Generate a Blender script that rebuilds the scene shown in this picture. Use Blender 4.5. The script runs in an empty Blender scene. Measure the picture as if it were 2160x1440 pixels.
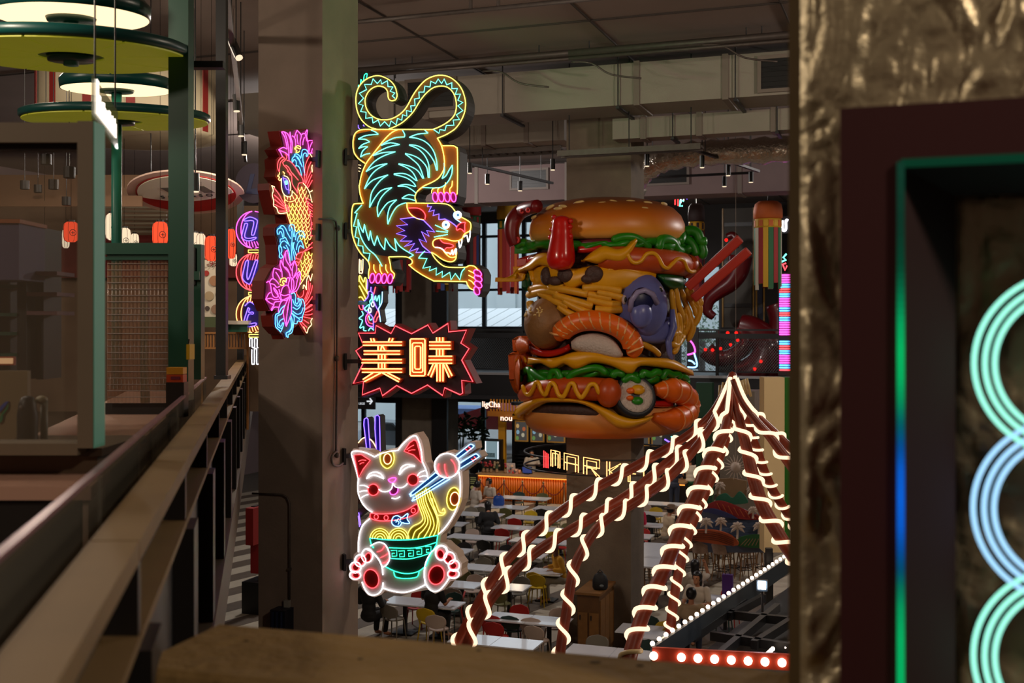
import bpy, bmesh, math, random
from mathutils import Vector, Matrix
random.seed(7)
sc = bpy.context.scene
COL = sc.collection
TMP = bpy.data.scenes.new('workbench')        # scratch scene for meshing, removed at the end
F, CX, HY, CZ = 2400.0, 1080.0, 690.0, 7.0      # focal length in pixels of a 2160 x 1440 frame, eye height

# ---------------------------------------------------------------- camera
cam_d = bpy.data.cameras.new('camera')
cam = bpy.data.objects.new('camera', cam_d)
COL.objects.link(cam)
cam.location = (0, 0, CZ)
cam.rotation_euler = (math.pi / 2, 0, 0)
cam_d.sensor_width = 36
cam_d.lens = 36 * F / 2160
cam_d.shift_y = -(720 - HY) / 2160
cam_d.clip_end = 300
cam_d.clip_start = 0.05
cam_d.dof.use_dof = True
cam_d.dof.focus_distance = 15.0
cam_d.dof.aperture_fstop = 2.4
sc.camera = cam

# ---------------------------------------------------------------- sky, exposure
w = bpy.data.worlds.new('overcast_sky')
sc.world = w
w.use_nodes = True
w.node_tree.nodes['Background'].inputs[0].default_value = (0.60, 0.70, 0.78, 1)
w.node_tree.nodes['Background'].inputs[1].default_value = 2.5
sc.view_settings.view_transform = 'Standard'
sc.view_settings.look = 'None'
sc.view_settings.gamma = 1
sc.view_settings.use_curve_mapping = False
sc.view_settings.exposure = -0.15
sc.cycles.use_denoising = True
sc.cycles.max_bounces = 5
sc.cycles.diffuse_bounces = 3
sc.cycles.glossy_bounces = 2
sc.cycles.transparent_max_bounces = 8
sc.cycles.caustics_reflective = False
sc.cycles.caustics_refractive = False
sc.cycles.use_adaptive_sampling = True
sc.cycles.adaptive_threshold = 0.08
sc.cycles.sample_clamp_indirect = 4.0

# lamps added as general fill under the hall roof (their fixtures are built with the ceiling)
FILL_LAMPS = [(-10, 9, 11.8, 560), (-7, 1, 11.6, 520), (5, -1, 11.8, 880), (9, 14, 11.9, 980), (-5, 32, 11.9, 1700), (15, 31, 11.9, 1700), (6, 42, 11.9, 420), (20, 42, 11.9, 320)]
for i, (x, y, z, pw) in enumerate(FILL_LAMPS):
    ld = bpy.data.lights.new('fill_lamp_light', 'POINT')
    ld.shadow_soft_size = 0.3
    ld.energy = pw
    ld.color = (1.0, 0.82, 0.64) if i < 4 else (1.0, 0.93, 0.88)
    lo = bpy.data.objects.new('fill_lamp_light', ld)
    lo.location = (x, y, z - 0.36)
    COL.objects.link(lo)

# green spots added to tint duct and column (fixtures built with the ceiling) and warm lamps added under the far balcony
ADDED_GREEN_SPOTS = [((-3.2, 19.3, 11.3), (2.2, 22.9, 12.0), 150, 44), ((1.4, 12.2, 12.2), (-1.9, 14.0, 10.2), 120, 50)]
for (p_, q_, e_, a_) in ADDED_GREEN_SPOTS:
    ld = bpy.data.lights.new('added_green_spot', 'SPOT'); ld.energy = e_; ld.color = (0.25, 1.0, 0.32); ld.spot_size = math.radians(a_); ld.spot_blend = 0.8; ld.shadow_soft_size = 0.12
    lo = bpy.data.objects.new('added_green_spot', ld); lo.location = p_
    lo.rotation_euler = (Vector(q_) - Vector(p_)).to_track_quat('-Z', 'Y').to_euler(); COL.objects.link(lo)
STALL_FILL = [(4.5, 42.0, 4.0), (9.5, 40.5, 4.0), (15.5, 38.5, 4.0), (0.2, 43.5, 4.0)]  # added to brighten the far stalls and the orange counter
for p_ in STALL_FILL:
    ld = bpy.data.lights.new('stall_fill_light', 'AREA'); ld.shape = 'DISK'; ld.size = 0.4; ld.energy = 70; ld.color = (1.0, 0.78, 0.52)
    lo = bpy.data.objects.new('stall_fill_light', ld); lo.location = p_; COL.objects.link(lo)

# ---------------------------------------------------------------- geometry helpers
A = math.radians(19.5)
U = Vector((math.sin(A), math.cos(A), 0))       # depth axis of the hall
V = Vector((math.cos(A), -math.sin(A), 0))      # cross axis of the hall (to the right)
UP = Vector((0, 0, 1))

def P(px, py, d):
    return Vector(((px - CX) / F * d, d, CZ - (py - HY) / F * d))
def GP(px, py, u):
    r = Vector(((px - CX) / F, 1, -(py - HY) / F))
    return Vector((0, 0, CZ)) + r * (u / r.dot(U))
def FP(px, py, z=0.0):
    return P(px, py, (CZ - z) * F / (py - HY))
def G(u, v, z=0.0):
    q = U * u + V * v
    return Vector((q.x, q.y, z))

def lin(c):
    out = []
    for x in c[:3]:
        x = x / 255.0
        out.append(x / 12.92 if x <= 0.04045 else ((x + 0.055) / 1.055) ** 2.4)
    return tuple(out)

MATS = {}
def mat(name, rgb, rough=0.6, metal=0.0, noise=0.0, scale=6.0, bump=0.0, bscale=None, emit=None, es=1.0,
        trans=0.0, alpha=1.0, coat=0.0, spec=None):
    if name in MATS:
        return MATS[name]
    m = bpy.data.materials.new(name)
    m.use_nodes = True
    nt = m.node_tree
    b = nt.nodes['Principled BSDF']
    c = lin(rgb)
    b.inputs['Base Color'].default_value = (*c, 1)
    b.inputs['Roughness'].default_value = rough
    b.inputs['Metallic'].default_value = metal
    if spec is not None: b.inputs['Specular IOR Level'].default_value = spec
    if trans: b.inputs['Transmission Weight'].default_value = trans
    if alpha < 1: b.inputs['Alpha'].default_value = alpha
    if coat: b.inputs['Coat Weight'].default_value = coat
    if emit:
        b.inputs['Emission Color'].default_value = (*lin(emit), 1)
        b.inputs['Emission Strength'].default_value = es
    if noise or bump:
        tc = nt.nodes.new('ShaderNodeTexCoord')
        n = nt.nodes.new('ShaderNodeTexNoise')
        n.inputs['Scale'].default_value = scale
        n.inputs['Detail'].default_value = 5
        nt.links.new(tc.outputs['Object'], n.inputs['Vector'])
        if noise:
            r = nt.nodes.new('ShaderNodeMapRange')
            r.inputs[1].default_value = 0.25; r.inputs[2].default_value = 0.75
            r.inputs[3].default_value = 1 - noise; r.inputs[4].default_value = 1 + noise
            nt.links.new(n.outputs['Fac'], r.inputs[0])
            mx = nt.nodes.new('ShaderNodeVectorMath'); mx.operation = 'SCALE'
            mx.inputs[0].default_value = c
            nt.links.new(r.outputs[0], mx.inputs['Scale'])
            nt.links.new(mx.outputs[0], b.inputs['Base Color'])
        if bump:
            n2 = n
            if bscale:
                n2 = nt.nodes.new('ShaderNodeTexNoise'); n2.inputs['Scale'].default_value = bscale; n2.inputs['Detail'].default_value = 4
                nt.links.new(tc.outputs['Object'], n2.inputs['Vector'])
            bp = nt.nodes.new('ShaderNodeBump'); bp.inputs['Strength'].default_value = bump; bp.inputs['Distance'].default_value = 0.05
            nt.links.new(n2.outputs['Fac'], bp.inputs['Height'])
            nt.links.new(bp.outputs['Normal'], b.inputs['Normal'])
    MATS[name] = m
    return m

def glow(name, rgb, s):
    """light-giving tube or lamp"""
    if name in MATS: return MATS[name]
    m = bpy.data.materials.new(name); m.use_nodes = True
    nt = m.node_tree; nt.nodes.clear()
    e = nt.nodes.new('ShaderNodeEmission'); o = nt.nodes.new('ShaderNodeOutputMaterial')
    e.inputs[0].default_value = (*lin(rgb), 1); e.inputs[1].default_value = s
    nt.links.new(e.outputs[0], o.inputs[0])
    MATS[name] = m
    return m

def thing(name, label, cat, loc=(0, 0, 0), group=None, rz=0.0):
    o = bpy.data.objects.new(name, None)
    o.empty_display_size = 0.1
    o.location = loc; o.rotation_euler = (0, 0, rz)
    COL.objects.link(o)
    o['label'] = label; o['category'] = cat
    if group: o['group'] = group
    return o
def tag(o, label, cat, group=None):
    o['label'] = label; o['category'] = cat
    if group: o['group'] = group
    return o
def stuff(o):
    o['kind'] = 'stuff'; return o
def copy_tree(o, parent=None):
    c = o.copy(); COL.objects.link(c)
    c.parent = parent
    for ch in list(o.children): copy_tree(ch, c)
    return c

def root_loc(o):
    l = Vector((0, 0, 0))
    while o is not None:
        l = l + Vector(o.location); o = o.parent
    return l

class MB:
    def __init__(s): s.v = []; s.f = []; s.m = []; s.cur = 0
    def add(s, vs, fs):
        b = len(s.v)
        s.v += [Vector(p) for p in vs]
        for f in fs:
            s.f.append(tuple(b + i for i in f)); s.m.append(s.cur)
        return s
    def hexa(s, c8):
        return s.add(c8, [(0, 3, 2, 1), (4, 5, 6, 7), (0, 1, 5, 4), (1, 2, 6, 5), (2, 3, 7, 6), (3, 0, 4, 7)])
    def box(s, c, size, rz=0.0, ax=None):
        c = Vector(c); hx, hy, hz = size[0] / 2, size[1] / 2, size[2] / 2
        if ax: X, Y, Z = ax
        else:
            X = Vector((math.cos(rz), math.sin(rz), 0)); Y = Vector((-math.sin(rz), math.cos(rz), 0)); Z = UP
        pts = []
        for sz in (-1, 1):
            for sx, sy in ((-1, -1), (1, -1), (1, 1), (-1, 1)):
                pts.append(c + X * hx * sx + Y * hy * sy + Z * hz * sz)
        return s.hexa(pts)
    def gbox(s, u0, u1, v0, v1, z0, z1):
        pts = [G(u, v, z) for z in (z0, z1) for (u, v) in ((u0, v0), (u0, v1), (u1, v1), (u1, v0))]
        return s.hexa(pts)
    def bar(s, a, b, w, h=None, up=UP):
        a = Vector(a); b = Vector(b); h = h or w
        Z = (b - a); L = Z.length; Z = Z / L
        X = Z.cross(up)
        if X.length < 1e-4: X = Vector((1, 0, 0))
        X.normalize(); Y = Z.cross(X)
        return s.box((a + b) / 2, (w, h, L), ax=(X, Y, Z))
    def prism(s, pts, off):
        """polygon (3D points in a plane) swept by off"""
        n = len(pts); off = Vector(off)
        vs = [Vector(p) for p in pts] + [Vector(p) + off for p in pts]
        fs = [tuple(range(n)), tuple(range(2 * n - 1, n - 1, -1))]
        for i in range(n):
            j = (i + 1) % n
            fs.append((i, n + i, n + j, j))
        return s.add(vs, fs)
    def tube(s, pts, r, n=6, closed=False, cap=True, up=None):
        pts = [Vector(p) for p in pts]
        k = len(pts)
        rr = r if isinstance(r, (list, tuple)) else [r] * k
        T = []
        for i in range(k):
            if closed: t = pts[(i + 1) % k] - pts[i - 1]
            else: t = pts[min(i + 1, k - 1)] - pts[max(i - 1, 0)]
            if t.length < 1e-9: t = Vector((0, 0, 1))
            T.append(t.normalized())
        if up is None:
            N = T[0].orthogonal().normalized()
        vs = []
        for i in range(k):
            if up is not None:
                X = Vector(up); X = X - T[i] * X.dot(T[i])
                if X.length < 1e-5: X = T[i].orthogonal()
                X.normalize()
            else:
                N = N - T[i] * N.dot(T[i])
                if N.length < 1e-6: N = T[i].orthogonal()
                N.normalize(); X = N
            Y = T[i].cross(X)
            for j in range(n):
                a = 2 * math.pi * j / n
                vs.append(pts[i] + (X * math.cos(a) + Y * math.sin(a)) * rr[i])
        fs = []
        for i in range(k if closed else k - 1):
            a = i * n; b = ((i + 1) % k) * n
            for j in range(n):
                j2 = (j + 1) % n
                fs.append((a + j, a + j2, b + j2, b + j))
        if not closed and cap:
            fs.append(tuple(range(n - 1, -1, -1)))
            fs.append(tuple((k - 1) * n + j for j in range(n)))
        return s.add(vs, fs)
    def cyl(s, a, b, r, n=12, r2=None):
        return s.tube([a, b], [r, r if r2 is None else r2], n)
    def lathe(s, c, prof, n=32, sx=1.0, sy=1.0, rz=0.0, ax=None):
        """prof: list of (radius, height); r=0 ends close"""
        c = Vector(c)
        if ax: X, Y, Z = ax
        else:
            X = Vector((math.cos(rz), math.sin(rz), 0)); Y = Vector((-math.sin(rz), math.cos(rz), 0)); Z = UP
        vs = []; rings = []
        for (r, h) in prof:
            if r <= 1e-6:
                rings.append([len(vs)]); vs.append(c + Z * h)
            else:
                ring = []
                for j in range(n):
                    a = 2 * math.pi * j / n
                    ring.append(len(vs)); vs.append(c + X * (r * sx * math.cos(a)) + Y * (r * sy * math.sin(a)) + Z * h)
                rings.append(ring)
        fs = []
        for a, b in zip(rings, rings[1:]):
            if len(a) == 1 and len(b) == 1: continue
            for j in range(n):
                j2 = (j + 1) % n
                if len(a) == 1: fs.append((a[0], b[j2], b[j]))
                elif len(b) == 1: fs.append((a[j], a[j2], b[0]))
                else: fs.append((a[j], a[j2], b[j2], b[j]))
        if len(rings[0]) > 1: fs.append(tuple(reversed(rings[0])))
        if len(rings[-1]) > 1: fs.append(tuple(rings[-1]))
        return s.add(vs, fs)
    def ball(s, c, r, n=16, m=10, ax=None, rz=0.0):
        rx, ry, rzz = (r, r, r) if not isinstance(r, (list, tuple)) else r
        prof = [(math.sin(math.pi * i / m), -math.cos(math.pi * i / m) * rzz) for i in range(m + 1)]
        prof[0] = (0, -rzz); prof[-1] = (0, rzz)
        return s.lathe(c, prof, n, rx, ry, rz, ax)
    def build(s, name, material, parent=None, smooth=False, base=None):
        if base is None:
            xs = [p.x for p in s.v]; ys = [p.y for p in s.v]; zs = [p.z for p in s.v]
            base = Vector(((min(xs) + max(xs)) / 2, (min(ys) + max(ys)) / 2, min(zs)))
        base = Vector(base)
        me = bpy.data.meshes.new(name)
        off = root_loc(parent) if parent else base
        me.from_pydata([tuple(p - off) for p in s.v], [], s.f)
        ms = material if isinstance(material, (list, tuple)) else [material]
        for q in ms: me.materials.append(q)
        if len(ms) > 1:
            me.polygons.foreach_set('material_index', s.m)
        if smooth:
            me.polygons.foreach_set('use_smooth', [True] * len(me.polygons))
        o = bpy.data.objects.new(name, me)
        COL.objects.link(o)
        if parent: o.parent = parent
        else: o.location = base
        return o
def struct(o):
    o['kind'] = 'structure'; return o

def smooth_pts(pts, k=4, closed=False):
    """Catmull-Rom through points (tuples of any length)"""
    n = len(pts); out = []
    if n < 3: return [tuple(p) for p in pts]
    rng = range(n if closed else n - 1)
    for i in rng:
        p0 = pts[i - 1] if (closed or i > 0) else pts[0]
        p1 = pts[i]; p2 = pts[(i + 1) % n]
        p3 = pts[(i + 2) % n] if (closed or i + 2 < n) else pts[n - 1]
        for j in range(k):
            t = j / k
            out.append(tuple(0.5 * (2 * b + (c - a) * t + (2 * a - 5 * b + 4 * c - d) * t * t + (3 * b - a - 3 * c + d) * t ** 3)
                             for a, b, c, d in zip(p0, p1, p2, p3)))
    if not closed: out.append(tuple(pts[-1]))
    return out
def pl(s):
    """'x,y x,y' -> points"""
    return [tuple(float(q) for q in t.split(',')) for t in s.split()]
# ================================================================ setting
M_conc = mat('concrete_warm', (132, 116, 104), 0.85, noise=0.14, scale=2.2, bump=0.06, bscale=30)
M_conc2 = mat('concrete_dull', (120, 108, 94), 0.9, noise=0.12, scale=3, bump=0.2, bscale=25)
M_ceil = mat('ceiling_paint', (128, 112, 104), 0.9, noise=0.08, scale=0.7)
M_dark = mat('dark_steel', (34, 33, 36), 0.5, noise=0.1, scale=8)
M_black = mat('black_paint', (20, 20, 22), 0.45)
M_pipe = mat('galvanised_pipe', (92, 84, 80), 0.5, 0.4, noise=0.15, scale=9)
M_duct = mat('duct_board', (150, 142, 132), 0.75, noise=0.06, scale=1.5, bump=0.1, bscale=60)
M_wallp = mat('plaster_wall', (128, 108, 106), 0.9, noise=0.07, scale=1.2)
M_darkwall = mat('dark_cladding', (44, 40, 38), 0.7, noise=0.1, scale=3)
M_glass = mat('window_glass', (200, 215, 220), 0.06, alpha=0.12, spec=0.4)

b = MB(); b.gbox(-12, 53, -30, 34, -0.3, 0.0); floor = struct(b.build('floor', mat('floor_screed', (96, 88, 78), 0.7, noise=0.1, scale=2)))
# striped floor strips (the joints run askew to the hall)
M_fl = [mat('floor_strip_pale', (176, 166, 148), 0.55, noise=0.12, scale=5), mat('floor_strip_brown', (92, 80, 68), 0.6, noise=0.12, scale=5)]
sa = math.radians(34); SD = Vector((math.sin(sa), math.cos(sa), 0)); SN = Vector((math.cos(sa), -math.sin(sa), 0))
for i in range(84):
    q = -36 + i * 0.62
    c = SN * q + SD * 32
    b = MB(); b.box((c.x, c.y, 0.004), (0.60, 40, 0.012), rz=-sa)
    b.build('floor_strip', M_fl[i % 2], floor)

b = MB(); b.gbox(-12, 54, -30, 34, 12.6, 13.0); ceil = struct(b.build('ceiling', M_ceil))
for k in range(7):      # joints between the ceiling sheets: thin battens
    a0 = P(560 + k * 230, -60, 25.5); 
    b = MB(); 
    s0 = G(16, -9 + k * 3.4, 12.58); s1 = G(53, -9 + k * 3.4 + 0.2, 12.58)
    b.bar(s0, s1, 0.025, 0.03); b.build('ceiling_joint', mat('joint_dark', (60, 52, 48), 0.9), ceil)
for k in range(5):
    b = MB(); b.bar(G(20 + k * 4.2, -20, 12.58), G(20 + k * 4.2, 26, 12.58), 0.025, 0.03)
    b.build('ceiling_joint', mat('joint_dark', (60, 52, 48), 0.9), ceil)

b = MB(); b.gbox(-12, 54, -30.3, -30, 0, 12.6); struct(b.build('wall_left', M_wallp))
b = MB(); b.gbox(-12, 54, 34, 34.3, 0, 12.6); struct(b.build('wall_right', M_wallp))
b = MB(); b.gbox(-12.3, -12, -30, 34, 0, 12.6); struct(b.build('wall_back', M_wallp))

# far wall with openings (grid plane u = 42)
UW = 52.0
def vz(px, py, u=UW):
    p = GP(px, py, u); return p.dot(V), p.z
def opening(x0, y0, x1, y1):
    v0, z1 = vz(x0, y0); v1, z0 = vz(x1, y1)
    return (v0, v1, max(z0, 0.05), z1)
OPEN = [opening(690, 440, 838, 692), opening(938, 470, 1190, 692), opening(1432, 560, 1520, 800),
        opening(690, 843, 842, 1012), opening(938, 843, 1185, 1012)]
vs_ = sorted({-30.0, 34.0} | {o[0] for o in OPEN} | {o[1] for o in OPEN})
zs_ = sorted({0.0, 12.6} | {o[2] for o in OPEN} | {o[3] for o in OPEN})
b = MB()
for i in range(len(vs_) - 1):
    for j in range(len(zs_) - 1):
        cv, cz = (vs_[i] + vs_[i + 1]) / 2, (zs_[j] + zs_[j + 1]) / 2
        if any(o[0] < cv < o[1] and o[2] < cz < o[3] for o in OPEN): continue
        b.gbox(UW, UW + 0.3, vs_[i], vs_[i + 1], zs_[j], zs_[j + 1])
struct(b.build('wall_far', M_darkwall))
M_frame = mat('window_frame_steel', (44, 52, 60), 0.5, 0.2)
def window(k, o, nv, rows):
    v0, v1, z0, z1 = o
    w_ = bpy.data.objects.new('window_%d' % k, None); COL.objects.link(w_); w_['kind'] = 'structure'
    w_.location = G(UW, (v0 + v1) / 2, z0)
    t = 0.09
    b = MB()
    for (a0, a1, c0, c1) in ((v0, v1, z0, z0 + t), (v0, v1, z1 - t, z1), (v0, v0 + t, z0, z1), (v1 - t, v1, z0, z1)):
        b.gbox(UW + 0.05, UW + 0.2, a0, a1, c0, c1)
    b.build('window_frame', M_frame, w_)
    vv = [v0 + (v1 - v0) * i / nv for i in range(nv + 1)]
    for x in vv[1:-1]:
        b = MB(); b.gbox(UW + 0.03, UW + 0.22, x - 0.1, x + 0.1, z0, z1); b.build('mullion', M_frame, w_)
    zz = [z0] + [z0 + (z1 - z0) * r for r in rows] + [z1]
    for z in zz[1:-1]:
        b = MB(); b.gbox(UW + 0.06, UW + 0.18, v0, v1, z - 0.06, z + 0.06); b.build('transom', M_frame, w_)
    for i in range(nv):
        for j in range(len(zz) - 1):
            b = MB(); b.gbox(UW + 0.1, UW + 0.115, vv[i], vv[i + 1], zz[j], zz[j + 1]); b.build('pane', M_glass, w_)
window(1, OPEN[0], 2, (0.5,))
window(2, OPEN[1], 3, (0.36, 0.86))
window(3, OPEN[2], 1, (0.4,))
window(4, OPEN[3], 2, ())
window(5, OPEN[4], 3, ())

# outside the windows
b = MB(); b.gbox(52.4, 120, -60, 60, -0.25, -0.05); struct(b.build('pavement_outside', mat('pavement', (150, 150, 148), 0.8, noise=0.1, scale=1)))
p0 = GP(930, 655, 50); p1 = GP(1200, 690, 47)
b = MB()
for i in range(26):                                   # corrugated white canopy roof outside
    v0 = -36 + i * 0.8
    b.hexa([G(54.5, v0, 6.3), G(54.5, v0 + 0.72, 6.3), G(63, v0 + 0.72, 8.0), G(63, v0, 8.0),
            G(54.5, v0, 6.42), G(54.5, v0 + 0.72, 6.42), G(63, v0 + 0.72, 8.12), G(63, v0, 8.12)])
o = b.build('canopy_roof', mat('white_sheet', (225, 230, 232), 0.5)); tag(o, 'white corrugated canopy roof outside the upper window', 'roof'); stuff(o)
b = MB()
b.gbox(76, 77, -40, 40, 0, 15)
for i in range(14): b.gbox(75.8, 76, -28 + i * 4, -26.6 + i * 4, 4, 14)
o = b.build('facing_building', mat('pale_facade', (196, 206, 208), 0.8, noise=0.05, scale=0.5)); tag(o, 'pale building facade across the street seen through the windows', 'building')

# ---------------------------------------------------------------- far balcony
UB = 45.0
zf = GP(1300, 790, UB).z; zb = GP(1300, 842, UB).z; zr = GP(1300, 699, UB).z
balc = bpy.data.objects.new('trim_1', None); COL.objects.link(balc); balc['kind'] = 'structure'; balc.location = G(UB, 0, zb)
b = MB(); b.gbox(UB, UW, -27, 30, zb, zf - 0.06); b.build('slab', M_black, balc)
b = MB(); b.gbox(UB - 0.06, UB + 0.05, -27, 30, zf - 0.08, zf + 0.02); b.build('edge_strip', mat('pale_edge', (150, 150, 152), 0.5), balc)
b = MB(); b.gbox(UB - 0.1, UB, -27, 30, zb - 0.12, zb + 0.06); b.build('fascia', M_dark, balc)
rail = thing('balcony_railing', 'black steel balcony railing with mesh infill across the far side', 'railing', G(UB, 0, zf))
b = MB(); b.gbox(UB + 0.05, UB + 0.13, -27, 30, zr + 0.03, zr + 0.1); b.build('top_rail', M_black, rail)
b = MB(); b.gbox(UB + 0.03, UB + 0.15, -27, 30, zr - 0.28, zr - 0.08); b.build('handrail', M_black, rail)
b = MB(); b.gbox(UB + 0.05, UB + 0.13, -27, 30, zf + 0.14, zf + 0.2); b.build('bottom_rail', M_black, rail)
v = -26.4
pv = []
while v < 30:
    pv.append(v); b = MB(); b.gbox(UB + 0.02, UB + 0.14, v - 0.06, v + 0.06, zf, zr + 0.08); b.build('post', M_black, rail); v += 2.72
M_wire = mat('mesh_wire', (120, 126, 128), 0.4, 0.6)
for i in range(len(pv) - 1):
    if pv[i + 1] < -20 or pv[i] > 8: continue
    b = MB(); n = 26; h = (zr - 0.28) - (zf + 0.2); L = 2.6
    for k in range(-8, n):
        for sgn in (1, -1):
            x0 = k * 0.1; x1 = x0 + h * 0.8
            a0, a1, c0, c1 = x0, x1, zf + 0.2, zf + 0.2 + h
            if sgn < 0: a0, a1 = a1, a0
            # clip to panel
            def cl(xa, za, xb, zb_):
                for lim, s_ in ((0, 1), (L, -1)):
                    if (xa - lim) * s_ < 0 and (xb - lim) * s_ < 0: return None
                    if (xa - lim) * s_ < 0: t = (lim - xa) / (xb - xa); xa, za = lim, za + (zb_ - za) * t
                    if (xb - lim) * s_ < 0: t = (lim - xa) / (xb - xa); xb, zb_ = lim, za + (zb_ - za) * t
                return xa, za, xb, zb_
            r_ = cl(a0, c0, a1, c1)
            if r_ and abs(r_[0] - r_[2]) > 0.02:
                b.tube([G(UB + 0.09, pv[i] + 0.06 + r_[0], r_[1]), G(UB + 0.09, pv[i] + 0.06 + r_[2], r_[3])], 0.008, 3, cap=False)
    stuff(b.build('mesh_panel', M_wire, rail))

# concrete columns of the hall
def pillar(name, px_edge, d, wf, ws, z1, m, label):
    e = P(px_edge, HY, d); u0, v0 = e.dot(U), e.dot(V)
    b = MB(); b.gbox(u0, u0 + ws, v0 - wf, v0, 0, z1)
    o = struct(b.build(name, m)); return u0, v0
b = MB(); q = GP(875, 700, 47.5); b.gbox(47.5, 49, vz(842, 700, 47.5)[0], vz(940, 700, 47.5)[0], 0, 12.6); struct(b.build('trim_2', M_conc2))
for (xa, xb) in ((836, 846), (912, 944)):
    b = MB(); b.gbox(47.3, 47.5, vz(xa, 700, 47.4)[0], vz(xb, 700, 47.4)[0], 0, 12.0); struct(b.build('trim_3', M_black))
# burger column
UBC = 24.3
va, vb = vz(1195, 700, UBC)[0], vz(1331, 700, UBC)[0]
b = MB(); b.gbox(UBC, UBC + 1.25, va, vb, 0, 12.6); struct(b.build('trim_4', M_conc2))
# sign column: nearest edge at px 680
u0, v0 = pillar('trim_5', 680, 13.5, 0.874, 0.914, 12.6, M_conc, '')
SU, SV = u0, v0

# ---------------------------------------------------------------- sign column fittings
conduit = thing('wall_conduit', 'thin grey conduit bent down the front of the sign column', 'conduit', G(SU - 0.03, SV - 0.5, 3.0))
def cf(px, py): return GP(px, py, SU - 0.03)
pts = [cf(532, 1040), cf(596, 1043), cf(606, 1049), cf(611, 1062), cf(611, 1264)]
b = MB(); b.tube([tuple(p) for p in pts], 0.012, 8); b.build('pipe', M_pipe, conduit, True)
b = MB(); b.box(cf(606, 1274), (0.07, 0.05, 0.1), rz=-A); b.build('junction_box', mat('box_grey', (150, 148, 140), 0.6), conduit)
b = MB(); b.box(cf(611, 1200), (0.04, 0.03, 0.03), rz=-A); b.build('clip', M_pipe, conduit)
sp = thing('wall_speaker', 'small blue-black wall box at the foot of the sign column', 'speaker', cf(602, 1325))
b = MB(); b.box(cf(602, 1306) - U * 0.08, (0.2, 0.2, 0.3), rz=-A); b.build('body', mat('navy_box', (22, 26, 40), 0.4), sp)
for dx in (-9, 0, 9):
    b = MB(); b.box(cf(602 + dx, 1306) - U * 0.19, (0.02, 0.03, 0.26), rz=-A); b.build('fin', mat('navy_fin', (30, 40, 66), 0.35), sp)
def VPp(px, py, v):
    r = Vector(((px - CX) / F, 1, -(py - HY) / F)); return Vector((0, 0, CZ)) + r * (v / r.dot(V))
def cs(px, py): return VPp(px, py, SV + 0.03)
cd = thing('surface_conduit', 'grey surface conduit with elbows on the side of the sign column', 'conduit', cs(710, 975))
b = MB(); b.tube([tuple(p) for p in [cs(672, 462), cs(700, 461), cs(708, 466), cs(711, 480), cs(711, 740), cs(709, 955)]], 0.014, 8); b.build('pipe', M_pipe, cd, True)
b = MB(); b.tube([tuple(q) for q in smooth_pts([tuple(cs(*q)) for q in ((711, 950), (700, 962), (702, 978), (715, 982), (728, 972))], 4)], 0.016, 8); b.build('loop', M_pipe, cd, True)
for (x, y) in ((713, 481), (711, 756), (711, 960)):
    b = MB(); b.ball(cs(x, y), 0.035, 10, 6); b.build('elbow_box', M_pipe, cd, True)

# ---------------------------------------------------------------- parapet sill in front
al = math.radians(-16.4)
sl = FP(470, 1321, 6.0); SX = Vector((math.cos(al), math.sin(al), 0)); SY = Vector((-SX.y, SX.x, 0))
M_sill = mat('sill_concrete', (132, 106, 62), 0.8, noise=0.16, scale=3.0, bump=0.35, bscale=14)
b = MB(); prof = [(0, 0), (0.02, 0.012), (0.5, 0.012), (0.53, 0.0), (0.55, -0.03), (0.55, -0.9), (0, -0.9)]
pts = [sl - SY * a + UP * h for a, h in prof]
b.prism(pts, SX * 2.6); sill = struct(b.build('wall_parapet', M_sill))
def sq(x, y): return FP(x, y, 6.012)
for (x, y, r_) in ((1255, 1397, .012), (1010, 1372, .006), (520, 1352, .005), (1350, 1404, .008), (760, 1390, .006)):
    b = MB(); b.lathe(sq(x, y), [(r_, -0.004), (r_ * 0.8, 0.003), (0, 0.004)], 8, 1.6, 1.0); b.build('pit', mat('sill_pit', (84, 72, 52), 0.9), sill)

# ---------------------------------------------------------------- ceiling services
def along_v(u, px0, py0, px1, r, name, m, parent=None, square=False, z=None):
    a = GP(px0, py0, u); 
    c = GP(px1, 700, u); zz = a.z if z is None else z
    p, q = Vector((a.x, a.y, zz)), Vector((c.x, c.y, zz))
    b = MB()
    if square: b.bar(p, q, r[0], r[1])
    else: b.tube([p, q], r, 8)
    return b.build(name, m, parent, not square)
grp = 'pipes under the hall ceiling'
pb = thing('pipe_run', 'dark bundle of pipes hung below the ceiling from the sign column to the right', 'pipes', GP(1200, 130, 21.5), grp)
for (py, r, du) in ((112, 0.07, 0), (119, 0.05, 0.15), (124, 0.035, -0.1)):
    along_v(21.5 + du, 1200, py, 2300, r, 'pipe', M_pipe, pb); 
    o = along_v(21.5 + du, 1200, py, 700, r, 'pipe', M_pipe, pb)
for (x, y0, y1, u) in ((834, 60, 165, 21.5), (869, 104, 140, 21.5), (1137, 78, 120, 21.5), (1243, 75, 115, 21.5), (1574, 42, 82, 21.5), (1607, 38, 80, 21.5)):
    a = GP(x, y0, u); c = GP(x, y1, u); b = MB(); b.tube([(a.x, a.y, 12.6), c], 0.012, 5); b.build('hanger_rod', M_dark, pb)
for (x, y) in ((1018, 150), (1205, 131), (1480, 95)):
    a = GP(x, y, 21.4); b = MB(); b.tube([tuple(q) for q in smooth_pts([tuple(a), tuple(a + V * 0.4 - UP * .05), tuple(a + V * 0.8 - UP * 0.3), tuple(a + V * 1.4 - UP * 0.42)], 4)], 0.018, 6); b.build('branch_cable', M_pipe, pb, True)
pt = thing('sprinkler_pipe', 'thin sprinkler pipe close to the ceiling at the top of the view', 'pipe', GP(1000, 20, 17.6))
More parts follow.
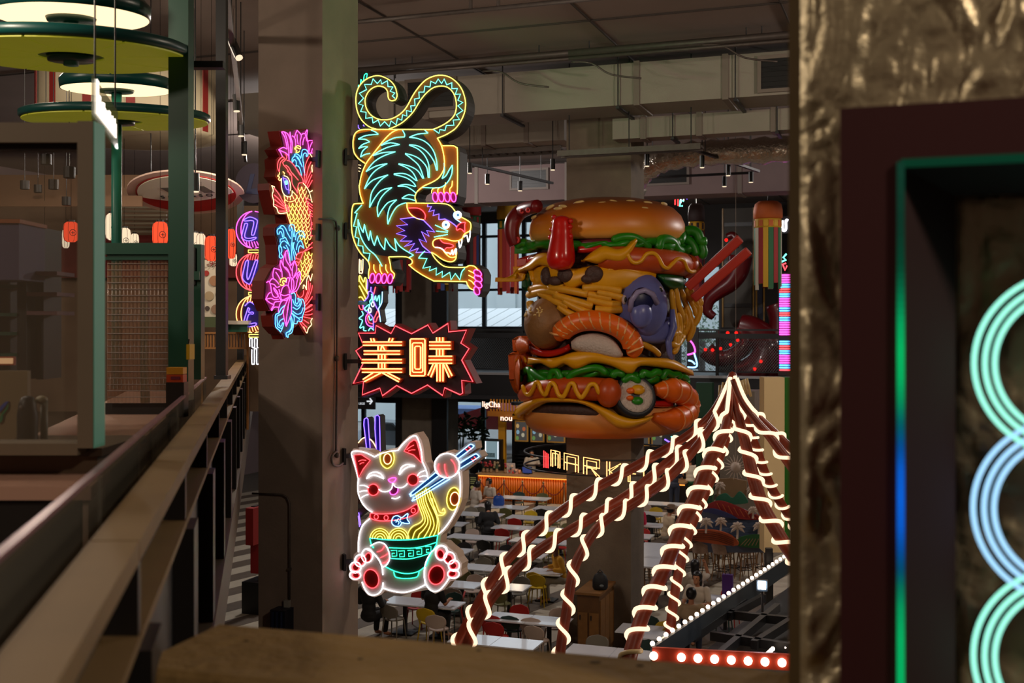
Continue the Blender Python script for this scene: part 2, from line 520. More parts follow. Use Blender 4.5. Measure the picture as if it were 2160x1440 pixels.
along_v(17.6, 1000, 22, 2300, 0.04, 'pipe', M_pipe, pt); along_v(17.6, 1000, 22, 640, 0.04, 'pipe', M_pipe, pt)
for x in (993, 1051):
    a = GP(x, 22, 17.6); b = MB(); b.cyl(a, (a.x, a.y, 12.59), 0.03, 8); b.build('drop', M_pipe, pt)

def duct(name, label, u0_, u1_, px0, px1, ytop, ybot, pxref, m, flanges, rods=()):
    zt, zb_ = GP(pxref, ytop, u0_).z, GP(pxref, ybot, u0_).z
    va_, vb_ = vz(px0, 700, u0_)[0], vz(px1, 700, u0_)[0]
    d = thing(name, label, 'duct', G(u0_, (va_ + vb_) / 2, zb_))
    b = MB(); b.gbox(u0_, u1_, va_, vb_, zb_, zt); b.build('duct_body', m, d)
    for fx in flanges:
        vf = vz(fx, 700, u0_)[0]
        b = MB(); b.gbox(u0_ - 0.03, u1_ + 0.03, vf - 0.06, vf + 0.06, zb_ - 0.03, zt + 0.03); b.build('flange', mat('duct_flange', (124, 112, 104), 0.6), d)
    for rx in rods:
        vf = vz(rx, 700, u0_)[0]
        b = MB(); b.tube([G(u0_ - 0.06, vf, 12.6), G(u0_ - 0.06, vf, zb_ - 0.08)], 0.014, 5); b.build('hanger_rod', M_dark, d)
        b = MB(); b.bar(G(u0_ - 0.1, vf, zb_ - 0.06), G(u1_ + 0.1, vf, zb_ - 0.06), 0.07, 0.05); b.build('hanger_bar', M_dark, d)
    return d, zt, zb_
d1, z1t, z1b = duct('air_duct', 'long rectangular air duct catching green light below the ceiling', 22.5, 23.7, 500, 2300, 143, 229, 1200, M_duct, (900, 1343, 1530), (834, 1062, 1305, 1552))
def grille(px0, py0, px1, py1, u, label, parent=None):
    g = thing('vent_grille', label, 'vent', GP((px0 + px1) / 2, py1, u))
    a0, a1 = vz(px0, 700, u)[0], vz(px1, 700, u)[0]; zt, zb_ = GP((px0 + px1) / 2, py0, u).z, GP((px0 + px1) / 2, py1, u).z
    b = MB(); b.gbox(u - 0.03, u - 0.005, a0, a1, zb_, zt); b.build('backing', M_black, g)
    b = MB()
    t = 0.07
    for (c0, c1, e0, e1) in ((a0 - t, a1 + t, zt, zt + t), (a0 - t, a1 + t, zb_ - t, zb_), (a0 - t, a0, zb_, zt), (a1, a1 + t, zb_, zt)):
        b.gbox(u - 0.06, u, c0, c1, e0, e1)
    b.build('frame', mat('duct_flange', (124, 112, 104), 0.6), g)
    n = max(4, int((zt - zb_) / 0.09))
    for i in range(n):
        z = zb_ + (i + 0.5) * (zt - zb_) / n
        b = MB(); b.gbox(u - 0.05, u - 0.03, a0, a1, z - 0.008, z + 0.008); b.build('slat', M_black, g)
    return g
grille(1606, 124, 1668, 187, 22.49, 'square black vent grille at the right end of the green duct')
grille(862, 172, 958, 228, 22.49, 'wide black vent grille seen through the tiger tail loops')
d2, _, _ = duct('air_duct', 'lower grey duct with rounded flanges behind the green one at right', 23.75, 24.25, 1292, 2300, 244, 288, 1400, M_duct, (1357, 1475, 1632), (1420, 1640))
d3, _, _ = duct('air_duct', 'low grey duct stub left of the burger column under the green duct', 26, 27, 900, 1190, 252, 300, 1100, M_duct, (1020, 1110), ())
d4, _, _ = duct('bulkhead_duct', 'pale pinkish bulkhead duct low behind the spotlights', 36, 37.2, 740, 2300, 349, 424, 1100, M_wallp, (1005, 1195, 1560), ())
grille(1080, 360, 1153, 396, 35.99, 'black vent grille low on the pink bulkhead left of the burger')
grille(1368, 346, 1449, 386, 35.99, 'black vent grille low on the pink bulkhead above the burger bun')
# foil flexible duct
M_foil = mat('crinkled_foil', (196, 184, 168), 0.25, 0.9, noise=0.12, scale=14, bump=0.9, bscale=11)
fp = smooth_pts([tuple(GP(x, y, u)) for x, y, u in ((2200, 285, 27), (1900, 300, 27), (1690, 312, 27), (1600, 318, 27), (1500, 322, 27), (1430, 330, 27), (1380, 345, 27.1), (1345, 372, 27.5), (1335, 400, 28))], 6)
rr = [0.30 * (1 + 0.10 * math.sin(i * 1.9) + random.uniform(-.05, .05)) for i in range(len(fp))]
b = MB(); b.tube(fp, rr, 14); o = b.build('flexible_duct', M_foil, None, True); tag(o, 'crinkled silver flexible duct curving under the ducts at right', 'duct')
# cable trays and tracks
for (u, x0, x1, y, wdt, lab) in ((27, 940, 1190, 322, 0.3, 'wide cable tray running left of the burger column'), (26.4, 960, 1190, 298, 0.2, 'narrow upper cable tray left of the burger column'),
                                 (23.2, 1180, 1480, 318, 0.14, 'light track crossing in front of the burger column')):
    t = thing('cable_tray', lab, 'cable tray', GP((x0 + x1) / 2, y, u))
    a = GP((x0 + x1) / 2, y, u); p = GP(x0, y, u); q = GP(x1, y, u)
    for s_ in (-wdt, wdt):
        b = MB(); b.bar(Vector((p.x, p.y, a.z)) + U * s_, Vector((q.x, q.y, a.z)) + U * s_, 0.05, 0.12); b.build('side_rail', M_pipe, t)
    n = 14
    for i in range(n + 1):
        c = Vector((p.x, p.y, a.z)).lerp(Vector((q.x, q.y, a.z)), i / n); b = MB(); b.bar(c - U * wdt, c + U * wdt, 0.04, 0.04); b.build('rung', M_pipe, t)
    for i in (1, n // 2, n - 1):
        c = Vector((p.x, p.y, a.z)).lerp(Vector((q.x, q.y, a.z)), i / n); b = MB(); b.tube([c, (c.x, c.y, 12.6)], 0.012, 5); b.build('hanger_rod', M_dark, t)
def track(a, c, lab):
    t = thing('light_track', lab, 'track', a)
    b = MB(); b.bar(a, c, 0.08, 0.06); b.build('track_bar', M_dark, t)
    for f in (0.15, 0.85):
        p = a.lerp(c, f); b = MB(); b.tube([p, (p.x, p.y, 12.6)], 0.01, 5); b.build('hanger_rod', M_dark, t)
zt = GP(1166, 332, 25.5).z
def TP(x, y, z): return P(x, y, (z - CZ) * F / (HY - y))
track(TP(988, 345, zt), TP(1165, 386, zt), 'oblique light track left of the burger column')
track(TP(1465, 316, zt), TP(1600, 361, zt), 'oblique light track at the right above the chopsticks')
track(TP(1340, 376, zt), TP(1590, 364, zt), 'short level light track below the foil duct')
M_lens = glow('spot_lens', (255, 226, 190), 1.3)
spots = [(991, 343, 365, 'leftmost'), (1028, 367, 388, 'second from the tiger'), (1097, 382, 402, 'third from the tiger'), (1166, 335, 358, 'just left of the burger column'),
         (1365, 325, 350, 'in front of the foil duct'), (1481, 328, 353, 'on the oblique right track, left end'), (1536, 347, 370, 'middle of the oblique right track'),
         (1584, 363, 384, 'right end of the oblique track'), (1356, 378, 399, 'low beside the burger column'), (1528, 372, 393, 'lowest at the right')]
for (x, y0, y1, w_) in spots:
    d = (zt - CZ) * F / (HY - y0); a = P(x, y0, d); c = P(x, y1, d); r = 5.2 / F * d
    s_ = thing('track_spotlight', 'black cylinder spotlight ' + w_, 'spotlight', c, 'track spotlights over the hall')
    b = MB(); b.cyl(a, c, r, 12); b.build('housing', M_black, s_, False)
    b = MB(); b.cyl(c - UP * 0.012, c + UP * 0.004, r * 0.86, 12); b.build('lens', M_lens, s_)
    b = MB(); b.tube([a, (a.x, a.y, 12.6)], 0.012, 5); b.build('stem', M_black, s_)
# big pendant fixtures made up to carry the added fill lamps
for i, (x, y, z, _pw) in enumerate(FILL_LAMPS):
    h = thing('fill_pendant', ['added round pendant fill lamp over the left mezzanine', 'added round pendant fill lamp high behind the viewer at left', 'added round pendant fill lamp high behind the viewer at right', 'added round pendant fill lamp over the light canopy', 'added round pendant fill lamp above the food court, left', 'added round pendant fill lamp above the food court, middle', 'added round pendant fill lamp above the far balcony, left', 'added round pendant fill lamp above the far balcony, right'][i], 'lamp', (x, y, z), 'added fill lamps under the roof')
    b = MB(); b.lathe((x, y, z), [(0.56, 0), (0.58, 0.03), (0.4, 0.25), (0.12, 0.35), (0, 0.35)], 24); b.build('shade', M_dark, h, True)
    b = MB(); b.tube([(x, y, z + 0.3), (x, y, 12.6)], 0.015, 5); b.build('cord', M_black, h)

for k, (p_, q_, e_, a_) in enumerate(ADDED_GREEN_SPOTS):  # fixtures made up to carry the green tint
    p_ = Vector(p_); dd = (Vector(q_) - p_).normalized()
    h = thing('added_wash_spot', ['added black spotlight giving the long duct its green glow', 'added black spotlight giving the sign column its green glow'][k], 'spotlight', p_)
    b = MB(); b.tube([p_ - dd * .34, p_ - dd * .06], .1, 12); b.build('housing', M_black, h); b = MB(); b.tube([p_ - dd * .2, (p_.x - dd.x * .2, p_.y - dd.y * .2, 12.6)], .014, 5); b.build('stem', M_black, h)
for k, p_ in enumerate(STALL_FILL):  # cans made up for the lamps that brighten the stalls
    h = thing('added_soffit_lamp', 'added warm fill lamp under the far balcony, number %s from the left' % ['two', 'three', 'four', 'one'][k], 'lamp', p_); p_ = Vector(p_)
    b = MB(); b.lathe(p_ + UP * .03, [(.22, 0), (.24, .02), (.24, .12), (0, .12)], 18); b.build('can', M_black, h); b = MB(); b.tube([p_ + UP * .1, p_ + UP * .8], .02, 6); b.build('stem', M_black, h)
# ================================================================ neon signs
NEON = {'y': ('neon_yellow', (1.9, 1.55, 0.22)), 'c': ('neon_cyan', (0.28, 1.75, 1.3)), 'g': ('neon_green', (0.06, 1.6, 0.75)),
        'm': ('neon_magenta', (2.0, 0.16, 1.25)), 'r': ('neon_red', (2.1, 0.13, 0.16)), 'b': ('neon_blue', (0.20, 0.85, 2.2)),
        'p': ('neon_purple', (0.42, 0.22, 2.2)), 'w': ('neon_white', (1.8, 1.75, 1.9)), 'o': ('neon_orange', (2.3, 0.95, 0.28)),
        'k': ('neon_skyblue', (0.55, 1.2, 2.2)), 'd': ('neon_deepred', (2.0, 0.08, 0.08)), 'Y': ('neon_peach', (2.0, 1.25, 0.55))}
NM = {}
for k, (n, c) in NEON.items():
    m = bpy.data.materials.new(n); m.use_nodes = True; nt = m.node_tree; nt.nodes.clear()
    e = nt.nodes.new('ShaderNodeEmission'); oo = nt.nodes.new('ShaderNodeOutputMaterial')
    mx = max(c); e.inputs[0].default_value = (c[0] / mx, c[1] / mx, c[2] / mx, 1); e.inputs[1].default_value = mx * 1.75
    nt.links.new(e.outputs[0], oo.inputs[0]); NM[k] = m

def offset_poly(pts, d):
    n = len(pts); ar = sum(pts[i][0] * pts[(i + 1) % n][1] - pts[(i + 1) % n][0] * pts[i][1] for i in range(n))
    s = 1 if ar > 0 else -1; out = []
    for i in range(n):
        a, b_, c = pts[i - 1], pts[i], pts[(i + 1) % n]
        def nrm(p, q):
            dx, dy = q[0] - p[0], q[1] - p[1]; l = math.hypot(dx, dy) or 1; return dy / l * s, -dx / l * s
        n1, n2 = nrm(a, b_), nrm(b_, c)
        nx, ny = n1[0] + n2[0], n1[1] + n2[1]; l = math.hypot(nx, ny) or 1
        k = d / max(0.5, (l / 2)); out.append((b_[0] + nx / l * k, b_[1] + ny / l * k))
    return out

class Sign:
    def __init__(s, name, label, plane, thick, base, cat='neon sign', group=None):
        s.ax, s.val = plane; s.t = thick
        s.n = -U if s.ax == 'u' else V.copy()
        s.root = thing(name, label, cat, s.pt(*base), group)
    def pt(s, x, y, off=0.0):
        r = Vector(((x - CX) / F, 1, -(y - HY) / F)); a = U if s.ax == 'u' else V
        return Vector((0, 0, CZ)) + r * (s.val / r.dot(a)) + s.n * off
    def zoom(s, ox, oy, sc_): s.z = (ox, oy, sc_); return s
    def c(s, p): ox, oy, k = s.z; return (ox + p[0] / k, oy + p[1] / k)
    def path(s, txt, sm=True, closed=False, k=4):
        segs = [pl(t) for t in txt.split('|')]
        if closed: return [s.c(p) for p in (smooth_pts(segs[0], k, True) if sm else segs[0])]
        out = []
        for q in segs:
            q = smooth_pts(q, k) if sm and len(q) > 2 else q
            out += q
        return [s.c(p) for p in out]
    def cabinet(s, txt, grow, m, sm=False, name='cabinet', extra=()):
        p = s.path(txt, sm, True); p = offset_poly(p, grow)
        b = MB(); b.prism([s.pt(x, y) for x, y in p], -s.n * s.t); return b.build(name, m, s.root)
    def panel(s, txt, off, m, sm=True, name='face_panel', th=0.006, closed=True):
        p = s.path(txt, sm, closed)
        b = MB(); b.prism([s.pt(x, y, off) for x, y in p], -s.n * th); return b.build(name, m, s.root)
    def epanel(s, cx, cy, rx, ry, off, m, tilt=0, name='face_panel', th=0.006):
        p = s.ell(cx, cy, rx, ry, tilt); b = MB(); b.prism([s.pt(x, y, off) for x, y in p], -s.n * th); return b.build(name, m, s.root)
    def ell(s, cx, cy, rx, ry, tilt=0, a0=0, a1=360, n=20):
        t = math.radians(tilt); out = []
        full = (a1 - a0) % 360 == 0
        for i in range(n if full else n + 1):
            a = math.radians(a0 + (a1 - a0) * i / n)
            x, y = rx * math.cos(a), ry * math.sin(a)
            out.append(s.c((cx + x * math.cos(t) - y * math.sin(t), cy + x * math.sin(t) + y * math.cos(t))))
        return out
    def raw(s, p, col, r=0.0062, closed=False, off=0.024, name='neon_tube'):
        b = MB(); b.tube([s.pt(x, y, off) for x, y in p], r, 6, closed, up=s.n); return b.build(name, NM[col], s.root, True)
    def tube(s, txt, col, sm=True, closed=False, r=0.0062, off=0.024):
        return s.raw(s.path(txt, sm, closed), col, r, closed, off)
    def lines(s, txt, col, sm=True, r=0.0062, off=0.024):
        for t in txt.split(';'):
            t = t.strip()
            if t: s.tube(t, col, sm, False, r, off)
    def etube(s, cx, cy, rx, ry, col, tilt=0, r=0.0062, off=0.024):
        return s.raw(s.ell(cx, cy, rx, ry, tilt), col, r, True, off)
    def bracket(s, a, b_, m):
        q = MB(); q.bar(a, b_, 0.05, 0.05); q.build('bracket_arm', m, s.root)
        q = MB(); d = (Vector(a) - Vector(b_)).normalized(); q.bar(Vector(a) - d * 0.0, Vector(a) - d * 0.03, 0.13, 0.2); q.build('bracket_plate', m, s.root)

M_tig = mat('tiger_orange', (200, 112, 22), 0.55); M_tigd = mat('tiger_dark', (52, 46, 42), 0.6)
M_cabd = mat('cabinet_charcoal', (40, 36, 36), 0.6)
UT = 12.55
# ---------------------------------------------------------------- tiger
T = Sign('tiger_neon_sign', 'neon tiger climbing down with a curled tail, yellow and teal tubes', ('u', UT), 0.24, (870, 620), group=None)
T.zoom(720, 140, 5.5375)
A_ = '655,375 660,330 640,250 600,190 540,145 460,115 380,120 300,155 235,215 195,290 180,380 185,470 205,550 240,620 290,675 350,715 430,738'
A2 = '565,735 640,705 720,660 800,590 860,520 920,420 980,340 1050,275 1110,243 1180,233 1240,245 1290,280 1330,340 1350,420 1350,500 1330,570 1280,630 1210,680 1130,720 1075,740'
B_ = '655,375 640,395 600,407 568,390 555,350 550,300 525,260 480,238 430,235 370,260 320,310 290,380 290,440 310,510 360,575 430,615 500,628 580,620 660,585 730,530 780,465 830,370 880,290 940,215 1000,160 1070,125 1150,108 1230,115 1300,145 1370,205 1420,280 1450,370 1460,450 1445,550 1400,650 1340,730 1260,785 1200,815 1130,842'
tail = T.path(A_ + '|' + A2, True, False, 2) + list(reversed(T.path(B_, True, False, 2)))
def simple_prism(S, pts, grow, m, name, off=0.0, th=None):
    p = offset_poly(pts, grow) if grow else pts
    b = MB(); b.prism([S.pt(x, y, off) for x, y in p], -S.n * (th or S.t)); return b.build(name, m, S.root)
simple_prism(T, tail, 2.6, M_cabd, 'tail_cabinet', -0.001)
simple_prism(T, tail, 0, mat('tiger_tail', (120, 74, 18), 0.55), 'tail_face', 0.006, 0.007)
zig = '635,375 605,350 635,315 580,295 612,245 555,240 548,172 480,210 470,160 430,205 380,150 360,215 280,215 305,275 220,320 270,375 210,440 265,460 235,530 300,540 295,610 370,600 380,665 440,630 465,700 515,648 570,708 590,640 650,685 665,610 715,632 725,568 775,585 770,518 830,535 820,465 870,462 865,385 920,375 915,305 975,305 985,235 1045,245 1055,178 1110,205 1140,152 1180,205 1210,152 1240,220 1300,195 1300,265 1365,262 1340,330 1400,328 1370,400 1428,425 1370,465 1428,520 1352,570 1390,625 1315,630 1325,690 1235,695 1220,752 1160,740 1150,785 1085,740'
T.tube(zig, 'c', False)
T.tube(A_, 'y'); T.tube(A2, 'y'); T.tube(B_, 'y')
# dark inner half of the tail
zz = T.path(zig, False); dk = zz + list(reversed(T.path(A_ + '|' + A2, True, False, 2)[:]))
simple_prism(T, dk, 0, M_tigd, 'tail_dark_fill', 0.011, 0.006)
Y6 = 240 * 5.5375
def j6(txt):   # second crop -> first crop coordinates
    return '|'.join(' '.join('%g,%g' % (x, y + Y6) for x, y in pl(t)) for t in txt.split('|'))
body = '430,735 270,737 200,755 160,800 145,870 148,950 165,1030 210,1085 275,1140 240,1290 220,1400 ' + j6('215,60 225,150 255,265 160,272 135,310 125,420 125,540 140,650 185,770 250,870 325,955 330,1060 325,1160 350,1205 400,1200 430,1210 520,1205 580,1212 610,1180 632,1090 595,1040 575,960 562,898 780,900 835,940 830,985 800,992 960,1112 1085,1178 1470,1188 1500,1250 1560,1290 1600,1335 1630,1290 1645,1200 1650,1100 1620,1040 1560,1000 1500,995 1450,1016 1260,1016 1180,985 1110,915 1075,862 1120,875 1190,925 1260,952 1320,948 1350,910 1358,840 1345,790 1340,740 1420,700 1445,640 1512,600 1525,540 1510,490 1410,430 1400,375 1340,360 1280,297 1200,272 890,266 870,200 890,145 960,95 1065,95 1075,160 1110,255 1330,258 1355,180 1362,0') + ' 1368,1000 1350,945 1310,925 1200,925 1170,890 1132,842 1075,738'
T.cabinet(body, 3.0, M_cabd)
T.panel(body, 0.006, M_tig, False, 'body_face', 0.007)
# dark back and mane fills
T.panel('725,745 985,748 960,800 1040,900 1090,1000 1080,1120 1000,1180 1000,1290 900,1320 880,1390 ' + j6('900,130 880,200 860,262 760,270 640,300 560,420 560,500 500,340 440,420 430,300 345,310 360,120') + ' 290,1420 330,1310 300,1230 390,1110 385,1040 480,990 470,920 560,870 745,830', 0.012, M_tigd, True, 'back_fill')
T.panel('180,790 360,752 440,795 210,850 340,885 212,962 318,942 235,1060 300,1120 220,1080 160,1000 155,880', 0.012, M_tigd, False, 'haunch_fill')
T.panel('1215,1130 1185,1310 1270,1210 1305,1155 1290,1280 1230,1380 1130,1418 960,1418 1060,1362 1150,1305 1205,1220', 0.012, M_tigd, False, 'leg_fill')
T.panel(j6('205,460 265,615 280,515 330,705 350,590 395,765 430,650 515,815 525,675 655,830 632,680 700,780 850,875 790,893 560,893 420,870 300,790 230,640'), 0.012, M_tigd, False, 'belly_fill')
T.panel(j6('160,385 250,290 165,285 140,330 132,530 145,640 190,765 260,870 325,945 345,855 270,850 260,770 205,765 215,680 170,665 190,545 152,540 195,385'), 0.012, mat('tiger_green_dark', (30, 62, 50), 0.6), False, 'foreleg_fill')
T.panel(j6('960,850 910,910 1010,915 960,1030 1050,1010 1035,1060 1120,1025 1115,1110 1190,1065 1185,1135 1275,1075 1290,1165 1340,1090 1395,1165 1405,1110 1450,1022 1250,1015 1170,980 1100,905 1062,850'), 0.012, M_tigd, False, 'arm_fill')
mane = j6('855,435 695,455 785,520 652,535 750,590 652,625 770,655 695,712 835,712 745,775 865,740 800,835 910,795 880,845 985,840 1055,850 960,770 915,690 1005,725 945,600 1035,655 1005,590 1100,605 1050,550 970,470')
M_mane = mat('mane_purple', (52, 42, 66), 0.6)
T.panel(mane, 0.012, M_mane, False, 'mane_fill')
T.panel(j6('1020,275 1015,312 1062,308 1030,370 1095,350 1080,415 1150,395 1148,462 1220,455 1280,485 1360,550 1410,500 1335,445 1320,410 1330,375 1345,362 1280,300 1200,276'), 0.012, M_mane, False, 'brow_fill')
M_redf = mat('sign_red', (150, 22, 20), 0.5); M_mag = mat('claw_magenta', (170, 10, 110), 0.5)
T.panel(j6('785,328 900,328 960,360 990,410 985,460 900,450 850,425 805,380'), 0.016, M_redf, True, 'ear_fill')
T.panel(j6('1410,500 1455,495 1450,520 1450,610 1420,580 1390,570 1360,585 1355,550 1380,520'), 0.016, M_redf, True, 'nose_fill')
T.panel(j6('1100,700 1160,690 1200,730 1280,745 1322,770 1280,790 1240,790 1215,815 1180,795 1100,780 1085,740'), 0.016, M_redf, True, 'mouth_fill')
# yellow outline tubes
T.lines('675,740 430,739 270,740 210,755 170,790 150,850 148,950 165,1020 210,1080 285,1135', 'y')
T.tube('430,740 1075,740', 'y', False)
T.tube('675,740 600,775 520,850 440,950 370,1040 310,1120 270,1200 240,1290 222,1390 ' + j6('218,60 225,140 245,220 265,270 |264,272 175,275 150,290 138,330 130,400 128,530 140,640 180,760 240,860 320,945 340,1010 328,1080 328,1150'), 'y')
T.tube(j6('615,1150 628,1120 626,1090 590,1050 582,980 563,900|563,897 700,893 780,900 830,930 838,960 825,980 797,990|800,992 870,1050 960,1110 1085,1175 |1087,1177 1470,1185|1470,1187 1485,1225 1515,1265 1560,1285'), 'y')
T.tube(j6('1060,842 1100,910 1170,980 1250,1015 1450,1018 1500,998 1560,1005 1595,1040 1600,1055'), 'y')
T.tube(j6('770,268 1000,270 1200,275 1280,300 1320,340 1345,378'), 'y')
T.tube(j6('1405,430 1480,470 1515,500 1522,540 1510,590 1460,620 1440,640 1420,680 1380,705 1310,710 1240,690 1170,680 1110,690 1080,720 1080,760 1100,785'), 'y')
T.lines(j6('1190,805 1230,860 1280,900 1330,900 1350,880 1355,840') + ';' + j6('1350,880 1345,920 1310,950 1250,950 1180,920 1110,870 1060,842'), 'y')
T.tube('1130,842 1170,910 1195,990 1210,1080 1212,1170 1190,1240 1140,1310 1060,1360 980,1395 920,1440 ' + j6('885,150 870,200 885,262'), 'y')
T.tube('1190,930 1310,930 1350,950 1365,1000 1365,1440 ' + j6('1355,165'), 'y')
T.lines(';'.join(j6(q) for q in ('1065,155 1068,115 1095,93 1130,90', '1140,155 1135,115 1160,85', '1210,155 1205,105 1225,65 1225,30', '1280,155 1275,105 1300,70 1305,10',
        '390,985 390,1040 415,1085', '460,985 462,1050 485,1095', '530,985 530,1040 555,1085', '1495,1055 1560,1088', '1495,1110 1565,1148', '1495,1165 1530,1182 1560,1218')), 'y', r=0.0056)
for (x, y) in ((1105, 200), (1175, 200), (1245, 200), (1318, 200)):
    T.epanel(x, y + Y6, 30, 56, 0.014, M_mag, -8, 'claw'); T.etube(x, y + Y6, 30, 56, 'm', -8)
for (x, y) in ((370, 1145), (442, 1148), (510, 1150), (580, 1152)):
    T.epanel(x, y + Y6, 28, 56, 0.014, M_mag, 8, 'claw'); T.etube(x, y + Y6, 28, 56, 'm', 8)
for (x, y, t) in ((1600, 1085, 35), (1606, 1148, 35), (1606, 1218, 40), (1590, 1292, 70)):
    T.epanel(x, y + Y6, 50, 32, 0.014, M_mag, t, 'claw'); T.etube(x, y + Y6, 50, 32, 'm', t)
# teal stripes
T.tube('725,750 750,800 745,828|745,828 640,835 540,880 475,925|475,925 580,895 690,915|690,915 560,945 450,995 380,1045|380,1045 500,1010 640,1000|640,1000 500,1050 390,1120 300,1230|300,1230 420,1165 545,1138|545,1138 420,1210 340,1300 280,1432|280,1432 380,1330 555,1270|555,1270 470,1330 390,1430 355,1510 340,1649|340,1649 400,1540 480,1450 600,1417|600,1417 520,1480 460,1560 430,1650 438,1757|438,1757 490,1670 560,1590 655,1561|655,1561 580,1640 550,1750 553,1844|553,1844 600,1730 660,1640 740,1600 775,1598', 'c')
T.tube('985,750 1020,780|1020,782 900,795 805,830|805,832 900,845 1000,890 1080,980 1120,1100 1130,1215|1120,1215 1090,1110 1010,1000 910,935 805,917|805,925 900,965 980,1040 1030,1150 1037,1300|1024,1300 1005,1180 930,1090 850,1045 757,1020|757,1026 840,1090 920,1170 972,1310|960,1310 900,1220 800,1165 680,1140|680,1146 780,1190 850,1250 895,1338|882,1336 800,1275 720,1252 626,1258|626,1266 760,1300 840,1350 880,1400|866,1405 780,1382 720,1385 670,1400|670,1402 760,1405 830,1440 882,1482', 'c')
T.tube(j6('862,182 800,172 760,185 718,212|718,216 800,220 870,240'), 'c')
T.tube('360,750 410,770 440,797|440,797 300,810 210,850|210,852 290,855 340,885|340,885 260,915 212,962|212,962 270,940 318,942|318,942 260,990 235,1060|235,1060 290,1030 345,1020', 'c')
T.tube('1210,1130 1210,1230 1185,1310|1187,1312 1230,1280 1270,1210 1305,1155|1305,1155 1300,1250 1260,1340 1200,1400 1130,1420 960,1418', 'c')
T.lines(';'.join(j6(q) for q in ('250,290 165,385|195,385 152,540|190,545 170,665|215,680 205,765|260,770 270,850|345,855 325,950', '205,460 210,560 250,690 320,800 400,870 450,940 485,1005',
        '205,460 230,540 265,615|280,515 300,600 330,705|350,590 365,680 395,765|430,650 460,740 515,815|525,675 580,770 655,830|632,680 700,780 850,875|850,877 800,905',
        '985,830 960,850 910,910|1010,915 960,1030|1050,1010 1035,1060|1120,1025 1115,1110|1190,1065 1185,1135|1275,1075 1290,1165|1340,1090 1395,1165|1405,1110 1420,1065 1450,1030')), 'c')
T.lines(j6('1105,525 1255,595') + ';' + j6('1115,595 1250,610') + ';' + j6('1092,665 1250,635'), 'c')
T.tube(mane, 'p', False, True)
T.tube(j6('1020,285 1015,312 1062,308 1030,370 1095,350 1080,415 1150,395 1148,462|1150,462 1220,455 1280,485 1330,520 1360,550'), 'p', False)
T.tube(j6('1332,375 1320,410 1335,445 1380,480 1410,500'), 'k')
T.lines(j6('775,268 780,330 805,380 850,425 900,450 970,465'), 'y'); T.lines(j6('790,328 900,328 960,360 990,410 985,460'), 'r')
T.tube(j6('1410,500 1455,495 1450,520 1450,570 1450,610 1420,580 1390,570 1360,585 1355,550 1380,520'), 'r', True, True)
T.tube(j6('1160,690 1200,730 1280,745 1322,770 1280,790 1240,790 1215,815'), 'r')
T.lines(j6('1380,712 1392,790 1415,730 1415,690') + ';' + j6('1440,665 1475,645 1490,722 1510,660 1512,590') + ';' + j6('1105,785 1160,792 1195,812 1225,845 1265,850 1285,865 1305,815 1312,870 1340,810 1352,808 1345,870'), 'w', r=0.0075)
for (x, y) in ((1370, 408), (1230, 522)):
    T.epanel(x, y + Y6, 36, 38, 0.016, mat('eye_white', (220, 230, 235), 0.5), 0, 'eye'); T.etube(x, y + Y6, 38, 40, 'w', r=0.008); T.etube(x, y + Y6, 19, 21, 'k', r=0.006)
    T.epanel(x, y + Y6, 9, 10, 0.022, mat('eye_blue', (20, 70, 130), 0.4), 0, 'pupil')
for (x, y) in ((727, 331), (727, 487)):
    a = VPp(x, y, SV); T.bracket(a, T.pt(760, y, -0.1), M_black)

# ---------------------------------------------------------------- two-character sign
D = Sign('delicious_neon_sign', 'starburst neon sign with two orange Chinese characters and red outline', ('u', UT), 0.2, (870, 830))
D.zoom(720, 640, 5.5375)
star = '210,345 405,345 415,255 590,350 640,260 830,352 1020,250 1078,345 1255,232 1262,330 1470,312 1405,462 1500,525 1415,660 1545,912 1415,895 1425,1045 1395,1062 1215,980 1192,1072 1015,950 830,1048 655,955 490,1075 460,985 255,1065 270,905 150,932 268,690 180,550 270,490'
D.cabinet(star, 3.5, mat('starburst_red_side', (120, 16, 16), 0.55))
D.panel(star, 0.006, mat('starburst_face', (44, 26, 38), 0.55), False, 'star_face', 0.007)
D.tube(star, 'r', False, True, 0.0068)
M_let = mat('letter_orange', (176, 74, 12), 0.5)
def block(txt, name='letter_block'):
    p = [D.c(q) for q in pl(txt)]; simple_prism(D, p, 0, M_let, name, 0.07, 0.068)
for t in ('275,436 755,436 755,500 275,500', '290,540 735,540 735,602 290,602', '265,640 755,640 755,702 265,702', '265,748 755,748 755,812 265,812', '455,500 560,500 560,748 455,748',
          '400,812 560,812 320,930 270,885', '520,812 600,812 735,880 700,925', '365,400 420,400 435,436 380,436', '590,396 650,400 635,436 575,436',
          '825,400 1025,400 1025,855 825,855', '1050,436 1320,436 1320,540 1050,540', '1040,602 1340,602 1340,708 1040,708', '1130,392 1235,392 1235,436 1130,436', '1130,540 1235,540 1235,602 1130,602', '1135,708 1232,708 1232,920 1135,920',
          '1095,708 1135,708 1135,770 1085,870 1035,840', '1235,708 1265,708 1340,840 1290,872 1235,770'):
    block(t)
seg = '378,405 390,440;412,405 424,440;600,402 586,440;638,405 622,445;290,448 742,448;290,486 740,486;465,492 465,545;508,492 497,545;515,492 545,545;300,551 718,551;300,590 720,590;470,596 470,648;508,596 508,648;545,596 545,648;280,652 740,652;275,690 742,690;470,696 470,754;510,696 510,754;543,696 543,754;275,760 742,760;280,800 742,800;405,806 290,882;500,806 305,908;515,806 705,910;575,806 718,880'
D.lines(seg, 'o', False, 0.0085, 0.086)
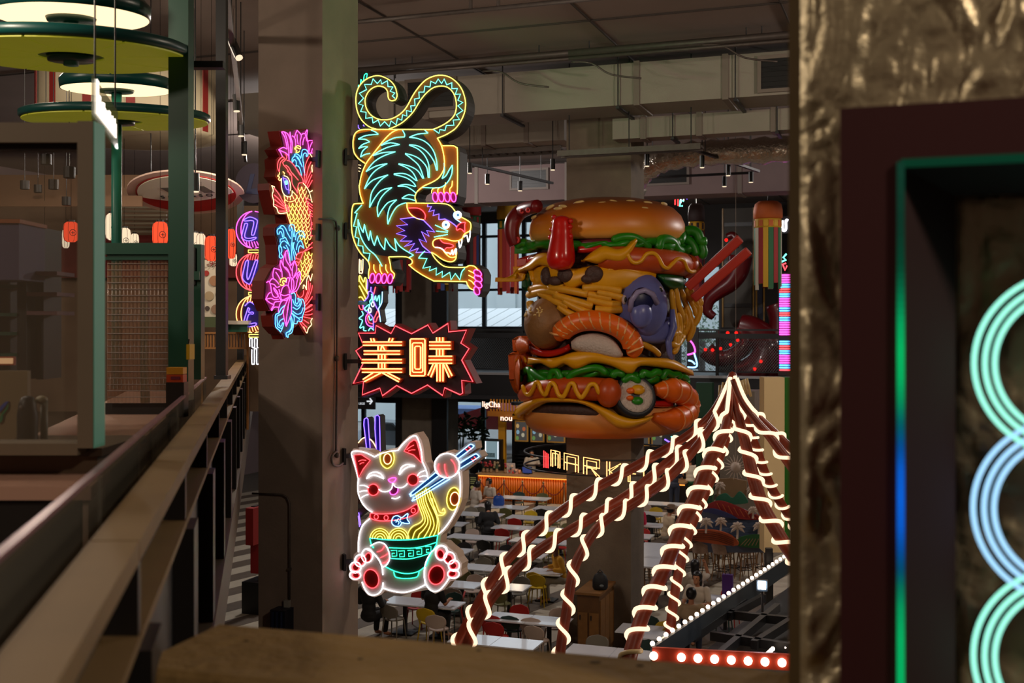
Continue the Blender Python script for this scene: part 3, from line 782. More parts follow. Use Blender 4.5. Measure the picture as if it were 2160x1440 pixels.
for (x0, y0, x1, y1) in ((838, 412, 1010, 840), (865, 458, 985, 800), (893, 497, 960, 762)):
    D.tube('%d,%d %d,%d %d,%d %d,%d %d,%d %d,%d %d,%d %d,%d' % (x0 + 12, y0, x1 - 12, y0, x1, y0 + 12, x1, y1 - 12, x1 - 12, y1, x0 + 12, y1, x0, y1 - 12, x0, y0 + 12), 'o', False, True, 0.0085, 0.086)
D.lines('1145,395 1145,442;1180,395 1180,442;1218,395 1218,442;1062,448 1305,448;1060,488 1305,488;1065,528 1308,528;1145,536 1145,608;1180,536 1180,608;1218,536 1218,608;1055,613 1325,613;1055,655 1325,655;1055,695 1325,695;1150,705 1150,905;1185,705 1185,905;1220,705 1220,905;1105,705 1045,835;1140,705 1078,855;1224,705 1292,858;1257,705 1325,840', 'o', False, 0.0085, 0.086)
D.bracket(VPp(727, 762, SV), D.pt(765, 762, -0.1), M_black)

# ---------------------------------------------------------------- lucky cat
K = Sign('lucky_cat_neon_sign', 'neon lucky cat lifting noodles from a green bowl with blue chopsticks', ('u', UT), 0.2, (860, 1250))
K.zoom(720, 860, 3.428)
cat_o = '128,600 128,510 80,330 95,310 190,322 245,350 330,318 415,303 460,250 500,213 540,198 568,240 580,290 592,390 620,440 634,510 690,450 686,390 720,345 772,327 830,345 930,262 955,262 958,290 870,370 985,330 998,350 860,455 866,560 860,660 830,740 760,860 705,915 697,985 740,990 770,1020 822,1060 832,1095 858,1130 850,1170 857,1200 815,1232 780,1240 735,1300 680,1327 630,1298 540,1314 460,1332 380,1325 312,1305 280,1338 240,1352 200,1342 165,1300 140,1238 90,1235 68,1205 80,1170 68,1145 100,1105 105,1065 130,1045 132,940 160,850 212,790 230,755 160,690'
K.cabinet(cat_o, 4.5, mat('cat_cabinet', (200, 176, 156), 0.6))
M_catf = mat('cat_face', (206, 196, 188), 0.6)
K.panel(cat_o, 0.006, M_catf, False, 'cat_face', 0.007)
M_bowl = mat('bowl_green', (28, 50, 46), 0.5); M_nood = mat('noodle_yellow', (140, 124, 10), 0.55); M_chop = mat('chopstick_blue', (14, 70, 116), 0.5); M_ory = mat('patch_yellow', (150, 130, 10), 0.55); M_oro = mat('patch_orange', (180, 80, 10), 0.55)
for t, nm in (('98,340 150,335 215,378 165,440 130,505', 'ear_fill'), ('460,312 500,250 530,230 550,240 570,310 585,395 530,340', 'ear_fill'), ('215,775 225,760 300,765 400,758 480,735 550,695 562,740 540,765 480,790 400,808 300,815 225,800', 'collar')):
    K.panel(t, 0.013, M_redf, nm == 'collar', nm); K.tube(t, 'r', nm == 'collar', True)
K.lines('130,385 155,375 185,378;140,405 155,396 170,395;478,302 505,280 530,268;490,310 515,302 540,302', 'r', r=0.005)
K.epanel(337, 372, 50, 64, 0.013, M_ory, 0, 'forehead_patch'); K.tube('285,322 287,370 300,410 337,436 375,410 388,365 380,318', 'y')
K.epanel(340, 367, 28, 38, 0.018, M_oro, 0, 'patch_centre'); K.etube(340, 367, 28, 38, 'Y')
K.lines('188,510 210,475 250,462 290,475 312,510|312,510 270,492 230,485 188,510;422,480 440,430 480,408 535,418|535,422 490,425 450,450 425,482', 'w', r=0.0068)
for (x, y) in ((237, 590), (523, 518)):
    K.epanel(x, y, 38, 40, 0.013, M_redf, 0, 'cheek'); K.etube(x, y, 39, 41, 'r')
K.tube('345,520 370,505 397,505 398,518 375,540', 'm', True, True)
K.lines('275,585 300,602 340,602 370,580 378,540;378,545 400,570 440,575 470,560 482,545;370,650 400,655 430,640;140,560 175,560 205,575;138,605 165,598 195,598;150,648 175,632 200,625;555,490 575,465 608,452;568,498 600,490 622,492;570,530 612,530', 'w')
K.panel('355,600 378,560 415,575 412,605 390,622 365,622', 0.013, mat('tongue_magenta', (120, 20, 90), 0.5), True, 'tongue'); K.tube('355,600 365,622 390,624 412,605 416,578', 'm')
for x, y in ((258, 785), (330, 792), (526, 740)): K.etube(x, y, 15, 17, 'r', r=0.005)
fish = '372,818 385,785 415,776 445,790 478,765 490,765 484,800 502,830 470,832 448,828 430,850 400,852 380,840'
K.panel(fish, 0.02, M_chop, True, 'fish_charm'); K.tube(fish, 'k', True, True, off=0.032)
K.lines('395,815 402,806 410,815 402,824;420,795 415,812 425,825 418,840;438,795 432,812 442,826', 'k', r=0.005, off=0.032)
# white outlines
K.lines('130,512 112,440 90,370 80,328 95,312 140,312 190,325 245,352|247,352 290,330 360,312 415,305|417,303 450,260 500,215 535,200 555,215 580,290 592,390|594,392 615,440 630,490 632,515', 'w', r=0.0075)
K.lines('130,510 125,560 130,620 155,680 190,725 230,752;212,798 165,840 140,900 130,970 130,1040;857,462 865,530 862,640 840,720 800,800 750,870 705,912;308,1300 380,1322 460,1330 540,1310 612,1275', 'w', r=0.0075)
K.epanel(772, 415, 90, 88, 0.02, M_catf, 0, 'raised_paw'); K.etube(772, 415, 91, 89, 'w', r=0.0075, off=0.034)
K.lines('712,402 705,440 725,480;755,403 758,450 778,500;800,370 828,410 835,470', 'r', off=0.034)
K.lines('155,1255 175,1305 205,1342 240,1352 280,1335 302,1300 308,1260;307,1205 300,1150 280,1100 245,1055 215,1030 190,1020;612,1262 605,1200 615,1120 650,1050 700,1000 735,992 765,1010 770,1045;612,1262 640,1305 680,1325 720,1310 760,1265 785,1225', 'w', r=0.0075)
for (x, y, a, c_) in ((193, 1065, 40, 50), (143, 1102, 40, 44), (108, 1150, 40, 40), (106, 1206, 40, 30), (728, 1046, 42, 52), (788, 1082, 40, 44), (820, 1137, 40, 40), (816, 1197, 42, 32)):
    K.epanel(x, y, a, c_, 0.012, M_catf, 0, 'toe'); K.etube(x, y, a, c_, 'w', r=0.007)
for (x, y, a, c_) in ((200, 1078, 22, 32), (147, 1105, 22, 28), (110, 1150, 24, 25), (112, 1207, 25, 20), (722, 1055, 24, 32), (782, 1088, 27, 30), (815, 1138, 25, 24), (808, 1196, 27, 20)):
    K.epanel(x, y, a, c_, 0.017, M_redf, 10 if x < 500 else -10, 'toe_pad'); K.etube(x, y, a, c_, 'r', 10 if x < 500 else -10, 0.0055)
K.epanel(223, 1232, 52, 68, 0.017, M_redf, -15, 'foot_pad'); K.etube(223, 1232, 53, 69, 'r', -15)
K.epanel(693, 1205, 55, 68, 0.017, M_redf, 15, 'foot_pad'); K.etube(693, 1205, 56, 69, 'r', 15)
K.epanel(815, 655, 46, 82, 0.013, M_ory, 6, 'arm_patch'); K.etube(815, 655, 47, 82, 'y', 6); K.epanel(825, 655, 32, 48, 0.018, M_oro, 4, 'patch_centre'); K.etube(825, 655, 32, 48, 'Y', 4)
# bowl
bowl = '212,938 380,952 550,945 703,918 692,985 650,1060 620,1135 560,1180 480,1196 400,1182 330,1145 260,1060 222,990'
K.panel(bowl, 0.011, M_bowl, False, 'bowl'); K.panel('385,1180 480,1194 568,1175 550,1220 470,1230 400,1220', 0.011, mat('bowl_foot', (20, 74, 62), 0.5), False, 'bowl_foot')
K.lines('212,938 380,953 550,946 703,918|703,918 695,970 690,990 650,1060 620,1135|620,1135 560,1180 480,1195 400,1180 325,1145;212,938 225,990 240,1010;350,1008 500,1012 600,998 690,970;365,1085 480,1090 580,1070 650,1045;385,1182 400,1220 470,1230 550,1220 568,1178', 'g', r=0.0068)
for i, (x, y) in enumerate(((365, 1028), (420, 1032), (485, 1028), (545, 1015), (612, 1000))):
    K.tube('%d,%d %d,%d %d,%d %d,%d %d,%d %d,%d' % (x, y, x + 42, y - 2, x + 42, y + 40, x + 8, y + 42, x + 8, y + 20, x + 26, y + 20), 'g', False, r=0.0055)
K.panel('217,995 270,968 320,980 350,1030 355,1090 330,1135 300,1150 250,1060', 0.018, M_catf, True, 'holding_paw')
K.lines('217,995 270,968 320,980 350,1030 357,1090 332,1135 300,1150', 'w', r=0.0075, off=0.032); K.lines('265,1038 300,1025 322,990;290,1080 330,1060 350,1042;300,1120 335,1110 352,1085', 'r', off=0.032)
# noodles and chopsticks
K.panel('540,625 620,570 660,600 700,760 712,840 703,915 550,944 485,945 500,880 590,825 585,760', 0.014, M_nood, True, 'noodles')
K.lines('545,625 560,690 585,760 595,800 570,830 520,855 490,900 485,945;560,618 575,690 605,770 610,820 580,860 540,890 520,945;575,610 590,690 625,780 630,830 600,880 570,910 560,942;590,600 605,690 645,790 650,840 630,890 600,938;605,590 620,680 665,790 675,850 655,900 640,932;615,575 640,660 690,770 700,820 690,880 670,925;640,590 655,660 690,740 712,830 705,905;655,600 690,690 715,750 750,755 755,742 745,725 735,740;660,650 690,760 725,774 745,768 758,752', 'y', r=0.0056)
for cx_, rs in ((285, (20, 38, 56, 72)), (420, (20, 38, 58, 74))):
    p = K.ell(cx_, 945, 74, 78, 0, 180, 360); simple_prism(K, p, 0, M_nood, 'noodle_nest', 0.013, 0.006)
    for r_ in rs: K.raw(K.ell(cx_, 945, r_, r_ * 1.05, 0, 180, 360, 12), 'y', 0.0056)
for t in ('512,612 925,268 948,262 957,282 522,630', '528,645 965,335 990,335 996,355 538,662'):
    K.panel(t, 0.012, M_chop, False, 'chopstick')
K.lines('700,455 512,610 510,622 522,630 705,492;760,505 545,640 528,645 526,655 538,662 790,512;832,345 925,270 942,262 957,268 955,285 840,372;865,395 965,336 985,333 997,345 992,358 868,435', 'k', r=0.0065)
for t in ('903,298 920,320 940,303 925,280', '945,368 960,390 978,375 965,352'):
    K.panel(t, 0.018, M_redf, False, 'chopstick_band')
K.lines('903,298 915,306 920,320;925,280 937,288 942,302;945,368 955,376 960,388;965,352 976,362 978,374', 'r', r=0.005)
for (x, y) in ((722, 962), (722, 1185)):
    K.bracket(VPp(x, y, SV), K.pt(755, y, -0.1), M_black)
# ---------------------------------------------------------------- koi blade sign (projects from the column front)
VK = SV - 0.16
Q = Sign('koi_neon_sign', 'neon koi leaping between magenta lotus flowers on a red blade cabinet', ('v', VK), 0.15, (610, 715))
Q.zoom(480, 260, 3.132)
koi = '345,55 400,50 440,42 480,55 515,42 520,90 558,110 550,180 565,205 553,240 558,330 548,440 560,500 582,570 580,720 560,800 572,850 540,950 500,1020 520,1010 555,960 582,915 578,1000 592,1110 588,1200 570,1280 540,1320 512,1390 470,1320 440,1345 400,1350 395,1400 375,1418 365,1390 350,1385 310,1340 300,1270 335,1225 275,1235 240,1160 245,1040 290,960 335,930 330,800 315,740 315,690 340,670 400,665 390,600 320,595 300,520 280,440 280,405 320,440 360,480 345,380 320,350 330,300 325,240 350,220 325,175 365,150'
Q.cabinet(koi, 1.6, mat('koi_cabinet_red', (126, 26, 16), 0.5))
Q.panel(koi, 0.006, mat('koi_face', (84, 42, 28), 0.6), False, 'koi_face', 0.007)
M_lot = mat('lotus_magenta', (116, 10, 86), 0.5); M_wav = mat('wave_teal', (12, 70, 100), 0.5); M_koi = mat('koi_orange', (140, 44, 10), 0.5); M_fin = mat('koi_red', (130, 14, 12), 0.5)
Q.panel('345,55 400,60 440,42 480,60 515,45 525,100 558,112 545,185 520,240 480,190 430,200 400,240 370,210 328,178 365,150', 0.012, M_lot, False, 'lotus_fill')
Q.panel('370,830 410,890 440,905 470,975 460,1050 410,1120 400,1200 375,1335 340,1220 275,1235 240,1160 250,1045 295,955 335,930', 0.012, M_lot, False, 'lotus_fill')
Q.panel('318,690 340,668 405,668 430,700 480,705 498,740 480,800 440,900 400,905 380,830 345,890 330,850 335,770 318,740', 0.012, M_wav, False, 'wave_fill')
Q.panel('410,215 480,170 515,175 512,230 490,370 470,300 420,250', 0.012, M_wav, False, 'wave_fill')
Q.panel('420,1120 460,1180 495,1190 490,1290 440,1315 395,1400 375,1415 370,1390 305,1330 305,1270 345,1220 375,1330 410,1200', 0.012, M_wav, False, 'wave_fill')
Q.panel('455,395 490,395 525,470 540,600 535,700 500,840 470,860 560,820 550,930 480,1050 465,980 440,880 500,740 430,700 400,660 380,560 360,490 440,470', 0.010, M_koi, False, 'body_fill')
Q.panel('550,210 545,440 500,400 490,330', 0.012, M_fin, False, 'fin_fill'); Q.panel('285,410 390,580 335,595 300,500', 0.012, M_fin, False, 'fin_fill')
Q.panel('500,480 575,570 575,720 540,790 545,640', 0.013, M_fin, False, 'fin_fill'); Q.panel('578,930 588,1110 580,1200 512,1385 430,1200 450,1140 500,1100', 0.009, M_fin, False, 'tail_fill')
Q.panel('350,240 380,250 440,300 480,380 440,470 420,400 380,340 335,330', 0.013, mat('koi_head_olive', (70, 66, 30), 0.6), True, 'head_fill')
KR = 0.0052
Q.zoom(560, 270, 14.4)
Q.lines('435,125 520,260 570,440 600,620;435,125 520,130 600,350 640,600 660,850;530,125 620,185 690,330 710,450;690,125 720,300 760,440 750,600 740,760;690,120 690,250 720,430 700,600 700,760;760,240 830,300 860,420 865,560;830,300 850,200 905,70 |905,70 1030,220 1000,400 1000,560;905,200 910,350 940,500;1030,220 1080,175 1150,165 1190,80 1220,80 1200,250 1230,420 1250,560 1240,700;1150,170 1170,260 1210,400;1130,280 1090,400 1080,520;1230,410 1290,380 1400,380|1390,390 1330,500 1290,620 1260,740;1400,390 1385,560 1340,740;345,665 430,610 500,595 600,640;345,665 450,710 560,760 650,850 660,980;345,665 400,740 460,870;1260,770 1330,760 1440,770 1440,810 1370,840', 'm', r=KR)
Q.lines('830,640 860,580 930,540 1010,580 1000,640 960,620 880,600 860,660 900,690 870,740 940,740 980,700', 'y', r=KR)
Q.lines('820,860 840,800 900,790 980,850 1010,920 1040,820 1060,690 1120,650 1200,680 1240,780 1210,860 1180,850 1190,790 1150,760 1100,800 1080,900 1090,1050;760,1040 750,960 790,890 860,850 950,920 1010,1050 1060,1180;770,1040 810,960 870,1000 880,1100 870,1160;860,1150 940,1160 1000,1260 1040,1440;1100,1040 1110,1200 1140,1440;900,900 980,1000 1000,1100', 'b', r=KR)
Q.lines('340,1310 310,1180 330,1020 400,920 470,880 520,930 440,990 390,1080 370,1250 360,1330;560,780 590,900 520,1000 470,1050 510,1140 600,1240 700,1440;600,980 700,1020 800,1120 870,1220 1000,1440;560,1130 650,1200 720,1330 810,1440', 'r', r=KR)
Q.lines('1280,770 1350,870 1400,1050 1350,1200 1380,1380 1410,1440', 'Y', r=KR)
Q.zoom(540, 330, 9.6)
Q.lines('1110,80 1130,120 1095,220 1130,430 1110,560 1110,680 1040,725;530,390 600,420 650,520 665,640 655,690;480,440 475,560 490,680 540,780 640,820 690,770 695,690;280,590 300,640 310,700 290,780 320,900 320,1000 380,1040 430,1150 580,1140;280,590 340,620;920,540 1000,640 1050,740 1090,900;1090,910 1180,1010 1215,1110 1190,1250 1180,1440', 'Y', r=KR)
Q.lines('1040,0 960,200 940,520;1080,110 1020,250 960,540;1085,300 1010,450 970,560;1095,370 1030,520 990,610;1110,470 1050,580 1010,640;600,300 680,380 690,520 720,600 780,690 800,740;700,340 820,480;800,270 900,440 920,520;920,530 840,540 810,620 800,740;330,640 430,770 520,930 640,1030;330,780 430,870 540,1000 640,1050;340,870 450,960 560,1040 640,1070;340,970 480,1040 640,1090;430,1105 640,1110;970,830 1080,890;980,890 1200,1070;1000,960 1200,1130;1030,1050 1190,1180;1050,1130 1180,1230;1060,1180 1160,1270;1080,1330 1140,1380;960,830 1010,980 1050,1150 1080,1320 1080,1440', 'r', r=KR)
Q.panel('490,400 560,400 640,520 660,680 640,780 560,760 500,640', 0.016, mat('gill_purple', (60, 20, 110), 0.5), True, 'gill_fill')
Q.lines('510,420 540,540 580,660 625,680 630,750;520,440 590,470 620,560 625,680', 'p', r=KR); Q.etube(575, 530, 28, 36, 'c', r=KR); Q.etube(575, 530, 12, 16, 'c', r=0.006)
Q.lines('440,320 430,370 400,400 440,420 420,460 450,490 470,450;510,310 540,340 530,360;530,780 550,870 610,910;600,820 600,870;660,830 660,880;700,790 730,860;695,700 780,790 790,830 760,880 700,910 640,920;540,880 560,1000 600,1180 650,1320 680,1440', 'o', r=KR)
def interp(tab, y):
    for (y0, a), (y1, b_) in zip(tab, tab[1:]):
        if y0 <= y <= y1: return a + (b_ - a) * (y - y0) / (y1 - y0)
    return tab[-1][1] if y > tab[-1][0] else tab[0][1]
Q.zoom(0, 0, 1)
Lt = [(392, 625), (405, 623), (415, 622), (425, 607), (440, 600), (455, 604), (470, 612), (480, 618), (495, 627), (510, 638), (518, 643)]
Rt = [(392, 640), (400, 646), (415, 645), (430, 646), (450, 650), (470, 652), (490, 652), (505, 650), (518, 646)]
L2 = [(530, 640), (540, 634), (550, 630), (560, 626), (570, 626), (580, 630), (590, 632)]; R2 = [(530, 660), (540, 659), (550, 656), (560, 653), (570, 648), (580, 643), (590, 636)]
for Lx, Rx, y0, y1 in ((Lt, Rt, 394, 516), (L2, R2, 531, 588)):
    y = y0; k = 0
    while y < y1:
        a, b_ = interp(Lx, y), interp(Rx, y); x = a + (4 if k % 2 else 0.5)
        while x + 6 < b_ + 2:
            p = [(x, y), (x + 0.8, y + 5), (x + 3.6, y + 8.5), (x + 6.4, y + 5), (x + 7.2, y)]
            Q.raw(smooth_pts(p, 2), 'y' if (x - a) / max(1, b_ - a) < 0.45 and y > 420 else 'o', 0.0040, False, 0.022, 'scale_tube'); x += 8.4
        y += 8.6; k += 1
Q.zoom(540, 470, 11.08)
Q.lines('460,270 450,180 490,130 560,130 600,200 610,330;490,270 520,200 560,240 580,340;510,110 570,60 640,120 700,250 770,370;740,190 730,90 780,40 850,70 860,200 860,330;770,180 790,100 820,200 840,330;790,190 800,400 780,560 790,700 800,880;880,400 900,270 960,210 1030,190 1090,260 1095,340 1050,310 1000,290 950,330 920,430;900,630 920,520 960,440 1010,420 1050,500 1080,600;950,690 960,580 1000,530 1060,580;590,370 640,340 690,430 740,540;520,450 530,380 590,370;500,520 490,600 510,720 500,790 540,825 580,790 540,720 560,660 550,560;530,570 540,470 620,420 700,490;660,520 720,640 750,800 750,930;850,450 830,560 870,680 900,760;820,460 810,600 840,720 870,860;600,560 650,600', 'b', r=KR)
Q.lines('600,1020 590,880 640,700 690,630;650,700 660,860 740,1000 790,1110;690,640 730,830 770,1000;530,880 520,1000 560,1130 570,1270;540,860 600,1010 720,1150 750,1250;640,1030 700,1090 760,1230;780,990 860,880|860,880 910,1040 900,1140 830,1280;860,890 810,1060 810,1250;360,1290 350,1200 380,1060|380,1060 520,1100 530,1140;420,1150 480,1240 520,1320;830,1290 930,1170 990,1150 990,1280;940,1190 900,1300', 'm', r=KR)
Q.lines('1355,0 1370,130 1390,200 1340,300 1280,520', 'Y', r=KR); Q.lines('1245,0 1245,200 1230,330;1250,40 1340,50;1250,140 1340,140;1250,220 1350,210;1250,310 1340,280;910,740 1000,690 1090,660 1280,450;890,820 910,740;890,940 930,1000 1000,850 1060,690;1120,650 1270,570;890,830 980,850;890,900 960,930', 'r', r=KR)
Q.lines('1330,330 1330,580 1280,850 1200,1080 1100,1270 990,1440', 'o', r=KR)
Q.zoom(540, 560, 9.0)
Q.lines('165,320 210,300 240,370 260,500 300,590 370,600 380,530 340,460 300,420 320,480 380,560 440,660;220,310 270,250 330,270 400,350;250,345 310,360 360,415 420,390;150,640 200,540 240,510;150,640 250,620 310,645 390,640;150,640 220,700 300,740;300,740 330,690 440,680;265,855 310,790 400,790;265,855 260,820 310,740;440,520 470,420 540,370 590,410 600,520;410,530 500,570 610,540;430,640 540,660 610,580;400,450 420,520 450,660;540,330 550,250 590,230 600,300;590,430 580,350 620,210;610,510 640,430 640,300 650,240;640,510 680,420 680,290 640,230;650,510 720,420 750,280 800,140;640,520 740,470 800,330 805,140;610,560 500,800 490,960 540,1150|540,1150 620,960 640,820 630,560;560,850 590,700 620,580;540,1130 550,960 580,780;390,890 400,800 450,680 590,600', 'm', r=KR)
Q.lines('420,320 440,260 500,235 540,260 520,310 490,280 470,320 500,350 460,380 430,360', 'y', r=KR)
Q.lines('630,540 690,520 720,590 710,680 740,730 770,680 760,620 790,640 800,720 760,770 700,740 660,640;670,790 740,830 800,780 830,690 810,640 850,640 880,700 890,820 850,960 830,1060 760,1050 740,1100 690,1100;660,860 740,920 820,900 860,800;650,900 760,990 830,980;700,950 770,1000 800,1030;520,750 440,820 400,900 340,930 330,1040 340,1160 400,1220 430,1260|430,1260 460,1200 490,1100 470,1090 440,1150 400,1120 420,1050 480,1010;480,840 450,920 370,960 370,1080 380,1160 450,1190;640,900 690,980 680,1100 650,1260 580,1310 575,1360 545,1340 540,1280 600,1240 640,1150 620,1000;630,960 660,1080 640,1200 600,1260', 'b', r=KR)
Q.lines('860,440 865,370 |865,370 890,380 925,460|925,460 930,270 970,190|970,190 1000,290|1000,290 1060,80 1120,-50|1120,-50 1080,120 1080,280 1110,310 1130,290|1130,290 1115,450 1150,510 1130,640 1150,720 1110,830 1125,880 1010,1040 1020,1120 960,1190 930,1280 870,1160', 'Y', r=KR)
Q.lines('740,470 740,540 800,605 860,560 870,470;960,290 960,450 890,640;1000,330 980,480 900,680;1050,200 1030,420 970,600 890,720;1100,380 1050,560 960,700 890,770;1115,550 1060,690 900,830;1110,600 1040,740 900,840;1115,720 1020,840 900,890;1110,870 1000,930 890,935;1010,1000 900,980 870,970;970,1095 870,1030;930,1170 830,1070;800,1080 930,1280', 'r', r=KR)
for y in (336, 490, 637):
    a = GP(676, y, SU); Q.bracket(a, Q.pt(655, y, -0.1), M_black)

# ---------------------------------------------------------------- LOVE lantern sign behind the column
E = Sign('love_neon_sign', 'vertical neon sign of stacked lanterns spelling LOVE behind the sign column', ('u', 17.0), 0.16, (530, 768))
E.zoom(490, 430, 4.114)
M_lan = mat('lantern_board', (46, 10, 60), 0.5); M_lan2 = mat('lantern_board_red', (80, 6, 10), 0.5); M_lan3 = mat('lantern_board_orange', (100, 36, 6), 0.5); M_let2 = mat('letter_board', (22, 8, 90), 0.5)
for (cy, col, m_) in ((225, 'm', M_lan), (592, 'r', M_lan2), (957, 'o', M_lan3)):
    p = E.ell(190, cy, 150, 160); simple_prism(E, p, 1.5, M_cabd, 'lantern_cabinet', 0.0, 0.16); simple_prism(E, p, 0, m_, 'lantern_face', 0.006, 0.007)
    E.raw(E.ell(190, cy, 150, 160, 0, 95, 265, 18), col, 0.008); E.raw(E.ell(190, cy, 108, 160, 0, 100, 262, 18), col, 0.008); E.raw(E.ell(190, cy, 150, 160, 0, -85, 85, 18), col, 0.008)
    simple_prism(E, [E.c(q) for q in ((95, cy - 105), (260, cy - 105), (270, cy + 95), (90, cy + 95))], 0, M_let2, 'letter_board', 0.012, 0.006)
    for i in range(6):
        x = 130 + i * 22; E.tube('%d,%d %d,%d' % (x, cy + 102, x + (190 - x) * -0.25 + 18, cy + 150), col, False, r=0.007)
    if col != 'm':
        for i in range(6):
            x = 130 + i * 22; E.tube('%d,%d %d,%d' % (x + 6, cy - 104, x + 18, cy - 150), col, False, r=0.007)
E.lines('105,140 160,115 215,135 225,160 200,260 185,272 175,260 195,165 175,145 120,150 105,140;125,170 140,180 115,280 150,300 210,290 205,305 150,322 100,305 90,280 115,180 125,170;125,500 140,490 148,505 135,620 150,650 205,500 220,492 225,510 170,680 140,690 105,660 98,620 125,500;145,900 158,910 150,940 185,938 188,955 150,960 135,1040 205,1032 215,1045 190,1060 105,1055 145,900;118,885 160,850 215,885', 'p', r=0.009, off=0.03)
E.tube('145,400 235,400 235,422 145,422', 'y', False, True, 0.008); E.tube('148,768 235,768 235,790 148,790', 'y', False, True, 0.008); E.tube('152,1132 240,1132 240,1155 152,1155', 'y', False, True, 0.008)
E.lines('158,1238 158,1172 170,1165 178,1172 178,1238 190,1246 200,1238 200,1172 212,1165 222,1172 222,1238 234,1246 240,1238 240,1170;176,1262 176,1380 188,1388 198,1380 198,1262 208,1256 218,1262 218,1380 230,1388 238,1380 238,1258', 'w', r=0.008)
simple_prism(E, [E.c(q) for q in ((150, 1160), (245, 1160), (245, 1392), (168, 1392))], 0.5, M_cabd, 'tassel_board', 0, 0.1)
pL = E.ell(186, -180, 158, 170); simple_prism(E, pL, 1, mat('unlit_lantern', (22, 9, 26), 0.7), 'lantern_cabinet', 0, 0.16)
simple_prism(E, [E.c(q) for q in ((120, -90), (160, -260), (195, -260), (165, -130), (260, -140), (250, -80))], 0, mat('unlit_letter', (10, 18, 48), 0.6), 'unlit_letter', 0.012, 0.01)
E.bracket(E.pt(560, 480, -0.1), E.pt(575, 480, -0.1) + V * 0.4, M_black)

# ---------------------------------------------------------------- dragon sign and rice bowl sign on the far side of the column
R = Sign('dragon_neon_sign', 'neon dragon head in many colours peeking from behind the sign column', ('u', 13.55), 0.14, (765, 700))
R.zoom(750, 540, 8)
dr = '-60,-10 140,-20 145,300 200,360 240,380 360,510 465,590 470,780 410,900 440,1100 400,1150 330,1270 -60,1290'
R.cabinet(dr, 0.5, M_cabd); R.panel(dr, 0.006, mat('dragon_face', (40, 26, 60), 0.55), False, 'dragon_face', 0.007)
R.panel('-50,330 95,335 150,440 190,380 225,640 150,750 -50,760', 0.012, M_ory, False, 'horn_fill')
R.panel('330,740 350,670 370,760 410,660 455,600 455,780 400,890', 0.012, mat('dragon_teal', (10, 80, 90), 0.5), False, 'whisker_fill')
R.lines('75,430 75,350 95,335 150,440 165,375 190,380 195,560 225,640;75,500 185,720;75,410 220,640;70,700 110,690 155,750', 'y', r=0.007)
R.lines('70,765 145,780 150,880 190,930 250,970 310,1060 310,1240;145,780 220,690 230,610 265,595 310,640 320,760 400,930;220,390 210,560;275,520 270,590', 'p', r=0.007)
R.lines('290,640 280,720 255,760 265,805 290,780 300,700 280,640;165,880 240,815 245,850 215,910 180,910 165,880;330,740 350,670 370,760 410,660 420,830;120,930 140,990 75,1050 130,1090 85,1210 150,1190 150,1250 195,1260;230,1260 270,1210 320,1250;240,1010 260,1080 290,1060', 'c', r=0.007)
R.etube(305, 815, 22, 40, 'w'); R.etube(255, 915, 22, 40, 'w'); R.lines('465,600 455,780 400,890 410,940 435,1110', 'k', r=0.007)
R.lines('380,930 350,1000 320,1060 330,1110 360,1100 380,1040 410,1000 400,940 380,930;350,520 320,640;245,990 215,1040 240,1120 300,1140', 'r', r=0.007); R.etube(105, 850, 30, 60, 'r', -20)
R.lines('230,960 190,1020 190,1110 230,1170 300,1190', 'm', r=0.007); R.lines('80,50 75,270 100,285 130,270 140,50;105,70 105,250', 'Y', r=0.007)
R.zoom(0, 0, 1)
simple_prism(R, [(745, 150), (776, 152), (772, 180), (762, 290), (766, 370), (760, 540), (745, 540)], 0, M_cabd, 'dragon_spine', 0, 0.14)
R.lines('757,196 758,180 762,192 763,168 768,178 770,160 776,156 775,165', 'g', r=0.006); R.lines('757,264 758,270 760,272;768,264 770,267', 'p', r=0.006); R.lines('758,348 763,349;758,354 763,356;758,361 761,362', 'Y', r=0.005)
for zz_ in (R.pt(752, 640).z, R.pt(752, 300).z): R.bracket(G(SU + .914, SV - .2, zz_), G(13.6, SV - .2, zz_), M_black)
W_ = Sign('rice_bowl_neon_sign', 'purple neon chopsticks standing in a bowl behind the lucky cat', ('u', 13.55), 0.14, (775, 1120))
W_.zoom(750, 820, 6)
bw = '-60,700 45,680 90,630 120,615 115,450 120,380 150,362 168,380 180,560 190,620 235,665 258,690 255,500 258,345 290,330 312,350 318,600 325,800 300,1200 180,1500 -60,1700'
W_.cabinet(bw, 0.6, M_cabd); W_.panel(bw, 0.006, mat('rice_face', (120, 92, 84), 0.6), False, 'rice_face', 0.007)
for t in ('120,380 150,362 168,380 180,560 195,755 150,755 115,450', '258,345 290,330 312,350 318,600 322,785 275,785 255,500'):
    W_.panel(t, 0.012, mat('chopstick_purple', (36, 6, 120), 0.5), False, 'chopstick'); W_.tube(t, 'p', False, True, 0.0068)
W_.lines('45,680 90,630 135,610;190,630 230,670 270,740', 'Y', r=0.0068); W_.lines('50,1560 60,1620 75,1720;45,1600 62,1740', 'p', r=0.0068)
for y_ in (960, 1060): W_.bracket(G(SU + .914, SV - .2, W_.pt(752, y_).z), G(13.6, SV - .2, W_.pt(752, y_).z), M_black)
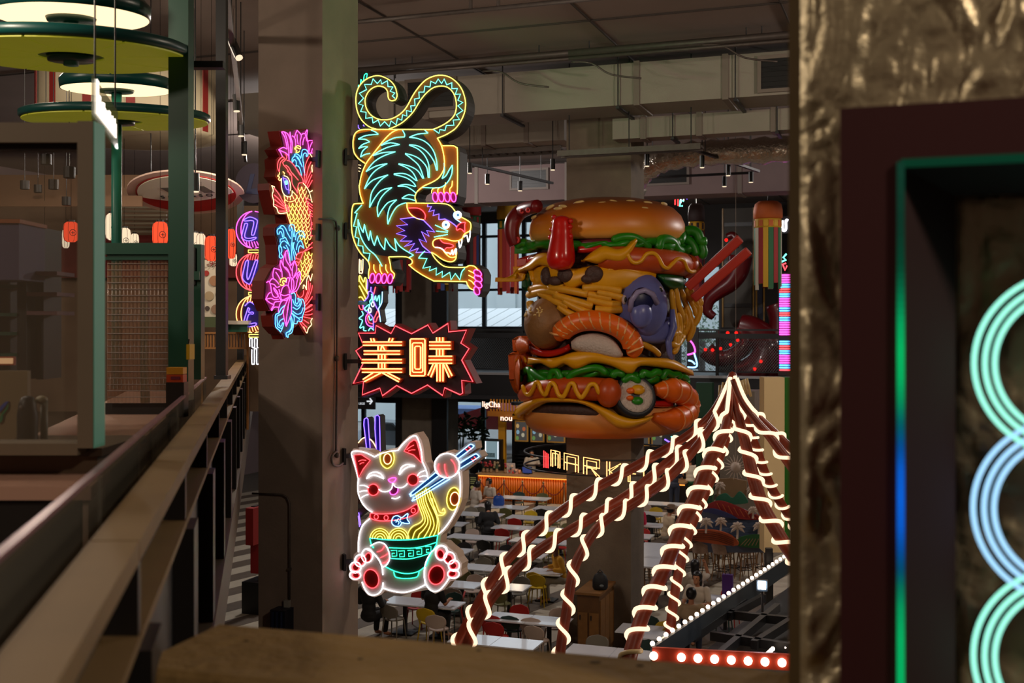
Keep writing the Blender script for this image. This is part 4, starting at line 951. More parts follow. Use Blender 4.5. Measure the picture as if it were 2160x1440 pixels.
# ================================================================ giant burger sculpture round the middle column
BC = G(UBC + 0.62, (va + vb) / 2, 0)           # column axis
BCx, BCy = BC.x, BC.y
PXM = F / BCy                                   # pixels per metre at the axis
burger = thing('burger_sculpture', 'giant layered burger sculpture wrapped around the concrete column', 'sculpture', (BCx, BCy, GP(1280, 935, UBC).z))
def cylpt(px, py, Rm):
    """point on a vertical cylinder of radius Rm (m) about the column axis, front side, seen at px,py"""
    dx, dy = (px - CX) / F, 1.0
    a = dx * dx + dy * dy; b_ = -2 * (dx * BCx + dy * BCy); c_ = BCx ** 2 + BCy ** 2 - Rm * Rm
    disc = b_ * b_ - 4 * a * c_
    t = (-b_ - math.sqrt(disc)) / (2 * a) if disc > 0 else -b_ / (2 * a)
    return Vector((dx * t, t, CZ - (py - HY) / F * t))
def radial(p):
    r = Vector((p.x - BCx, p.y - BCy, 0)); return r.normalized()
def resample(pts, n):
    L = [0]
    for a, b_ in zip(pts, pts[1:]): L.append(L[-1] + math.dist(a, b_))
    out = []
    for i in range(n):
        s_ = L[-1] * i / (n - 1); k = 0
        while k < len(L) - 2 and L[k + 1] < s_: k += 1
        t = (s_ - L[k]) / max(1e-9, L[k + 1] - L[k]); out.append(tuple(a + (b_ - a) * t for a, b_ in zip(pts[k], pts[k + 1])))
    return out
def band(top, bot, Rm, bulge, m, name, n=40, rows=8, wav=0.0, sm=True):
    """puffy sheet lying on the drum between two traced edges"""
    T_ = resample(smooth_pts(pl(top), 4) if sm else pl(top), n); B2 = resample(smooth_pts(pl(bot), 4) if sm else pl(bot), n)
    vs = []; fs = []
    for i in range(n):
        e = min(1.0, min(i, n - 1 - i) / 2.0)
        for j in range(rows + 1):
            f = j / rows
            x = T_[i][0] + (B2[i][0] - T_[i][0]) * f; y = T_[i][1] + (B2[i][1] - T_[i][1]) * f
            bl = bulge * (math.sin(math.pi * min(max(f, 0.0), 1.0)) ** 0.5 if 0 < f < 1 else 0.0) * (0.3 + 0.7 * e) + wav * math.sin(i * 1.1 + j * 0.6)
            vs.append(cylpt(x, y, Rm + bl - (0.06 if f in (0, 1) else 0)))
    w1 = rows + 1
    for i in range(n - 1):
        for j in range(rows): fs.append((i * w1 + j, i * w1 + j + 1, (i + 1) * w1 + j + 1, (i + 1) * w1 + j))
    b = MB(); b.add(vs, fs)
    # back skin so the sheet has thickness
    k = len(vs); bv = [v_ - radial(v_) * (bulge + 0.1) for v_ in vs]
    b.add(bv, [tuple(reversed(f)) for f in fs])
    rim = []
    for i in range(n - 1):
        rim.append((i * w1, (i + 1) * w1, k + (i + 1) * w1, k + i * w1)); rim.append((i * w1 + rows, k + i * w1 + rows, k + (i + 1) * w1 + rows, (i + 1) * w1 + rows))
    for f in rim: b.f.append(f); b.m.append(0)
    return b.build(name, m, burger, True)
def ctube(txt, Rm, r, m, name, n=8, sm=True, taper=True, parent=None):
    p = pl(txt) if isinstance(txt, str) else txt
    p = smooth_pts(p, 5) if sm else p
    q = [cylpt(x, y, Rm) for x, y in p]
    k = len(q); rr = [r * (1 if not taper else min(1, 0.45 + min(i, k - 1 - i) * 0.35)) for i in range(k)]
    b = MB(); b.tube(q, rr, n); return b.build(name, m, parent or burger, True)

M_bun = mat('bun_brown', (206, 112, 24), 0.4, noise=0.12, scale=1.5); M_bun2 = mat('bun_base', (224, 136, 48), 0.42, noise=0.1, scale=1.5)
M_seed = mat('sesame', (226, 190, 120), 0.5); M_lett = mat('lettuce', (34, 134, 18), 0.38, noise=0.15, scale=5, coat=0.1); M_lett2 = mat('cucumber', (24, 84, 34), 0.35)
M_chee = mat('cheddar', (232, 162, 4), 0.4, noise=0.06, scale=3); M_pat = mat('patty', (74, 50, 44), 0.6, noise=0.25, scale=7, bump=0.6, bscale=12)
M_tom = mat('tomato', (196, 30, 22), 0.25, coat=0.3); M_saus = mat('sausage', (196, 76, 20), 0.38, noise=0.08, scale=2); M_must = mat('mustard', (236, 166, 6), 0.4)
M_fry = mat('fries', (228, 162, 34), 0.45, noise=0.1, scale=6); M_nood2 = mat('noodle_strand', (222, 160, 40), 0.4); M_fish = mat('fish_blue', (104, 108, 172), 0.32, noise=0.1, scale=4)
M_salm = mat('salmon', (240, 106, 16), 0.36); M_rice = mat('rice', (208, 190, 180), 0.7, bump=0.7, bscale=22, noise=0.06, scale=20); M_red = mat('claw_red', (206, 26, 18), 0.2, coat=0.3); M_tent = mat('tentacle_red', (120, 14, 20), 0.35); M_suck = mat('sucker_pink', (226, 70, 70), 0.4)
M_nori = mat('nori', (24, 26, 34), 0.5, noise=0.2, scale=9); M_ball = mat('fried_ball', (140, 96, 52), 0.55, noise=0.2, scale=3, bump=0.4, bscale=9); M_fried = mat('fried_chicken', (212, 92, 12), 0.5, noise=0.2, scale=4, bump=0.5, bscale=7)
def height_ramp(name, stops, rough):
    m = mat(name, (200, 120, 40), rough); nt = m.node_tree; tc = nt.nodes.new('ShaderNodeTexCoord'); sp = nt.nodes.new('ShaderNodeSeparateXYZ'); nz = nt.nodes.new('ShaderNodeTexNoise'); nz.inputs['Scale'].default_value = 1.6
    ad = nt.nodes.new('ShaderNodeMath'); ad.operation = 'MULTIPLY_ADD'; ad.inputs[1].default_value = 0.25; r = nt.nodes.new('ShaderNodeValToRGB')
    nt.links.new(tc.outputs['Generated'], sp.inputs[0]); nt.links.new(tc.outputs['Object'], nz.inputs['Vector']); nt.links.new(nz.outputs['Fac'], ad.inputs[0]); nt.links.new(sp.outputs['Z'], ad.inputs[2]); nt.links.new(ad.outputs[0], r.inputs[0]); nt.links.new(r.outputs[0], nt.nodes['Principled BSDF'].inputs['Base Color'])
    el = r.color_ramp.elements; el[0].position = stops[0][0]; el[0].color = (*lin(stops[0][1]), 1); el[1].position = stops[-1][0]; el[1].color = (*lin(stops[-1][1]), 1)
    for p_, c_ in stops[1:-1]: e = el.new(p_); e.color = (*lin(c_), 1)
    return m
M_bun = height_ramp('bun_crust', [(.1, (234, 172, 92)), (.3, (230, 146, 40)), (.6, (206, 108, 22)), (1.0, (132, 68, 24))], .4); M_bun2 = height_ramp('bun_heel', [(.1, (190, 92, 14)), (.5, (214, 120, 30)), (1.1, (240, 170, 100))], .42)  # top bun: browned crust, and its darker top also paints in light from below
def zpx(py): return CZ - (py - HY) / F * (BCy - 1.9)
# hidden core so nothing shows through
b = MB(); b.lathe((BCx, BCy, zpx(880)), [(1.45, 0), (1.55, 0.1), (1.55, zpx(500) - zpx(880)), (1.4, zpx(490) - zpx(880))], 32); b.build('core', M_pat, burger, True)
# buns
zt0, zb0 = CZ - (417 - HY) / F * (BCy - 0.4), zpx(500); H_ = zt0 - zb0; Rt0 = 1.74
prof = [(1.35, 0.02), (1.62, 0.0), (1.72, 0.08), (1.76, 0.2), (1.74, 0.36), (1.66, 0.52), (1.5, 0.66), (1.25, 0.76), (0.9, 0.83), (0.55, 0.86), (0.4, 0.86)]
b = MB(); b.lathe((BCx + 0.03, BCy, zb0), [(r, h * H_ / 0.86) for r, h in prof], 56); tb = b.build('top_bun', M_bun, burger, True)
for (x, y, t) in ((1187, 435, 10), (1221, 427, -20), (1268, 429, -12), (1297, 426, 30), (1360, 440, 5), (1367, 428, 8), (1401, 430, 10), (1126, 458, -15), (1160, 437, -35), (1330, 425, 0), (1177, 440, 0)):
    # on the dome: solve radius from height
    hh = (CZ - (y - HY) / F * (BCy - 1.1)) - zb0; f = hh / H_ * 0.86; r_ = 1.7
    for (ra, ha), (rb, hb) in zip(prof[2:], prof[3:]):
        if ha <= f <= hb: r_ = ra + (rb - ra) * (f - ha) / (hb - ha)
    if f > 0.84: r_ = 0.75
    p = cylpt(x, y, r_); n_ = radial(p); side = n_.cross(UP); tt = math.radians(t)
    X_ = side * math.cos(tt) + UP * math.sin(tt); Z_ = (n_ + UP * 0.8).normalized(); X_ = (X_ - Z_ * X_.dot(Z_)).normalized(); Y_ = Z_.cross(X_)
    b = MB(); b.ball(p, (0.13, 0.04, 0.04), 10, 6, (X_, Y_, Z_)); b.build('sesame_seed', M_seed, tb, True)
zb1 = zpx(932); H1 = zpx(862) - zb1
prof = [(0.6, 0.0), (1.3, 0.0), (1.62, 0.06), (1.78, 0.18), (1.82, 0.32), (1.78, 0.48), (1.7, 0.56), (1.2, 0.58), (0.9, 0.58)]
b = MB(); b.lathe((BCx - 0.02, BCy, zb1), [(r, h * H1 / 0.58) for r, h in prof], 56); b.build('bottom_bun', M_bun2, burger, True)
# upper layers
band('1086,512 1110,506 1150,505 1200,506 1250,508 1310,503 1360,500 1420,498 1470,500', '1085,535 1110,532 1135,526 1165,528 1200,530 1240,528 1290,522 1330,530 1370,520 1400,528 1440,540 1478,530', 1.62, 0.14, M_lett, 'lettuce', wav=0.05)
for t, r_ in (('1432,512 1440,494 1455,486 1470,492 1478,508 1492,510', 0.12), ('1388,528 1392,508 1405,504 1418,510 1428,526 1445,528 1462,520', 0.11), ('1440,500 1458,512 1466,528 1468,540', 0.11), ('1290,508 1310,500 1335,500 1355,510 1372,524', 0.09), ('1086,520 1100,512 1118,516 1132,520', 0.1), ('1478,512 1484,530 1478,545', 0.1)):
    ctube(t, 1.72, r_, M_lett, 'lettuce_frill')
band('1090,546 1110,540 1135,533 1160,530', '1092,562 1112,558 1138,552 1160,548', 1.66, 0.12, M_tom, 'tomato_slice'); band('1218,518 1240,516 1270,514', '1218,534 1242,534 1270,530', 1.68, 0.1, M_tom, 'tomato_slice')
band('1222,505 1260,503 1310,503', '1222,518 1260,517 1310,514', 1.6, 0.1, mat('onion_purple', (96, 24, 40), 0.4), 'onion_slice')
# hot dog, upper
b = MB(); q = [cylpt(x, y, 1.72) for x, y in smooth_pts([(1262, 556), (1300, 546), (1350, 548), (1400, 552), (1440, 558), (1470, 570)], 5)]
b.tube(q, [0.1 + 0.17 * min(1, i / 4, (len(q) - 0.4 - i) / 3) for i in range(len(q))], 14); b.build('sausage', M_saus, burger, True)
ctube('1322,532 1330,548 1340,554 1352,550 1364,536 1378,534 1388,542 1398,560 1408,565 1418,556 1430,546 1442,550 1452,570 1464,572 1474,560', 1.98, 0.045, M_must, 'mustard_line')
band('1440,536 1460,540 1476,552 1484,566', '1440,560 1458,570 1472,580 1482,580', 1.72, 0.16, mat('apricot', (226, 130, 30), 0.3), 'orange_crust')
# cheese sheets, upper
band('1226,552 1240,538 1256,526 1275,518 1300,524 1320,520 1342,502', '1226,548 1242,552 1262,556 1280,550 1300,554 1322,548 1345,508', 1.9, 0.14, M_chee, 'cheese_sheet')
band('1082,562 1100,562 1118,550 1132,537 1150,533 1172,540', '1084,584 1102,572 1118,570 1136,560 1150,562 1172,568', 1.86, 0.12, M_chee, 'cheese_sheet')
band('1045,585 1065,586 1082,578 1090,566', '1044,594 1066,594 1086,592 1094,584', 1.95, 0.1, M_chee, 'cheese_tongue', n=14, rows=5)
band('1118,562 1150,556 1180,560 1210,566 1250,560 1300,556 1350,562 1385,575', '1124,606 1150,600 1180,590 1200,612 1235,600 1270,614 1310,612 1380,602', 1.74, 0.12, M_chee, 'cheese_layer')
for t in ('1120,566 1124,580 1126,594', '1134,568 1150,572 1170,568', '1186,570 1200,578 1214,572', '1222,588 1235,580 1240,566', '1280,572 1300,566 1330,570 1360,580'):
    ctube(t, 1.78, 0.075, M_chee, 'cheese_drip')
for (x, y, rx, rz_) in ((1152, 582, .15, .2), (1192, 580, .19, .16), (1170, 592, .2, .1), (1253, 578, .2, .18), (1240, 588, .15, .1)):
    p = cylpt(x, y, 1.84); n_ = radial(p); b = MB(); b.ball(p, (rx, .1, rz_), 12, 8, (n_.cross(UP), n_, UP)); b.build('patty_chunk', M_pat, burger, True)
band('1102,562 1112,564 1122,566', '1100,606 1110,614 1122,608', 1.66, 0.14, M_lett2, 'pepper_strip', n=10)
band('1385,578 1410,574 1440,580 1448,584', '1395,596 1415,612 1440,612 1446,604', 1.68, 0.14, M_lett2, 'pepper_strip', n=14)
# fries and noodles
rnd = random.Random(3)
for i, t in enumerate(('1120,610 1150,604 1190,606', '1116,622 1150,614 1180,618', '1140,618 1170,634 1200,646', '1170,622 1210,634 1250,646', '1190,634 1220,650 1250,662', '1210,614 1250,622 1290,630', '1240,630 1280,640 1310,642', '1230,608 1270,606 1310,614', '1256,652 1290,654 1312,652', '1180,646 1200,660 1220,668', '1118,636 1120,650 1128,660', '1260,616 1300,624 1318,632', '1160,606 1200,612 1240,620')):
    ctube(t, 1.72 + 0.05 * rnd.random(), 0.085, M_fry, 'french_fry', taper=False)
for t in ('1425,606 1430,640 1442,680 1440,720', '1436,610 1446,640 1456,670 1448,700', '1446,606 1456,630 1466,650 1470,668', '1452,606 1468,632 1476,650 1470,676 1456,690', '1460,640 1472,646 1478,636 1470,628', '1430,660 1434,690 1428,730 1420,745', '1440,650 1450,676 1446,700 1436,716', '1416,610 1420,650 1426,690 1424,740', '1418,706 1430,702 1436,714 1428,728 1416,724', '1350,722 1366,730 1380,738 1392,750', '1452,660 1462,690 1450,720'):
    ctube(t, 1.74, 0.07, M_nood2, 'noodle')
# fish head
p0 = cylpt(1365, 645, 1.85)
fa = radial(p0); fx = fa.cross(UP).normalized()
b = MB(); b.ball(p0 - fa * 0.25, (0.54, 0.62, 0.72), 24, 16, (fx, fa, UP)); fh = b.build('fish_head', M_fish, burger, True)
b = MB(); b.tube([cylpt(x, y, 2.2 + z_) for x, y, z_ in ((1330, 656, -.02), (1332, 634, .08), (1345, 616, .13), (1360, 612, .14), (1376, 620, .1), (1386, 640, .02))], [0.06] * 6, 8); b.build('fish_lip', mat('fish_lip', (150, 140, 180), 0.3), fh, True)
p = cylpt(1355, 632, 2.2); b = MB(); b.ball(p, (0.27, 0.12, 0.26), 16, 10, (fx, fa, UP)); b.build('fish_mouth', mat('mouth_blue', (20, 26, 74), 0.4), fh, True)
p = cylpt(1352, 662, 2.16); b = MB(); b.ball(p, (0.25, 0.2, 0.3), 16, 10, (fx, fa, UP)); b.build('fish_jaw', M_fish, fh, True)
for (x, y, s_) in ((1391, 613, 1), (1317, 632, .6)):
    p = cylpt(x, y, 2.05); b = MB(); b.ball(p, (0.09 * s_, 0.06, 0.1), 12, 8, (fx, fa, UP)); b.build('fish_eye', mat('fish_eye', (190, 170, 170), 0.3), fh, True)
    b = MB(); b.ball(p + fa * 0.05, (0.05 * s_, 0.03, 0.06), 10, 6, (fx, fa, UP)); b.build('fish_pupil', M_black, fh, True)
band('1330,688 1360,692 1392,684 1414,668', '1352,722 1380,726 1404,722 1418,712', 1.72, 0.16, M_fish, 'fish_body', n=18)
b = MB(); q = [cylpt(x, y, 1.9) for x, y in ((1418, 652), (1420, 690), (1410, 720), (1412, 745), (1418, 764))]; b.tube(q, [0.05, .09, .07, .06, .02], 8); b.build('fish_fin', M_fish, fh, True)
# meat ball bun
p = cylpt(1147, 682, 1.75); n_ = radial(p); b = MB(); b.ball(p - n_ * 0.1, (0.54, 0.5, 0.57), 24, 16, (n_.cross(UP), n_, UP)); mb_ = b.build('rice_ball', M_ball, burger, True)
for i in range(22):
    x = 1147 + rnd.uniform(-26, 26); y = 652 + rnd.uniform(-12, 16); d2 = ((x - 1147) / 51) ** 2 + ((y - 682) / 55) ** 2
    if d2 > .8: continue
    c = cylpt(x, y, 1.75) ; c = Vector((p.x, p.y, p.z)) - n_ * 0.1 + n_.cross(UP) * ((1147 - x) / 94 * -1 * 1) * -1 + UP * ((682 - y) / 98) + n_ * (0.5 * math.sqrt(max(0, 1 - d2)) + 0.0)
    X_ = (n_.cross(UP) * rnd.uniform(-1, 1) + UP * rnd.uniform(-1, 1)).normalized(); Z_ = (n_ + UP * .5).normalized(); X_ = (X_ - Z_ * X_.dot(Z_)).normalized()
    b = MB(); b.ball(c, (0.05, 0.018, 0.02), 8, 5, (X_, Z_.cross(X_), Z_)); b.build('sesame_seed', M_seed, mb_, True)
# sushi
pts_s = smooth_pts([(1178, 718), (1184, 702), (1200, 688), (1225, 678), (1255, 676), (1285, 682), (1310, 694), (1328, 712), (1336, 736), (1330, 752)], 5)
b = MB(); q = [cylpt(x, y, 1.92) for x, y in pts_s]; k = len(q)
b.tube(q, [0.06 + 0.16 * min(1, i / 5, (k - 1 - i) / 6 + .1) for i in range(k)], 12); sal = b.build('salmon_slice', M_salm, burger, True)
for i in range(4, k - 4, 3):
    c = q[i]; n_ = radial(c); t = (q[i + 1] - q[i - 1]).normalized(); s_ = n_.cross(t).normalized()
    b = MB(); b.tube([c + s_ * .17 + n_ * .13 - t * .05, c + n_ * .22, c - s_ * .17 + n_ * .13 + t * .08], 0.026, 5); b.build('fat_line', mat('salmon_fat', (244, 178, 110), 0.4), sal, True)
band('1204,720 1220,708 1250,702 1280,708 1300,722 1314,745', '1206,736 1225,744 1250,750 1280,756 1300,758 1314,752', 1.84, 0.2, M_rice, 'rice_bed', n=26, rows=8)
band('1112,722 1130,734 1160,738 1185,732 1200,724', '1116,744 1135,752 1160,754 1185,748 1204,738', 1.74, 0.1, M_tom, 'tomato_slice', n=24)
# cheese middle, patty, lettuce lower
band('1114,752 1150,756 1180,752 1210,742 1250,740 1290,750 1330,752 1380,754 1420,758 1462,782', '1112,770 1140,766 1165,778 1190,768 1215,780 1250,766 1290,772 1330,790 1350,772 1400,776 1430,782 1464,792', 1.9, 0.12, M_chee, 'cheese_sheet', n=60)
band('1126,762 1200,764 1280,766 1360,768 1440,772', '1126,786 1200,786 1280,784 1360,790 1440,790', 1.62, 0.1, M_pat, 'patty')
band('1096,786 1130,778 1180,780 1230,776 1280,774 1330,782 1380,780 1430,784 1454,790', '1096,808 1130,808 1180,806 1230,800 1280,796 1330,806 1380,812 1430,806 1452,806', 1.7, 0.12, M_lett, 'lettuce', n=50, wav=0.05)
for t in ('1096,806 1100,788 1116,780 1122,794 1130,806', '1120,780 1140,796 1160,804', '1160,806 1164,786 1176,784 1184,804', '1200,802 1206,790 1230,780 1262,776 1280,790', '1290,796 1300,786 1318,792', '1352,798 1356,786 1372,790 1384,784 1394,788', '1396,800 1404,784 1418,790 1430,788 1432,800', '1436,790 1448,800 1446,812', '1312,806 1330,794 1350,806'):
    ctube(t, 1.84, 0.085, M_lett, 'lettuce_frill')
for t in ('1098,770 1102,784 1110,778', '1090,756 1096,770 1102,790', '1106,752 1110,764'):
    ctube(t, 1.8, 0.07, M_chee, 'cheese_drip')
# hot dog, lower
q = [cylpt(x, y, 1.8) for x, y in smooth_pts([(1096, 834), (1140, 824), (1190, 820), (1240, 820), (1275, 822), (1298, 826)], 5)]; k = len(q)
b = MB(); b.tube(q, [0.12 + 0.13 * min(1, i / 4) for i in range(k)], 14); b.build('sausage', M_saus, burger, True)
p = cylpt(1284, 828, 1.92); n_ = radial(p); b = MB(); b.ball(p, (0.27, 0.27, 0.31), 18, 12, (n_.cross(UP), n_, UP)); b.build('sausage_end', M_saus, burger, True)
ctube('1102,812 1108,828 1116,832 1124,822 1130,808 1136,808 1142,824 1150,832 1156,820 1162,808 1170,812 1178,832 1188,836 1196,822 1202,810 1210,810 1216,826 1226,838 1236,826 1244,812 1256,812 1264,832', 2.08, 0.05, M_must, 'mustard_line')
# maki roll
p = cylpt(1336, 838, 1.8); n_ = (radial(p) + UP * 0.35).normalized(); X_ = n_.cross(UP).normalized(); Y_ = n_.cross(X_)
b = MB(); b.lathe(p - n_ * 0.2, [(0.3, 0), (0.45, 0.02), (0.47, 0.3), (0.42, 0.38), (0.36, 0.34)], 28, ax=(X_, Y_, n_)); mk_ = b.build('maki_roll', M_nori, burger, True)
b = MB(); b.lathe(p - n_ * 0.2, [(0.36, 0.3), (0.37, 0.37), (0.28, 0.36), (0, 0.33)], 24, ax=(X_, Y_, n_)); b.build('maki_rice', M_rice, mk_, True)
for (a, c, m_, s_) in ((-.06, -.12, M_chee, .16), (.1, -.1, M_salm, .1), (-.02, .12, M_lett, .13), (.14, .06, M_salm, .08)):
    b = MB(); b.ball(p + n_ * 0.17 + X_ * a + Y_ * c, (s_, s_ * .7, .06), 12, 6, (X_, Y_, n_)); b.build('maki_filling', m_, mk_, True)
# shrimp
sp_ = smooth_pts([(1382, 822), (1408, 822), (1432, 826), (1448, 840), (1452, 858), (1444, 874), (1428, 884), (1405, 884), (1378, 878)], 5); k = len(sp_)
b = MB(); q = [cylpt(x, y, 1.85) for x, y in sp_]; b.tube(q, [(0.05 + 0.2 * min(1, (i + 2) / 8, (k - i) / 10)) * (1 + 0.06 * (i % 3 == 0)) for i in range(k)], 12); sh = b.build('shrimp', M_salm, burger, True)
for i in range(3, k - 8, 4):
    c = q[i]; n_ = radial(c); t = (q[i + 1] - q[i - 1]).normalized(); s_ = n_.cross(t).normalized(); R_ = 0.05 + 0.2 * min(1, (i + 2) / 8, (k - i) / 10)
    b = MB(); b.tube([c + s_ * math.cos(a) * (R_ + .01) + n_ * math.sin(a) * (R_ + .01) for a in [math.pi * j / 8 for j in range(9)]], 0.018, 5); b.build('shell_ring', mat('shrimp_stripe', (232, 150, 90), 0.3), sh, True)
band('1376,846 1400,842 1420,842', '1376,858 1400,860 1420,858', 1.7, 0.12, M_tom, 'tomato_slice', n=16); band('1370,866 1400,862 1430,862', '1370,876 1400,874 1430,874', 1.66, 0.08, M_pat, 'patty', n=14)
# cheese lower, patty lower
band('1080,876 1090,858 1110,846 1140,838 1180,838 1220,842 1250,850 1280,862 1310,876 1340,882 1380,876', '1088,886 1096,878 1112,866 1140,850 1180,848 1220,850 1250,862 1275,882 1300,900 1330,902 1370,888', 1.94, 0.12, M_chee, 'cheese_sheet', n=60)
band('1112,862 1140,852 1180,852 1230,854 1268,866', '1112,872 1140,876 1180,878 1230,880 1268,878', 1.72, 0.1, M_pat, 'patty', n=30)
band('1086,868 1092,862 1100,856', '1080,884 1090,886 1100,878', 1.88, 0.14, M_chee, 'cheese_tongue', n=12)
# fried crust, left
band('1080,716 1096,708 1112,714 1116,726', '1082,740 1094,748 1108,744 1116,738', 1.84, 0.2, M_fried, 'fried_crust', n=16); band('1072,748 1084,742 1096,750 1098,760', '1074,800 1084,824 1092,830 1098,826', 1.86, 0.2, M_fried, 'fried_crust', n=16)
# tentacle
tp = smooth_pts([(1088, 516), (1080, 492), (1082, 468), (1094, 450), (1112, 440), (1134, 434)], 5); q = [cylpt(x, y, 1.86) for x, y in tp]; k = len(q)
b = MB(); b.tube(q, [0.1 + 0.09 * (1 - abs(i / k - .4)) for i in range(k)], 12); te = b.build('tentacle', M_tent, burger, True)
for (x, y, r_) in ((1091, 506, 7), (1084, 490, 6), (1083, 475, 5.5), (1089, 456, 5.5), (1101, 445, 5.5), (1114, 443, 5.5)):
    p = cylpt(x, y, 2.0); n_ = (radial(p) + Vector((0, -1, 0))).normalized(); X_ = n_.cross(UP).normalized(); Y_ = n_.cross(X_); rr_ = r_ / PXM
    b = MB(); b.tube([p + X_ * math.cos(a) * rr_ * .7 + Y_ * math.sin(a) * rr_ * .7 for a in [2 * math.pi * j / 14 for j in range(14)]], rr_ * .36, 8, closed=True); b.build('sucker', M_suck, te, True)
# lobster claw
q = [cylpt(x, y, 2.0) for x, y in smooth_pts([(1183, 570), (1183, 550), (1184, 525), (1185, 500), (1185, 478), (1185, 460), (1185, 454)], 4)]; k = len(q)
b = MB(); b.tube(q, [0.06, .2, .25, .28, .3, .3, .3, .29, .28, .27, .26, .25, .24, .23, .225, .22, .21, .205, .2, .19, .17, .13, .09, .04, .02][:k], 18); cl_ = b.build('lobster_claw', M_red, burger, True)
for (x, y) in ((1169, 458), (1168, 469), (1164, 484), (1161, 500), (1204, 466), (1203, 478), (1204, 498)):
    p = cylpt(x, y, 2.06); b = MB(); b.ball(p, 0.055, 10, 8); b.build('claw_bump', M_red, cl_, True)
# chopsticks
for (x0, y0, x1, y1) in ((1450, 606, 1562, 502), (1462, 630, 1580, 528)):
    a = P(x0, y0, BCy - 0.9); c = P(x1, y1, BCy - 1.3); b = MB(); b.bar(a, c, 0.20, 0.17, up=Vector((0, 1, 0))); ch = b.build('chopstick', mat('chopstick_red', (186, 44, 26), 0.5), burger)
    bv = ch.modifiers.new('edge', 'BEVEL'); bv.width = 0.03; bv.segments = 2
# ================================================================ carousel canopy: red poles with spiral light tubes
M_pole = mat('pole_red', (126, 48, 26), 0.4, noise=0.1, scale=5)
M_led = glow('warm_flex', (255, 216, 176), 1.9); M_ledoff = mat('flex_unlit', (190, 168, 120), 0.4)
M_bulb = glow('bulb_warm', (255, 226, 200), 5.0)
ride = thing('light_canopy', 'peaked canopy of red poles wound with glowing spiral tubes above a bulb-lit frame', 'canopy', P(1420, 1400, 14.4))
APEX = P(1545, 792, 16.6)
def strand(txt, d0, d1, r0, r1, pitch, rl, off_from=None, phase=0.0, turn=1, straight=0.075):
    px = resample(smooth_pts(pl(txt), 6), 130)
    n = len(px); path = [P(x, y, d0 + (d1 - d0) * i / (n - 1)) for i, (x, y) in enumerate(px)]
    rr = [r0 + (r1 - r0) * min(1, i / 25) for i in range(n)]
    b = MB(); b.tube(path, rr, 12); po = b.build('pole', M_pole, ride, True)
    # spiral flex
    L = [0]
    for a, c in zip(path, path[1:]): L.append(L[-1] + (c - a).length)
    tot = L[-1]; m = int(tot / pitch * 18); pts = []; N = None
    for i in range(m + 1):
        s_ = tot * i / m; k = 0
        while k < n - 2 and L[k + 1] < s_: k += 1
        f = (s_ - L[k]) / max(1e-6, L[k + 1] - L[k]); c = path[k].lerp(path[k + 1], f); t = (path[min(k + 2, n - 1)] - path[max(k - 1, 0)]).normalized()
        X_ = t.cross(Vector((0, 1, 0))).normalized(); Y_ = t.cross(X_)
        a = phase + turn * 2 * math.pi * max(0, s_ - straight * tot) / pitch
        R_ = rr[min(k, n - 1)] + rl * 0.85
        pts.append((c + X_ * math.cos(a) * R_ + Y_ * math.sin(a) * R_, s_ / tot))
    if off_from is None:
        b = MB(); b.tube([p for p, _ in pts], rl, 7); b.build('light_tube', M_led, po, True)
    else:
        b = MB(); b.tube([p for p, f in pts if f <= off_from], rl, 7); b.build('light_tube', M_led, po, True)
        b = MB(); b.tube([p for p, f in pts if f >= off_from], rl, 7); b.build('light_tube', M_ledoff, po, True)
strand('1540,800 1500,872 1440,925 1350,978 1250,1034 1150,1104 1060,1192 1000,1290 960,1372 925,1500 905,1640 895,1780', 16.4, 15.0, 0.04, 0.072, 0.42, 0.027, turn=-1)
strand('1545,800 1492,905 1420,966 1330,1040 1240,1096 1120,1172 1050,1244 1010,1305 978,1380 945,1500 925,1640 915,1800', 16.3, 14.6, 0.04, 0.075, 0.42, 0.027, phase=1.5, turn=-1)
strand('1547,802 1503,895 1420,998 1338,1060 1290,1088 1250,1126 1212,1196 1195,1290 1180,1390 1172,1520 1168,1660 1166,1820', 16.2, 14.2, 0.04, 0.07, 0.38, 0.026, phase=3, turn=-1)
strand('1543,800 1530,905 1496,972 1468,1046 1436,1112 1402,1200 1370,1264 1346,1325 1322,1410 1300,1520 1285,1660 1278,1900', 16.0, 13.0, 0.05, 0.095, 0.30, 0.029, off_from=0.57, phase=2, turn=1)
strand('1549,800 1540,895 1518,965 1496,1020 1466,1090 1446,1147 1430,1215 1420,1275 1412,1345 1404,1415 1398,1500 1394,1600 1392,1740', 17.0, 15.5, 0.04, 0.07, 0.21, 0.021, phase=0, turn=-1)
strand('1543,796 1561,891 1572,933 1585,991 1606,1060 1627,1100 1654,1145 1690,1200 1740,1290 1800,1420 1850,1600 1870,1880', 16.0, 13.6, 0.05, 0.09, 0.32, 0.027, phase=1, turn=-1)
strand('1550,800 1574,885 1593,938 1611,991 1630,1033 1653,1070 1690,1130 1740,1210 1800,1330 1840,1460 1850,1590', 17.2, 18.5, 0.04, 0.07, 0.21, 0.021, phase=2, turn=-1)
strand('1546,800 1564,846 1598,891 1625,922 1662,972 1700,1020 1790,1130 1880,1280 1950,1480 1980,1860', 15.8, 14.2, 0.04, 0.075, 0.42, 0.026, phase=0.5, turn=-1)
strand('1550,800 1570,848 1592,872 1617,896 1652,930 1700,975 1790,1060 1880,1180 1950,1360 1980,1680', 16.8, 16.6, 0.04, 0.07, 0.42, 0.026, phase=2.4, turn=-1)
for (x0, y0, x1, y1, d) in ((1519, 812, 1516, 850, 16.5), (1526, 806, 1520, 846, 16.4), (1575, 798, 1584, 836, 16.8), (1569, 800, 1576, 832, 16.9), (1564, 802, 1570, 830, 16.7)):
    b = MB(); b.tube([P(x0, y0, d), P(x1, y1, d)], 0.022, 7); b.build('flex_end', M_ledoff, ride, True)
